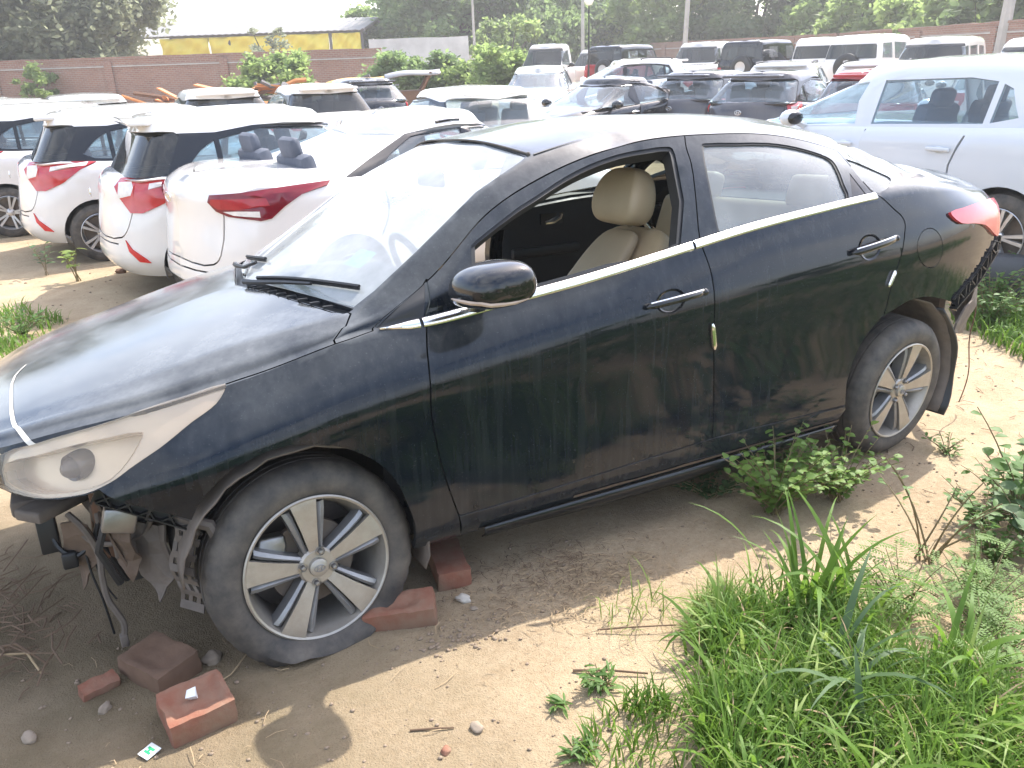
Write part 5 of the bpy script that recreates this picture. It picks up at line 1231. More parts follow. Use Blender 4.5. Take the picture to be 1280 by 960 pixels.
more(hatch, -1.75, 9.45, -.02, 'white hatchback third in its row, silver rear wheel cut by the left photo edge', 'car', GW)
for i, (x, y) in enumerate([(-2.2, 11.7), (-2.7, 13.9)]):
    more(hatch, x, y, 0, ('white hatchback roof just beyond the third hatchback of the row', 'white hatchback roof farthest along the left row below the brick wall')[i], 'car', GW)
sedan2 = build_car('saloon', P_SEDAN, white, .09)
tag(put(sedan2, .22, 3.52, .19), 'white saloon with wide dark red tail lamp directly behind the black sedan', 'car')
P_RIGHT = dict(P_SUV, rails=None, cab=dict(P_SUV['cab'], bf=3.38, tf=2.42, cf=.5, side=[P_SUV['cab']['side'][0], P_SUV['cab']['side'][1], ([(2.16, .09), (3.22, .04), (3.10, .22), (2.50, .88), (2.16, .90)], 'glass_pale')], black=None))
suv = build_car('suv', P_RIGHT, PAINT['silver'], .09)
tag(put(suv, 6.44, -.20, 1.571, .03), 'pale silver car with plastic-wrapped seats beside the boot of the black sedan', 'car')
hatch2 = build_car('hatchback', P_H2, PAINT['grey'], .13)
more(hatch2, 4.75, 6.2, 1.6, 'white hatchback seen from behind above the black sedan roof, broad rear window', 'car', GR, old=PAINT['grey'], new=white)
dark_h = more(hatch2, 6.15, 14.9, 1.55, 'dark grey hatchback with pale rear window beside the leaning orange scrap', 'car', GR, old=PAINT['grey'], new=PAINT['black_far'])
more(hatch, 4.1, 11.5, 1.6, 'white hatchback with rounded roof below the feathery bush at the brick wall', 'car', GR)
more(hatch, 2.35, 11.6, 1.6, 'white hatchback roof left of the rounded white roof, near the rusty scrap', 'car', GR)
more(hatch, .25, 12.2, 1.6, 'white hatchback roof half hidden under the brick wall bush', 'car', GR)
more(sedan2, *centred(4.4, 9.1, 10.3, 3.3), 'black saloon facing left in the row beyond the black sedan roof', 'car', GR, old=white, new=PAINT['black_far'])
tag(put(hatch2, 9.8, 9.45, .30), 'dark grey car with red tail lamp next to the black saloon', 'car', GR)
more(hatch2, 9.75, 7.60, .32, 'dark grey car with brown reflections, nearest of the two grey ones to the red car', 'car', GR)
more(hatch2, 10.5, 5.75, .55, 'red car half hidden behind the pale silver car, pink rear window', 'car', GR, old=PAINT['grey'], new=PAINT['red'])
suv2 = build_car('suv', P_SUV, white, .13); put(suv2, *centred(3.9, 14.6, 8.7, .6)); tag(suv2, 'white car with black roof rails beyond the red car', 'car', GR)
more(suv2, *centred(3.9, 14.5, 10.9, .6), 'white car roof with rails between the red car and black jeep', 'car', GR)
more(suv2, *centred(3.9, 14.9, 5.9+.4, .6), 'white car roof with thin rails just above the pale silver car', 'car', GR)
more(suv2, *centred(3.9, 13.0, 15.3, 2.8), 'white car behind the black saloon, tall pale roof below the red jeep', 'car', GR)
more(hatch, *centred(3.8, 10.3, 15.0, -2.2), 'white car with dark windscreen facing the camera, left of the black saloon', 'car', GR)
jeep = build_car('jeep', P_JEEP, PAINT['black_far'], .2, False)
tag(put(jeep, *centred(3.9, 22.5, 19.5, .30)), 'black jeep with spare wheel on its tail', 'jeep', GB)
more(jeep, *centred(3.9, 19.9, 24.0, .35), 'red jeep with black top by the far wall', 'jeep', GB, old=PAINT['black_far'], new=PAINT['red'])
for ch in list(bpy.data.objects):
    if ch.parent and ch.parent.get('label') == 'red jeep with black top by the far wall' and ch.name.startswith('cabin'):
        ch.material_slots[0].link = 'OBJECT'; ch.material_slots[0].material = PAINT['black_far']
boxy = build_car('van', dict(P_BOXY, cab=dict(P_BOXY['cab'], wsm='glass_dark')), white, .2, False)
tag(put(boxy, *centred(4.0, 20.7, 20.9, 3.62)), 'white van with dark windscreen between the red and black jeeps', 'van', GB)
more(boxy, *centred(4.0, 23.2, 17.6, .62), 'white van seen from behind, between black jeep and white jeep', 'van', GB)
bsp = build_car('jeep', dict(P_BOXY, spare=(-.14, -.05, 1.0, .37)), white, .2, False)
tag(put(bsp, *centred(4.0, 22.6, 14.9, .22), k=1.04), 'white jeep with black covered spare wheel on its tail', 'jeep', GB)
more(boxy, *centred(4.0, 19.6, 10.9, 3.5), 'white van below the right brick wall, pale slanted front', 'van', GB)
more(boxy, *centred(4.0, 15.6, 5.9, 3.5), 'large white van with leaf-reflecting windscreen at the right photo edge', 'van', GB, k=1.04)
truck = build_car('pickup_truck', P_TRUCK, white, .2, False)
tag(put(truck, *centred(4.3, 17.0, 25.0, 3.75)), 'white pickup truck with open bed beside the green shrubs', 'truck', GB)
more(boxy, *centred(4.0, 20.5, 27.2, 3.6), 'small white van between the white pickup and the red jeep', 'van', GB, k=.96)
# ---------------------------------------------------------------- ground
def mat_ground():
    t = NT('dry_earth'); v = t.coord()
    big = t.noise(v, .55, 5, .6); mid = t.noise(v, 3.3, 6, .62); fine = t.noise(v, 42, 6, .7); grit = t.noise(v, 190, 3, .6)
    c = t.mix(t.ramp(mid, [(.3, 0.), (.7, 1.)]), (.30, .215, .128), (.44, .34, .215))
    c = t.mix(t.ramp(big, [(.45, 0.), (.68, .55)]), c, (.25, .185, .12))
    c = t.mix(t.ramp(fine, [(.35, 0.), (.75, .5)]), c, (.51, .415, .285))
    # damp, algae-green earth by the sedan's front, with shade painted in
    sx = t.n('ShaderNodeSeparateXYZ'); t.l(v, sx.inputs[0])
    gx = t.n_map(sx.outputs['X'], .55, -.6); gy = t.n_map(sx.outputs['Y'], 1.2, .2); gg = t.math('MULTIPLY', gx, gy)
    c = t.mix(t.math('MULTIPLY', gg, t.ramp(t.noise(v, 4.2, 5, .6), [(.32, .15), (.66, .75)])), c, (.105, .095, .045))
    c = t.mix(t.math('MULTIPLY', gg, .62), c, (.125, .092, .058))
    c = t.mix(t.ramp(grit, [(.58, 0.), (.70, .7)]), c, (.15, .105, .066))
    p = t.bsdf(c, .95); p.inputs['Specular IOR Level'].default_value = .2
    t.bump(t.math('ADD', t.math('MULTIPLY', fine, .6), t.math('MULTIPLY', grit, .5)), .8, .016, p); return t.done(p)
def axis_lines(a, b, step, far):
    core = list(np.arange(a, b+1e-6, step)); lo = []; x = a; s = step
    while x > -far: s *= 1.28; x -= s; lo.append(x)
    hi = []; x = b; s = step
    while x < far: s *= 1.28; x += s; hi.append(x)
    return np.array(lo[::-1]+core+hi)
gx_ = axis_lines(-1.8, 4.6, .035, 400); gy_ = axis_lines(-3.0, 1.6, .035, 400)
V = []
for x in gx_:
    for y in gy_:
        z = ground_z(x, y)
        if -2.5 < x < 6 and -3.6 < y < 2.5:
            p = Vector((x, y, 0)); z += .007*mnoise.noise(p*5)+.004*mnoise.noise(p*13)+.0022*mnoise.noise(p*31)
        V.append((x, y, z))
ny_ = len(gy_); F = [(i*ny_+j, (i+1)*ny_+j, (i+1)*ny_+j+1, i*ny_+j+1) for i in range(len(gx_)-1) for j in range(ny_-1)]
gob = mesh_obj('ground', V, F, mat_ground()); gob['kind'] = 'structure'
def gz(x, y):
    z = ground_z(x, y)
    if -2.5 < x < 6 and -3.6 < y < 2.5: p = Vector((x, y, 0)); z += .007*mnoise.noise(p*5)+.004*mnoise.noise(p*13)+.0022*mnoise.noise(p*31)
    return z
# ---------------------------------------------------------------- walls, shed, poles
def mat_brick(name, c1, c2, mort, scale):
    t = NT(name); v = t.coord((scale, scale, scale)); b = t.n('ShaderNodeTexBrick')
    # brick texture lies in x-y: turn the wall's height into y
    sx = t.n('ShaderNodeSeparateXYZ'); t.l(v, sx.inputs[0]); cb = t.n('ShaderNodeCombineXYZ'); t.l(sx.outputs['X'], cb.inputs['X']); t.l(sx.outputs['Z'], cb.inputs['Y'])
    t.l(cb.outputs[0], b.inputs['Vector']); b.inputs['Color1'].default_value = (*c1, 1); b.inputs['Color2'].default_value = (*c2, 1); b.inputs['Mortar'].default_value = (*mort, 1)
    b.inputs['Scale'].default_value = 1.; b.inputs['Mortar Size'].default_value = .012; b.inputs['Brick Width'].default_value = .24; b.inputs['Row Height'].default_value = .085
    n = t.noise(t.coord(), .8, 6, .65); st = t.noise(t.coord((1.2, 1.2, .25)), 1.2, 5, .6)
    c = t.mix(t.ramp(n, [(.3, 0.), (.75, .5)]), b.outputs['Color'], tuple(x*.6 for x in c1)); c = t.mix(t.ramp(st, [(.5, 0.), (.8, .35)]), c, mort)
    p = t.bsdf(c, .9); t.bump(b.outputs['Fac'], -.4, .02, p); return t.done(p)
M['brick_wall'] = mat_brick('old_brick_wall', (.30, .145, .095), (.22, .10, .07), (.30, .26, .22), 1.)
M['concrete'] = simple('weathered_concrete', (.38, .36, .33), .9, var=.35, scale=2.2, bump=.3)
M['plaster'] = simple('stained_plaster', (.46, .46, .45), .9, var=.42, scale=1.1, bump=.2)
def wall(name, label, a, b, h, th, mat, cope, mc):
    a = Vector((*a, 0)); b = Vector((*b, 0)); d = b-a; L = d.length; o = thing(name, label, 'wall', Matrix.Translation((a.x, a.y, -.3)) @ Matrix.Rotation(math.atan2(d.y, d.x), 4, 'Z'))
    n = max(2, int(L/.5)); V = []; F = []; hs = [h+.3+.04*mnoise.noise(Vector((i*.7, h, a.x))) for i in range(n+1)]
    for i in range(n+1):
        x = L*i/n
        for y in (0, th):
            V += [(x, y, 0), (x, y, hs[i]-.10)]
    for i in range(n): k = i*4; F += [(k, k+4, k+5, k+1), (k+2, k+3, k+7, k+6), (k+1, k+5, k+7, k+3)]
    F += [(0, 1, 3, 2), (n*4, n*4+2, n*4+3, n*4+1)]
    mesh_obj('wall_face', V, F, mat, o, False)
    if cope:
        V = []; F = []
        for i in range(n+1):
            x = L*i/n; z = hs[i]-.10+.002
            V += [(x, -.04, z), (x, th+.04, z), (x, th+.04, z+.10), (x, -.04, z+.10)]
        for i in range(n):
            for j in range(4): F.append((i*4+j, i*4+(j+1) % 4, i*4+4+(j+1) % 4, i*4+4+j))
        F += [(3, 2, 1, 0), (n*4, n*4+1, n*4+2, n*4+3)]
        mesh_obj('coping', V, F, mc, o, False)
        m = MB(); m.box((L/2, -.03, h-.12), (L, .06, .06)); m.build('ledge', M['concrete'], o, False)
        for k in range(int(L/5.5)):
            m = MB(); m.box((2.5+5.5*k, -.05, (h+.1)/2), (.36, .14, h+.1)); m.build('pier', mat, o, False)
    return o
wall('brick_wall', 'long old brick wall behind the white hatchbacks, left of the photo', (-14, 51.2), (14.3, 36.2), 2.42, .25, M['brick_wall'], True, M['brick_dark'] if 'brick_dark' in M else M['brick_wall'])
w2 = wall('brick_wall', 'brick wall behind the jeeps, below the bright hedge', (38.2, 53), (39.6, 31), 2.5, .25, M['brick_wall'], True, M['brick_wall'])
wall('brick_wall', 'brick wall at the right edge above the white vans', (39.6, 30.8), (29.5, 8), 2.52, .25, M['brick_wall'], True, M['brick_wall'])
gw_ = wall('plaster_wall', 'stained grey plaster wall between the shed and the poles', (16.4, 43.6), (21.3, 40.9), 3.1, .2, M['plaster'], False, None)
M['sheet_roof'] = simple('pale_sheet_roof', (.17, .165, .16), .7, var=.35, scale=.8)
M['tarp'] = simple('yellow_tarp', (.72, .57, .06), .6, var=.18, scale=1.5)
M['steel'] = simple('grey_steel', (.10, .09, .09), .6)
sh = thing('shed', 'open shed with pale sheet roof behind the brick wall', 'shed', Matrix.Translation((7.0, 61.7, 0)) @ Matrix.Rotation(math.atan2(-7.25, 12.9), 4, 'Z'))
Ls = 14.9
V = []; F = []; n = 75
for i in range(n+1):
    x = -2.6+(Ls+2.6)*i/n; zz = .04 if i % 2 else 0
    V += [(x, -.35, 3.92+zz), (x+.35, 6.2, 5.0+zz), (x, 12.4, 3.9+zz)]
for i in range(n): k = i*3; F += [(k, k+3, k+4, k+1), (k+1, k+4, k+5, k+2)]
o = mesh_obj('roof', V, F, M['sheet_roof'], sh, False); md = o.modifiers.new('t', 'SOLIDIFY'); md.thickness = .04
m = MB(); m.tube([(Ls+.05, -.4, 3.9), (Ls+.4, 6.2, 5.0), (Ls+.05, 12.4, 3.9)], .12, 6); m.build('gable_beam', M['steel'], sh)
for x in (-2.4, 1.6, 5.6, 9.6, 12.6, Ls-.1):
    m = MB(); m.box((x, 0, 1.9), (.16, .16, 3.95)); m.build('post', M['steel'], sh)
m = MB(); m.box((Ls/2-1.2, .0, 3.86), (Ls+2.4, .10, .10)); m.build('eave_beam', M['steel'], sh)
m = MB(); m.box((5, 11, 1.4), (16, .2, 2.8)); m.build('back_wall', M['concrete'], sh)
shM = sh.matrix_world
for i, (x0, x1, nm) in enumerate([(.9, 4.2, 'leftmost yellow tarp of the shed, folded and creased'), (4.3, 8.6, 'yellow tarp of the shed behind the roadside sapling'), (8.7, 12.5, 'yellow tarp of the shed left of the dark post'), (12.75, Ls-.2, 'rightmost yellow tarp of the shed below the gable')]):
    V = []; F = []; nx, nz = 26, 10
    for a in range(nx+1):
        for b in range(nz+1):
            s = a/nx; q = b/nz; sag = .18*math.sin(math.pi*s)*(1-q)*(.6 if i else 1.2)
            V.append((x0+(x1-x0)*s, -.16+.10*math.sin(s*9+q*5+i)+.05*math.sin(s*23-q*9), 3.80-.03-(1.25+sag*0)*(1-q)-sag*q*.4))
    for a in range(nx):
        for b in range(nz): k = a*(nz+1)+b; F.append((k, k+nz+1, k+nz+2, k+1))
    o = mesh_obj('tarp', V, F, M['tarp']); o.matrix_world = shM; tag(o, nm, 'tarp', 'yellow tarps hung along the shed'); md = o.modifiers.new('t', 'SOLIDIFY'); md.thickness = .015
def pole(x, y, h, r, lean, label, mat, extra=None, cat='pole', name='utility_pole'):
    z = ground_z(x, y); p = thing(name, label, cat, Matrix.Translation((x, y, z))); m = MB()
    m.tube([(lean*h*i/5, 0, h*i/5) for i in range(6)], [r*(1-.07*i) for i in range(6)], 8); m.build('shaft', mat, p)
    if extra: extra(p, h, lean)
    return p
def crossarm(p, h, lean):
    m = MB(); m.box((lean*h*.93, 0, h*.93), (1.6, .1, .1)); m.build('crossarm', M['steel'], p)
    m = MB(); m.box((lean*h*.55-.28, 0, h*.30), (.35, .2, .4)); m.build('meter_box', M['concrete'], p)
    for s in (-.7, 0, .7):
        m = MB(); m.tube([(lean*h*.93+s, 0, h*.93+.05), (lean*h*.93+s, 0, h*.93+.25)], .05, 6); m.build('insulator', M['concrete'], p)
def lamp_head(p, h, lean):
    m = MB(); m.ball((lean*h, 0, h+.12), (.16, .16, .2), 10); m.build('lamp_head', simple('opal_globe', (.8, .8, .78), .3), p)
pole(35.6, 39.3, 9.5, .17, .03, 'concrete pole rising from behind the white van and red jeep', M['concrete'])
pole(24.0, 45.5, 5.4, .10, .0, 'grey pole with crossarm and small box right of the plaster wall', M['concrete'], crossarm)
pole(33.0, 46.8, 8.0, .14, .0, 'slim pole half hidden in the trees behind the pickup', M['concrete'])
pole(15.4, 20.3, 3.05, .035, .0, 'thin black lamp post beside the small white van', M['black_plastic'], lamp_head, 'lamp post', 'lamp_post')
pole(33.9, 18.0, 8.5, .25, .02, 'thick concrete pole at the right edge in front of the wall', M['concrete'])
pole(46.0, 40.5, 10, .12, .03, 'thin grey pole among the bright bushes behind the black jeep', M['concrete'])
# ---------------------------------------------------------------- trees and bushes
def mat_leaf(name, c1, c2, tr=.45):
    t = NT(name); v = t.coord(); f = t.noise(v, 1.1, 3, .6); f2 = t.noise(v, 9, 2)
    oi = t.n('ShaderNodeObjectInfo')
    c = t.mix(t.ramp(t.math('ADD', t.math('MULTIPLY', f, .65), t.math('MULTIPLY', f2, .35)), [(.32, 0.), (.66, 1.)]), c1, c2)
    df = t.bsdf(c, .55); df.inputs['Specular IOR Level'].default_value = .35
    tl = t.n('ShaderNodeBsdfTranslucent'); cc = t.mix(.5, c, tuple(min(1, x*1.6) for x in c2)); t.l(cc, tl.inputs['Color'])
    mx = t.n('ShaderNodeMixShader'); mx.inputs[0].default_value = tr; t.l(df.outputs[0], mx.inputs[1]); t.l(tl.outputs[0], mx.inputs[2]); return t.done(mx)
M['leaf_grey'] = mat_leaf('grey_green_leaves', (.14, .16, .10), (.24, .26, .165), .6)
M['leaf_mid'] = mat_leaf('mid_green_leaves', (.10, .165, .06), (.19, .265, .10), .62)
M['leaf_light'] = mat_leaf('bright_green_leaves', (.14, .21, .06), (.25, .33, .11), .62)
M['leaf_dark'] = mat_leaf('dark_green_leaves', (.08, .135, .055), (.15, .215, .09), .62)
M['bark'] = simple('bark', (.09, .07, .055), .95, var=.4, scale=6, bump=.5)
def leaf_cloud(centres, per, size, rng, droop=0., spread=.12, aspect=1.8):
    """leaf-sized diamond faces scattered in clumps: arrays of vertices and faces"""
    C = []; 
    for (c, r) in centres:
        n = int(per*r*r); d = rng.normal(size=(n, 3)); d /= np.linalg.norm(d, axis=1, keepdims=True)
        rad = r*(spread+(1-spread)*rng.random((n, 1))**.6)*(1+.35*rng.normal(size=(n, 1))); p = np.array(c)+d*rad*np.array([1, 1, .78]); p[:, 2] -= droop*rng.random(n)*r
        C.append(p)
    C = np.vstack(C); n = len(C); a = rng.normal(size=(n, 3)); a[:, 2] = a[:, 2]*.5-droop; a /= np.linalg.norm(a, axis=1, keepdims=True)
    b = np.cross(a, rng.normal(size=(n, 3))); b /= np.maximum(np.linalg.norm(b, axis=1, keepdims=True), 1e-6)
    s = size*(.6+.8*rng.random((n, 1)))
    V = np.stack([C-a*s*aspect*.5, C+b*s*.5, C+a*s*aspect*.5, C-b*s*.5], 1).reshape(-1, 3)
    return V, np.arange(n*4).reshape(-1, 4)
def fast_mesh(name, V, F, mat, parent):
    me = bpy.data.meshes.new(name); me.vertices.add(len(V)); me.vertices.foreach_set('co', np.asarray(V, np.float32).ravel())
    F = np.asarray(F, np.int32); k = F.shape[1]; me.loops.add(F.size); me.loops.foreach_set('vertex_index', F.ravel()); me.polygons.add(len(F)); me.polygons.foreach_set('loop_start', np.arange(0, F.size, k, dtype=np.int32))
    me.materials.append(mat); me.update(calc_edges=True); me.validate(); return link(bpy.data.objects.new(name, me), parent)
def tree(name, label, x, y, h, r, mat, seed, cat='tree', trunk=.35, per=260, size=.22, nclump=26, droop=0., group=None, low=.28, squash=1., zo=0.):
    rng = np.random.default_rng(seed); z = ground_z(x, y)-.1+zo; t = thing(name, label, cat, Matrix.Translation((x, y, z)), group)
    cen = []; 
    nclump = int(nclump*2.6); per = per*(1.25 if cat == 'tree' else 2.1)
    for i in range(nclump):
        a = rng.random()*6.283; q = rng.random()**.55; hh = low+(1-low)*rng.random(); e = math.sqrt(max(.06, 1-((hh-.58)/.52)**2))
        cen.append(((r*q*e*math.cos(a), r*q*e*math.sin(a)*squash, h*hh-.1*h), r*(.12+.17*rng.random())))
    V, F = leaf_cloud(cen, per, size, rng, droop); fast_mesh('crown', V, F, mat, t)
    m = MB(); tr_ = .035*h*trunk/.35; fork = h*low*.9
    m.tube([(0, 0, -.2), (.03*h, .02*h, fork*.5), (.0, .05*h, fork)], [tr_, tr_*.8, tr_*.65], 7)
    for i in range(min(9, nclump)):
        c = Vector(cen[i][0]); b = Vector((0, .05*h, fork)); mid = b.lerp(c, .5)+Vector((rng.normal()*.05*h, rng.normal()*.05*h, .05*h)); m.tube([b-Vector((0, 0, .1)), mid, c], [tr_*.5, tr_*.3, tr_*.1], 5)
    m.build('trunk', M['bark'], t); return t
GT = 'trees beyond the walls'; GH = 'bushes along the far wall'
tree('tree', 'big dusty grey-green tree at the left edge, in front of the shed', 1.2, 49.5, 8.5, 5.4, M['leaf_grey'], 1, per=330, size=.20, nclump=46, group=GT, low=.16)
tree('tree', 'dusty tree cut off by the left photo edge', -7.5, 53.5, 9.5, 5.0, M['leaf_grey'], 2, per=250, size=.22, nclump=30, group=GT, low=.2)
tree('tree', 'dark-limbed tree behind the grey plaster wall', 27.0, 55.5, 10.5, 5.6, M['leaf_mid'], 3, per=170, size=.22, nclump=26, group=GT, trunk=.5)
tree('tree', 'low pale tree between the shed gable and the dark-limbed tree', 24.5, 62.5, 6.0, 3.6, M['leaf_light'], 4, per=220, size=.24, nclump=18, group=GT)
tree('tree', 'weeping light green tree above the pickup truck', 33.0, 53.0, 8.2, 4.6, M['leaf_mid'], 5, per=300, size=.22, nclump=30, droop=.9, group=GT, low=.15)
tree('tree', 'yellowish small tree right of the pole with crossarm', 27.0, 46.5, 4.6, 2.3, M['leaf_light'], 6, per=340, size=.20, nclump=16, group=GT, low=.2)
tree('tree', 'dark tree behind the slim pole', 39.5, 56.0, 7.4, 4.6, M['leaf_dark'], 7, per=240, size=.24, nclump=30, group=GT, low=.15)
tree('tree', 'broad bright tree left of the tall concrete pole', 41.5, 48.5, 8.5, 4.6, M['leaf_light'], 8, per=280, size=.24, nclump=30, group=GT, low=.12)
tree('tree', 'dark tree right behind the tall concrete pole', 45.5, 43.0, 9.5, 5.0, M['leaf_dark'], 9, per=260, size=.24, nclump=32, group=GT, low=.1)
tree('tree', 'dark tall tree behind the black jeep', 50.0, 38.5, 10.5, 5.2, M['leaf_mid'], 10, per=250, size=.25, nclump=32, group=GT, low=.1)
tree('tree', 'tall mid-green tree over the white jeep at the top right', 54.0, 31.0, 11.5, 6.0, M['leaf_mid'], 11, per=230, size=.26, nclump=34, group=GT, low=.1)
tree('tree', 'tall tree behind the hedge, above the right brick wall', 53.0, 21.5, 11.0, 6.0, M['leaf_dark'], 12, per=230, size=.26, nclump=34, group=GT, low=.1)
tree('tree', 'tree in the top right corner behind the thick pole', 47.0, 12.5, 10.0, 5.5, M['leaf_mid'], 13, per=230, size=.26, nclump=32, group=GT, low=.1)
tree('tree', 'far tree showing between the weeping tree and bright tree', 46.0, 66.0, 7.6, 5.0, M['leaf_mid'], 14, per=180, size=.28, nclump=28, group=GT, low=.1)
tree('tree', 'far tree behind the grey plaster wall and yellowish tree', 33.0, 66.0, 10.0, 6.0, M['leaf_mid'], 15, per=180, size=.28, nclump=28, group=GT, low=.1)
for i, (x, y, h, r, mt, lb) in enumerate([(43.5, 36.5, 4.4, 3.0, 'leaf_light', 'bright bush over the brick wall behind the black jeep'), (42.5, 31.5, 4.6, 3.0, 'leaf_light', 'bright bush over the brick wall behind the white jeep'), (40.5, 25.0, 4.8, 3.2, 'leaf_light', 'bright bush over the wall between white jeep and thick pole'), (38.0, 17.5, 5.0, 3.2, 'leaf_light', 'bright bush over the wall right of the thick pole'), (43.5, 42.5, 4.0, 2.8, 'leaf_mid', 'green bush over the wall left of the thin grey pole'), (38.5, 21.0, 4.6, 2.6, 'leaf_mid', 'mid-green bush over the wall left of the thick pole')]):
    tree('bush', lb, x, y, h, r, M[mt], 30+i, 'bush', per=330, size=.22, nclump=18, group=GH, low=.05, trunk=.15)
tree('bush', 'feathery bush in front of the brick wall below the tarps', 8.0, 31.5, 2.15, 1.75, M['leaf_light'], 41, 'bush', per=900, size=.11, nclump=16, low=.05, trunk=.2)
tree('bush', 'leafy bush growing against the brick wall on the left', -.4, 43.0, 2.2, 1.0, M['leaf_light'], 42, 'bush', per=1000, size=.12, nclump=12, low=.05, trunk=.2)
tree('bush', 'green shrub below the grey plaster wall', 13.4, 30.0, 1.95, 1.9, M['leaf_mid'], 43, 'bush', per=800, size=.12, nclump=16, low=.02, trunk=.2)
tree('bush', 'green shrub left of the pickup truck', 15.8, 27.5, 2.2, 1.9, M['leaf_light'], 44, 'bush', per=800, size=.12, nclump=18, low=.02, trunk=.2)
tree('bush', 'dark shrub between the two green shrubs', 14.6, 29.6, 1.9, 1.3, M['leaf_dark'], 45, 'bush', per=800, size=.12, nclump=12, low=.02, trunk=.2)
tree('sapling', 'thin sapling in front of the yellow tarps', 12.0, 48.5, 4.4, 1.3, M['leaf_grey'], 46, 'tree', per=420, size=.14, nclump=11, low=.25)
tree('bush', 'bright leafy sprig over the brick wall at the left edge', -3.4, 46.0, 3.1, .8, M['leaf_light'], 47, 'bush', per=900, size=.14, nclump=8, low=.6)
# ---------------------------------------------------------------- scrap by the wall
M['orange'] = simple('faded_orange_metal', (.50, .19, .05), .6, var=.4, scale=3)
M['yellow'] = simple('faded_yellow_metal', (.62, .36, .06), .6, var=.3, scale=3)
def scrap(label, x, y, yaw, seed, mats, n, L):
    rng = np.random.default_rng(seed); s = thing('scrap_frame', label, 'scrap', Matrix.Translation((x, y, -.12)) @ Matrix.Rotation(yaw, 4, 'Z'), 'scrap vehicles by the brick wall')
    for i in range(n):
        m = MB(); a = Vector((rng.uniform(-L/2, L/2), rng.uniform(-.7, .7), rng.uniform(.2, 1.35))); d = Vector((rng.normal()*.7, rng.normal()*.3, rng.normal()*.12)); m.tube([a-d, a+Vector((0, 0, rng.normal()*.1)), a+d], .05+.04*rng.random(), 6); m.build('tube', mats[i % len(mats)], s)
    for i in range(n//2):
        c = (rng.uniform(-L/2, L/2), rng.uniform(-.6, .6), rng.uniform(.5, 1.3)); m = MB(); m.box(c, (rng.uniform(.5, 1.2), .6, .05), Matrix.Rotation(rng.normal()*.3, 4, 'X') @ Matrix.Rotation(rng.normal()*.3, 4, 'Y')); m.build('panel', mats[(i+1) % len(mats)], s)
    m = MB(); m.box((0, 0, .35), (L*.9, 1.1, .5)); m.build('chassis', M['rust_metal'], s)
scrap('rusty orange scrap frame in front of the brick wall', 4.9, 28.5, -.4, 5, [M['orange'], M['rust_metal'], M['orange']], 22, 4.2)
scrap('tangled dark and orange scrap below the feathery bush', 7.6, 26.6, -.3, 6, [M['rust_metal'], M['orange'], M['steel']], 20, 3.4)
sc_ = thing('scrap_roof', 'leaning silver and yellow scrap roof beside the dark grey hatchback', 'scrap', Matrix.Translation((9.8, 23.6, .06)) @ Matrix.Rotation(-.35, 4, 'Z'), 'scrap vehicles by the brick wall')
for nm, x0, x1, mt in (('roof_sheet', -.2, 1.6, M['dull_metal']), ('yellow_sheet', -2.1, -.2, M['yellow'])):
    V = []; F = []
    for i in range(13):
        s = i/12
        for j in range(5): q = j/4; V.append((x0+(x1-x0)*s, -.7+1.4*q, 1.22+.09*(x0+(x1-x0)*s)+.12*math.sin(math.pi*q)+.05*math.sin(s*5)))
    for i in range(12):
        for j in range(4): F.append((i*5+j, i*5+5+j, i*5+6+j, i*5+j+1))
    o = mesh_obj(nm, V, F, mt, sc_); md = o.modifiers.new('t', 'SOLIDIFY'); md.thickness = .05
m = MB(); m.box((0, 0, .5), (3.2, 1.2, .6)); m.tube([(-.2, -.6, .7), (-.1, -.6, 1.2)], .05, 6); m.tube([(.9, -.6, .7), (1.3, -.6, 1.35)], .05, 6); m.tube([(.9, .6, .7), (1.3, .6, 1.35)], .05, 6); m.build('chassis', M['rust_metal'], sc_)

# ---------------------------------------------------------------- thin volume added to imitate the washed-out veil of lens flare
hz = bpy.data.meshes.new('flare_veil'); bm = bmesh.new(); bmesh.ops.create_cube(bm, size=1.); bm.to_mesh(hz); bm.free()
ho = link(bpy.data.objects.new('flare_veil', hz)); ho.location = (18, 24, 7.5); ho.scale = (170, 150, 22); ho['kind'] = 'stuff'
hm = NT('veil_volume'); pv = hm.n('ShaderNodeVolumePrincipled'); pv.inputs['Color'].default_value = (1, .985, .96, 1); pv.inputs['Density'].default_value = .0019; pv.inputs['Anisotropy'].default_value = .35; hm.l(pv.outputs[0], hm.out.inputs['Volume']); hz.materials.append(hm.m)
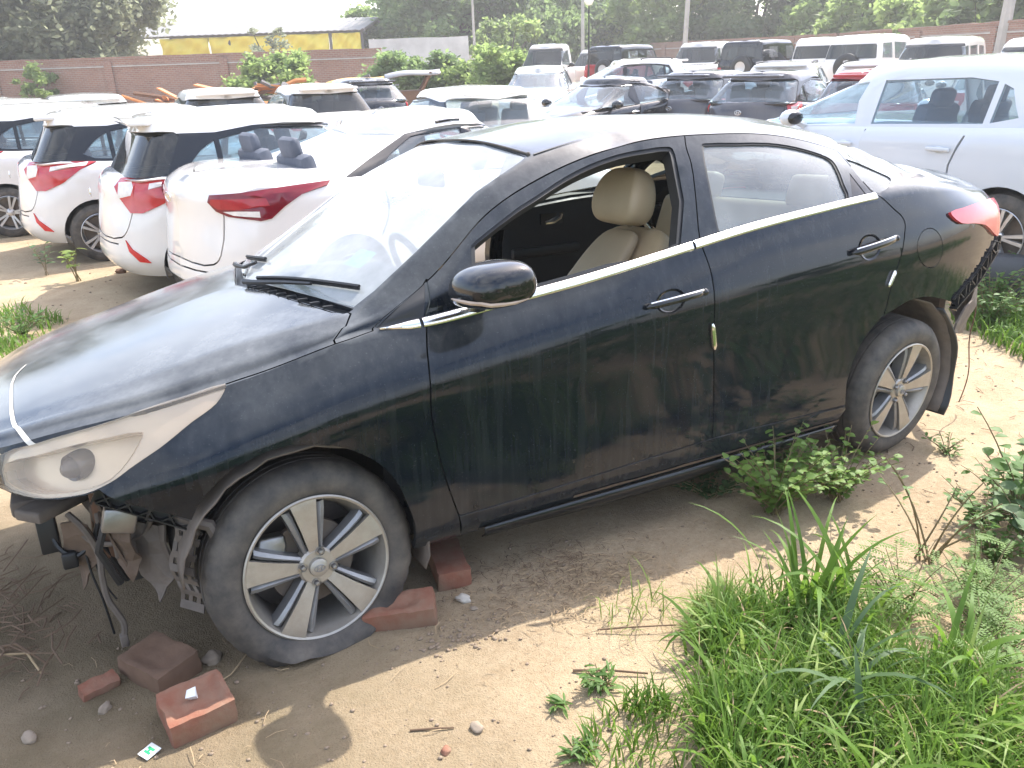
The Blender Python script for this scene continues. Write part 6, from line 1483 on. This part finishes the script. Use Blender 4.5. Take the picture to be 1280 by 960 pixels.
# ---------------------------------------------------------------- bricks, stones, litter
def mat_loose_brick():
    t = NT('fired_brick'); v = t.coord(); f = t.noise(v, 14, 6, .65); g = t.noise(v, 60, 4, .7)
    c = t.mix(f, (.19, .07, .042), (.28, .115, .068)); c = t.mix(t.ramp(g, [(.55, 0.), (.75, .6)]), c, (.26, .12, .08))
    c = t.mix(t.ramp(t.noise(v, 7, 5, .6), [(.38, 0.), (.66, .75)]), c, (.23, .17, .115))
    p = t.bsdf(c, .92); t.bump(t.math('ADD', g, f), .5, .004, p); return t.done(p)
M['loose_brick'] = mat_loose_brick()
M['mossy_brick'] = simple('mossy_dirty_brick', (.15, .088, .055), .95, var=.4, scale=16, bump=.5)
def brick(label, x, y, yaw, L, W, H, tilt=(0, 0), frog=True, seed=0, mossy=None, dz=0.):
    bm = bmesh.new(); nx, ny = 12, 8; rng = np.random.default_rng(seed)
    # box of quads with a sunk frog in the top
    pts = {}
    def v(i, j, k):
        if (i, j, k) not in pts: pts[(i, j, k)] = bm.verts.new((-L/2+L*i/nx, -W/2+W*j/ny, H*k/4))
        return pts[(i, j, k)]
    for i in range(nx):
        for j in range(ny):
            bm.faces.new((v(i, j, 4), v(i+1, j, 4), v(i+1, j+1, 4), v(i, j+1, 4))); bm.faces.new((v(i, j, 0), v(i, j+1, 0), v(i+1, j+1, 0), v(i+1, j, 0)))
    for k in range(4):
        for i in range(nx): bm.faces.new((v(i, 0, k), v(i+1, 0, k), v(i+1, 0, k+1), v(i, 0, k+1))); bm.faces.new((v(i, ny, k+1), v(i+1, ny, k+1), v(i+1, ny, k), v(i, ny, k)))
        for j in range(ny): bm.faces.new((v(0, j, k+1), v(0, j+1, k+1), v(0, j+1, k), v(0, j, k))); bm.faces.new((v(nx, j, k), v(nx, j+1, k), v(nx, j+1, k+1), v(nx, j, k+1)))
    for (i, j, k), q in pts.items():
        c = q.co
        if k == 4 and frog and 1 < i < nx-1 and 1 < j < ny-1:
            fx, fy = frog if isinstance(frog, tuple) else (.66, .55)
            e = (2*c.x/(L*fx))**4+(2*c.y/(W*fy))**4
            if e < 1.6: c.z -= .012*min(1, (1.6-e)*2)
        # worn, rounded edges
        o = sum((i in (0, nx), j in (0, ny), k in (0, 4)))
        if o >= 2: c.x *= .975; c.y *= .965; c.z = c.z*.97+.001
        if o == 3: c.x *= .985; c.y *= .98
    for q in bm.verts:
        p = q.co+Vector((seed*3.1, 0, 0)); q.co += Vector((mnoise.noise(p*40), mnoise.noise(p*40+Vector((9, 0, 0))), mnoise.noise(p*40+Vector((0, 9, 0)))))*.004+Vector((mnoise.noise(p*12), mnoise.noise(p*12+Vector((4, 0, 0))), 0))*.004
    me = bpy.data.meshes.new('brick'); 
    for f in bm.faces: f.smooth = True
    bmesh.ops.recalc_face_normals(bm, faces=bm.faces); bm.to_mesh(me); bm.free(); me.set_sharp_from_angle(angle=R_(50)); me.materials.append(mossy or M['loose_brick'])
    o = link(bpy.data.objects.new('brick', me)); o.location = (x, y, gz(x, y)-.006+dz); o.rotation_euler = (tilt[0], tilt[1], yaw); tag(o, label, 'brick', 'loose bricks round the front wheel'); return o
brick('red brick with long slot, wedged against the flat tyre', .185, -.945, -.40, .225, .105, .075, (.10, -.05), (.45, .28), 1)
brick('red brick lying behind the flat tyre, half under the sill', .43, -.765, 1.34, .23, .115, .07, (.03, .05), False, 2)
brick('dirty brick with muddy frog, left of the flat tyre', -.50, -.815, -1.08, .20, .135, .075, (.02, -.04), True, 3, M['mossy_brick'])
brick('half brick with deep frog holding a white chip, nearest the camera', -.44, -1.075, .12, .165, .145, .085, (.04, .02), (.74, .66), 4)
brick('small broken red brick piece left of the muddy brick', -.665, -.80, .3, .10, .05, .035, (.2, .1), False, 5)
M['stone'] = simple('earthy_stone', (.27, .215, .16), .95, var=.35, scale=20, bump=.5); M['pale_stone'] = simple('pale_stone', (.46, .42, .36), .9, var=.3, scale=20, bump=.4)
def stone(label, x, y, r, mat, seed, sq=(1, .8, .6)):
    bm = bmesh.new(); bmesh.ops.create_icosphere(bm, subdivisions=3, radius=r)
    for v in bm.verts:
        p = v.co/r*1.3+Vector((seed*2.7, 0, 0)); v.co *= 1+.35*mnoise.noise(p)+.12*mnoise.noise(p*3); v.co = Vector((v.co.x*sq[0], v.co.y*sq[1], v.co.z*sq[2]))
    for f in bm.faces: f.smooth = True
    me = bpy.data.meshes.new('stone'); bm.to_mesh(me); bm.free(); me.materials.append(mat); o = link(bpy.data.objects.new('stone', me)); o.location = (x, y, gz(x, y)+r*sq[2]*.45); o.rotation_euler = (0, 0, seed); tag(o, label, 'stone')
stone('brown stone between the muddy brick and the flat tyre', -.365, -.835, .032, M['stone'], 1)
stone('pale flat stone beside the two red bricks behind the tyre', .395, -.955, .026, M['pale_stone'], 2, (1, .8, .5))
stone('small brown clod next to the pale flat stone', .40, -1.02, .012, M['stone'], 3)
stone('dry clod below the small red brick piece', -.655, -.90, .022, M['stone'], 4, (1, .6, .6)); stone('grey stone near the left photo edge', -.83, -.93, .022, M['stone'], 5)
stone('rusty lump under the rear bumper of the nearest white hatchback', -.11, 5.72, .05, M['rust_metal'], 6)
stone('reddish clod on the bright sand, bottom middle', .07, -1.53, .014, M['loose_brick'], 7); stone('sandy clod beside the reddish clod', .17, -1.50, .020, M['stone'], 8)
# white chip in the frog, printed sachet beside it
o = mesh_obj('paper_chip', [(-.46, -1.075, gz(-.44, -1.075)+.082), (-.435, -1.085, gz(-.44, -1.075)+.086), (-.43, -1.065, gz(-.44, -1.075)+.10), (-.452, -1.058, gz(-.44, -1.075)+.092), (-.448, -1.07, gz(-.44, -1.075)+.068), (-.43, -1.075, gz(-.44, -1.075)+.068)], [(0, 1, 2, 3), (0, 4, 5, 1), (2, 5, 4, 3), (1, 5, 2), (0, 3, 4)], simple('white_paper', (.75, .75, .74), .8), None, False); tag(o, 'crumpled white paper chip in the frog of the nearest half brick', 'paper')
sa = thing('sachet', 'small white sachet with green print on the ground, bottom left', 'sachet', Matrix.Translation((-.565, -1.145, gz(-.565, -1.145)+.008)) @ Matrix.Rotation(.55, 4, 'Z') @ Matrix.Rotation(.06, 4, 'X'))
m = MB(); m.box((0, 0, 0), (.042, .036, .004)); o = m.build('packet', simple('sachet_white', (.8, .8, .78), .4), sa); bevel(o, .0015)
for dx in (-.006, .006): m = MB(); m.box((dx, 0, .003), (.006, .020, .0012)); m.build('print_bar', simple('sachet_green', (.02, .34, .13), .5), sa)
m = MB(); m.box((0, .001, .0030), (.008, .006, .0010)); m.build('print_bar', bpy.data.materials['sachet_green'], sa)
# gravel and dry litter: nobody could count it
rng = np.random.default_rng(11); V = []; F = []
ico = bmesh.new(); bmesh.ops.create_icosphere(ico, subdivisions=1, radius=1.); iv = np.array([v.co[:] for v in ico.verts]); if_ = np.array([[v.index for v in f.verts] for f in ico.faces]); ico.free()
def scatter_stones(n, fx, fy, r0, r1):
    for _ in range(n):
        x, y = fx(), fy(); r = r0+(r1-r0)*rng.random()**3; q = iv*r*(1+.25*rng.normal(size=(len(iv), 1)))*np.array([1, .8, .6]); b = sum(len(a) for a in V); V.append(q+np.array([x, y, gz(x, y)+r*.25])); F.append(if_+b)
scatter_stones(2600, lambda: rng.uniform(-1.2, 2.6), lambda: rng.uniform(-2.4, -.6), .0012, .008); scatter_stones(160, lambda: rng.normal(.30, .09), lambda: rng.normal(-1.12, .045), .002, .010)
scatter_stones(500, lambda: rng.uniform(2.2, 5), lambda: rng.uniform(-1.4, 1), .002, .012); scatter_stones(160, lambda: rng.uniform(-1.3, 0), lambda: rng.uniform(2.5, 6), .004, .015)
o = fast_mesh('gravel', np.vstack(V), np.vstack(F), simple('gravel', (.24, .18, .125), .95, var=.5, scale=40), None); o['kind'] = 'stuff'
def sticks(n, fx, fy, l0, l1, w, mat, name, zmax=.012):
    V = []; F = []
    for i in range(n):
        x, y = fx(), fy(); l = l0+(l1-l0)*rng.random()**2; a = rng.random()*6.283; p0 = np.array([x, y, gz(x, y)+.002+zmax*rng.random()]); d = np.array([math.cos(a), math.sin(a), 0])*l; bnd = np.array([-d[1], d[0], 0])*rng.normal()*.12
        pts = [p0-d/2, p0+bnd+np.array([0, 0, .004]), p0+d/2]; s = np.array([-math.sin(a), math.cos(a), 0])*w*(.6+.8*rng.random())/2; u = np.array([0, 0, w/2]); b = len(V)
        for p in pts: V += [p-s, p+u, p+s]
        for k in range(2): F += [(b+k*3, b+k*3+3, b+k*3+4, b+k*3+1), (b+k*3+1, b+k*3+4, b+k*3+5, b+k*3+2)]
    o = fast_mesh(name, np.array(V), np.array(F), mat, None); o['kind'] = 'stuff'
M['straw'] = simple('dry_straw', (.34, .245, .14), .9, var=.45, scale=30); M['twig'] = simple('brown_twig', (.14, .09, .055), .95, var=.4, scale=25)
sticks(650, lambda: rng.normal(.80, .20), lambda: rng.normal(-1.10, .10), .012, .055, .0022, M['straw'], 'dry_litter')
sticks(420, lambda: rng.normal(.72, .16), lambda: rng.normal(-.95, .10), .012, .05, .0022, M['twig'], 'dry_litter')
sticks(260, lambda: rng.uniform(-1., 2.2), lambda: rng.uniform(-2.2, -.6), .015, .08, .002, M['straw'], 'dry_litter'); sticks(260, lambda: rng.uniform(2.3, 4.6), lambda: rng.uniform(-1.3, .8), .02, .10, .004, M['twig'], 'dry_litter')
sticks(170, lambda: rng.normal(-.92, .12), lambda: rng.normal(-.30, .22), .05, .22, .005, M['twig'], 'dry_litter', .10)
def twig(label, pts, r, mat):
    P = [(x, y, gz(x, y)+h) for x, y, h in pts]; m = MB(); m.tube(P, [r*(1-.5*i/len(P)) for i in range(len(P))], 6); o = m.build('twig', mat); tag(o, label, 'twig')
twig('pale twig running past the half brick', [(-.52, -1.02, .004), (-.42, -.985, .006), (-.33, -.94, .006), (-.27, -.88, .02)], .003, M['straw'])
twig('short stick on the sand at the bottom middle', [(.02, -1.42, .004), (.08, -1.45, .005), (.12, -1.47, .004)], .003, M['twig'])
twig('brown stick at the left edge of the grass', [(.50, -1.44, .006), (.58, -1.50, .012), (.66, -1.57, .01)], .004, M['twig']); twig('thin horizontal stick reaching into the grass', [(.66, -1.33, .01), (.74, -1.38, .02), (.86, -1.45, .03)], .003, M['twig'])
twig('curved dry root near the left photo edge', [(-.98, -.62, .02), (-.90, -.58, .07), (-.83, -.60, .06), (-.80, -.68, .03)], .005, M['straw']); twig('dark bent root below the torn bumper', [(-.95, -.45, .02), (-.86, -.52, .05), (-.79, -.62, .02)], .006, M['twig'])
# ---------------------------------------------------------------- grass and weeds
M['grass'] = mat_leaf('grass_blades', (.06, .135, .015), (.15, .25, .035), .42); M['grass_pale'] = mat_leaf('pale_grass', (.14, .21, .04), (.24, .31, .085), .4); M['weed'] = mat_leaf('weed_leaves', (.06, .135, .03), (.13, .22, .05), .4); M['weed_blue'] = mat_leaf('bluish_weed_leaves', (.06, .11, .045), (.11, .17, .07), .35); M['weed_lit'] = mat_leaf('lit_weed_leaves', (.10, .19, .035), (.19, .29, .07), .45); M['stem'] = simple('plant_stem', (.17, .13, .06), .8, var=.3)  # lit weed leaves: lighter greens paint in sunlight on the sill weeds
def blades(P, hgt, wid, bend, seg, rng, lean=None):
    n = len(P); a = rng.random(n)*6.283; dirx = np.stack([np.cos(a), np.sin(a), np.zeros(n)], 1)
    if lean is not None: dirx = dirx+lean; dirx[:, 2] = 0; dirx /= np.maximum(np.linalg.norm(dirx, axis=1, keepdims=True), 1e-6)
    side = np.stack([-dirx[:, 1], dirx[:, 0], np.zeros(n)], 1); h = hgt*(.55+.75*rng.random(n)); w = wid*(.6+.8*rng.random(n)); b = bend*(.3+1.2*rng.random(n)); V = np.zeros((n, (seg+1)*2, 3)); tw = rng.normal(size=n)*.5
    pos = P.copy(); ang = .12+.25*rng.random(n); step = h/seg
    for k in range(seg+1):
        s = k/seg; ww = w*(1-s**2.2)*(.65+.7*min(1, s*3))*.5; sd = side*np.cos(tw*s)[:, None]+np.array([0, 0, 1])*np.sin(tw*s)[:, None]; V[:, 2*k] = pos-sd*ww[:, None]; V[:, 2*k+1] = pos+sd*ww[:, None]
        pos = pos+(dirx*np.sin(ang)[:, None]+np.array([0, 0, 1])*np.cos(ang)[:, None])*step[:, None]; ang = np.minimum(ang+b*(.5+1.1*s)/seg*1.8, 2.5)
    F = np.array([[2*k, 2*k+1, 2*k+3, 2*k+2] for k in range(seg)]); F = (np.arange(n)[:, None, None]*((seg+1)*2)+F[None]).reshape(-1, 4); return V.reshape(-1, 3), F
def poly_pts(poly, n, rng, thin=None):
    poly = np.array(poly); lo, hi = poly.min(0), poly.max(0); out = []
    while len(out) < n:
        q = lo+(hi-lo)*rng.random((n*3, 2)); q = q[in_poly(q, poly)]
        for x, y in q:
            if thin is None or thin(x, y) > rng.random(): out.append((x, y, gz(x, y)-.004))
            if len(out) >= n: break
    return np.array(out)
def stuff_grass(sets, mat, name='grass'):
    VV = []; FF = []; b = 0
    for V, F in sets: VV.append(V); FF.append(F+b); b += len(V)
    o = fast_mesh(name, np.vstack(VV), np.vstack(FF), mat, None); o['kind'] = 'stuff'; return o
rg = np.random.default_rng(21)
CL = [(.82, -1.62), (.95, -1.50), (1.14, -1.47), (1.27, -1.60), (1.33, -1.80), (1.34, -2.0), (1.30, -2.35), (.8, -2.5), (.50, -2.05), (.64, -1.77)]
thin = lambda x, y: .35+.9*max(0, mnoise.noise(Vector((x*5, y*5, 2)))+.25)
stuff_grass([blades(poly_pts(CL, 4600, rg, thin), .185, .0042, .8, 6, rg), blades(poly_pts(CL, 330, rg, thin), .25, .010, 1.2, 8, rg), blades(poly_pts([(.30, -1.75), (.48, -1.62), (.66, -1.66), (.85, -1.72), (.8, -2.3), (.35, -2.0)], 950, rg, lambda x, y: .12+1.6*max(0, mnoise.noise(Vector((x*6, y*6, 5))))), .085, .005, .9, 5, rg)], M['grass'])
stuff_grass([blades(poly_pts([(.86, -1.50), (1.0, -1.38), (1.14, -1.38), (1.12, -1.52), (.98, -1.60)], 1500, rg), .10, .0032, 1.3, 5, rg, np.array([-.3, -.2, 0])), blades(poly_pts(CL, 260, rg, thin), .24, .008, 1.3, 6, rg), blades(poly_pts([(.62, -1.30), (.9, -1.22), (.98, -1.38), (.7, -1.45)], 45, rg), .14, .0028, 2.2, 6, rg)], M['grass_pale'])
stuff_grass([blades(poly_pts(CL, 260, rg, thin), .17, .0045, 1.6, 6, rg), blades(poly_pts(CL, 160, rg), .10, .006, 2.2, 5, rg)], M['straw'], 'dry_grass')
# far patches: behind the hood on the left, by the rear corner, thin tufts over the yard
stuff_grass([blades(poly_pts([(-1.9, 2.8), (-.95, 2.9), (-.62, 4.1), (-.95, 4.8), (-2.2, 4.6)], 1500, rg, lambda x, y: .1+1.3*max(0, mnoise.noise(Vector((x*2.2, y*2.2, 4)))+.15)), .13, .009, 1.1, 4, rg), blades(poly_pts([(4.2, -.6), (5.2, -.8), (6.0, .3), (5.5, .75), (4.75, .25)], 1300, rg), .17, .012, 1.1, 4, rg)], M['grass'])
def leaf_mesh(specs):
    """specs: (base, direction, normal, length, width): folded leaves of six faces"""
    V = []; F = []
    for (b, d, n, L, W) in specs:
        b = Vector(b); d = Vector(d).normalized(); n = Vector(n); s = d.cross(n).normalized(); n = s.cross(d); k = len(V)
        for q, w, c in ((0, .02, 0), (.3, .85, .02), (.6, 1., .0), (.85, .6, -.05), (1., .03, -.12)):
            p = b+d*L*q+n*c*L; V += [p-s*W*w*.5+n*.10*W*w, p, p+s*W*w*.5+n*.10*W*w]
        for i in range(4): F += [(k+i*3, k+i*3+1, k+i*3+4, k+i*3+3), (k+i*3+1, k+i*3+2, k+i*3+5, k+i*3+4)]
    return np.array([tuple(v) for v in V]), np.array(F)
def weed(label, x, y, h, spread, nst, leaf, mat, seed, per=9, lw=.6, bare=.15, name='weed', up=.6, fern=False, stemr=.0025, group=None):
    rng = np.random.default_rng(seed); t = thing(name, label, 'plant', Matrix.Translation((x, y, gz(x, y)-.004)), group); sp = []; m = MB()
    for i in range(nst):
        a = rng.random()*6.283; tip = Vector((math.cos(a)*spread*(.35+.65*rng.random()), math.sin(a)*spread*(.35+.65*rng.random()), h*(.55+.45*rng.random()))); b = Vector((rng.normal()*.015, rng.normal()*.015, 0)); c = Vector((tip.x*.35, tip.y*.35, tip.z*.62)); pts = [b.lerp(c, q).lerp(c.lerp(tip, q), q) for q in np.linspace(0, 1, 7)]; m.tube(pts, [stemr*(1-.09*k) for k in range(7)], 5)
        for j in range(per):
            q = bare+(1-bare)*(j+rng.random()*.6)/per; q = min(q, 1.); p = b.lerp(c, q).lerp(c.lerp(tip, q), q); e = rng.random()*6.283; d = Vector((math.cos(e), math.sin(e), up*(rng.random()-.2))); L = leaf*(.6+.6*rng.random())
            if fern:
                d.normalize(); sd = d.cross(Vector((0, 0, 1))).normalized()
                for k in range(9):
                    pp = p+d*L*(k+1)/9-Vector((0, 0, .012*(k/9)**2))
                    for s_ in (-1, 1): sp.append((pp, sd*s_+d*.45, (0, 0, 1), L*.20*(1-.4*abs(k/9-.4)), L*.062))
            else: sp.append((p, d, (rng.normal()*.3, rng.normal()*.3, 1), L, L*lw))
    V, F = leaf_mesh(sp); o = fast_mesh('leaves', V, F, mat, t); m.build('stems', M['stem'], t); return t
weed('bushy weed with small round leaves against the sill of the black sedan', 1.70, -1.04, .33, .30, 52, .036, M['weed_lit'], 1, 11, .75)
weed('bushy round-leaved weed just in front of the rear wheel', 1.98, -1.10, .28, .26, 38, .034, M['weed_lit'], 2, 10, .75)
weed('greyish creeping weed in the shade under the sill', 1.58, -.80, .11, .22, 20, .030, M['weed_blue'], 3, 8, .8); weed('dark creeping weed under the rear sill edge', 1.98, -.74, .13, .20, 16, .030, M['weed_blue'], 4, 8, .8)
weed('twiggy weed with bare brown stems and few leaves', 1.86, -1.58, .40, .24, 9, .040, M['weed'], 5, 5, .4, .55, stemr=.004)
weed('broad-leaved plant at the right photo edge', 2.36, -1.60, .44, .24, 12, .075, M['weed'], 6, 7, .72, .3, stemr=.004)
weed('second broad-leaved plant beside the right photo edge, lower', 2.20, -1.72, .26, .20, 10, .070, M['weed_blue'], 7, 6, .72, .3, stemr=.003)
for i, (x, y, s) in enumerate([(2.05, -1.70, .16), (2.25, -1.52, .18), (2.5, -1.45, .2), (2.05, -1.88, .16)]):
    weed(['low dense weed between the twiggy weed and the bare sand', 'low dense weed below the upper broad-leaved plant', 'low dense weed farthest right along the photo edge', 'low dense weed nearest the feathery weeds'][i], x, y, .16, s, 26, .034, M['weed'], 20+i, 8, .5)
for i, (x, y) in enumerate([(1.50, -1.72), (1.62, -1.90), (1.46, -2.02), (1.78, -1.80), (1.60, -2.18)]):
    weed(['feathery weed at the upper edge of the grass clump', 'feathery weed in the middle of the right grass edge', 'feathery weed inside the grass clump', 'feathery weed on the bare sand right of the grass', 'feathery weed lowest at the bottom right corner'][i], x, y, .20, .20, 15, .085, M['grass'], 40+i, 6, fern=True)
for i, (x, y, lb) in enumerate([(.335, -1.72, 'small sprig of grassy leaves at the bottom, left of the grass clump'), (.52, -1.54, 'small green sprig on the sand at the upper left of the sparse grass'), (.40, -1.53, 'tiny seedling on the bright sand left of the sprig')]):
    weed(lb, x, y, (.05, .075, .045)[i], .05, (9, 12, 4)[i], .045, M['weed'], 60+i, 5, .2)
def tuft(label, x, y, n, h, w, bend, seed, mat, r=.03):
    rng = np.random.default_rng(seed); P = np.array([(x+rng.normal()*r, y+rng.normal()*r, gz(x, y)-.004) for _ in range(n)]); V, F = blades(P, h, w, bend, 9, rng); V = V-np.array([x, y, gz(x, y)]); o = fast_mesh('grass_tuft', V, F, mat, None); o.location = (x, y, gz(x, y)); tag(o, label, 'grass tuft', 'tall grass tufts'); return o
tuft('tallest grass tuft with wide arching blades, top of the grass clump', 1.24, -1.60, 26, .40, .014, .95, 3, M['grass'], .035); tuft('tall grass tuft with long blades bending to the right', 1.36, -1.66, 14, .36, .015, 1.25, 4, M['grass'], .03)
tuft('grass tuft with pale blades drooping left over the sand', .84, -1.60, 14, .24, .011, 1.9, 5, M['grass'], .03); tuft('broad-bladed grass tuft at the bottom of the clump', 1.0, -1.95, 20, .34, .015, 1.2, 6, M['weed_blue'], .06)
tuft('broad-bladed grass tuft at the bottom right', 1.36, -2.02, 20, .34, .014, 1.2, 7, M['grass'], .06)
weed('seedling with pale leaves on the sand behind the hood', -.50, 5.6, .34, .12, 5, .10, M['grass_pale'], 71, 4, .5, .75, stemr=.006); weed('thin dark weed beside the second hatchback rear wheel', -.75, 6.1, .40, .16, 5, .09, M['weed_blue'], 72, 5, .35, .4)
weed('green weeds at the photo edge next to the third hatchback', -1.45, 6.6, .35, .3, 14, .07, M['weed'], 73, 7, .5); weed('weed clump on the lot left of the hood', -.95, 3.9, .22, .3, 22, .05, M['weed'], 74, 8, .4)
weed('dense weed clump behind the torn rear corner', 4.85, .05, .34, .4, 40, .05, M['weed'], 75, 9, .55); weed('dense weed clump in front of the dark bumper on the ground', 5.35, .35, .40, .45, 40, .055, M['weed'], 76, 9, .55)
weed('small weeds on the sand just behind the rear wheel', 2.75, -1.05, .09, .12, 12, .03, M['weed'], 77, 6, .4)
# detached dark bumper lying in front of the silver car
V = []; F = []; prof = [(.0, .0), (-.05, .10), (-.075, .22), (-.06, .33), (-.02, .40), (.06, .42)]
for i in range(25):
    s = i/24; y = -.75+1.5*s; xo = .22*((2*s-1)**4)
    for px_, pz in prof: V.append((px_+xo, y, pz))
for i in range(24):
    for j in range(5): F.append((i*6+j, i*6+j+1, i*6+7+j, i*6+6+j))
o = mesh_obj('bumper', V, F, simple('grey_black_bumper', (.05, .052, .055), .5), None, True); o.location = (5.35, .95, gz(5.35, .95)-.02); o.rotation_euler = (0, .0, .05); tag(o, 'dark detached bumper standing on the weeds before the silver car', 'bumper'); md = o.modifiers.new('t', 'SOLIDIFY'); md.thickness = .012

stuff_grass([blades(poly_pts([(2.75, -1.95), (3.6, -1.55), (5.5, -1.4), (6, -3.4), (1.5, -3.4), (1.35, -2.6)], 3600, rg), .26, .009, 1.0, 4, rg), blades(poly_pts([(-2.2, -1.7), (-.4, -2.0), (.15, -2.3), (.2, -3.4), (-2.2, -3.4)], 2200, rg), .26, .009, 1.0, 4, rg)], M['weed'])  # unseen grass added beyond the view to darken the sedan's reflections
# the weedy bank on the camera side of the yard (it shows in the paint and glass)
stuff_grass([blades(np.array([(x, y, ground_z(x, y)) for x, y in zip(rg.uniform(-9, 11, 9000), rg.uniform(-10, -3.5, 9000))]), .38, .03, 1.0, 4, rg)], M['weed'])
for i, (x, y, h, r) in enumerate([(-7, -10, 1.6, 1.3), (-2.5, -11.5, 1.8, 1.5), (2.5, -12, 1.6, 1.4), (7, -11, 1.9, 1.5), (12, -10, 1.8, 1.4)]):
    tree('bush', ['leftmost bush on the weedy bank facing the sedan', 'second bush from the left on the weedy bank', 'middle bush on the weedy bank facing the sedan', 'second bush from the right on the weedy bank', 'rightmost bush on the weedy bank'][i], x, y, h, r, M['leaf_dark'], 80+i, 'bush', per=60, size=.2, nclump=8, low=.05, trunk=.2)
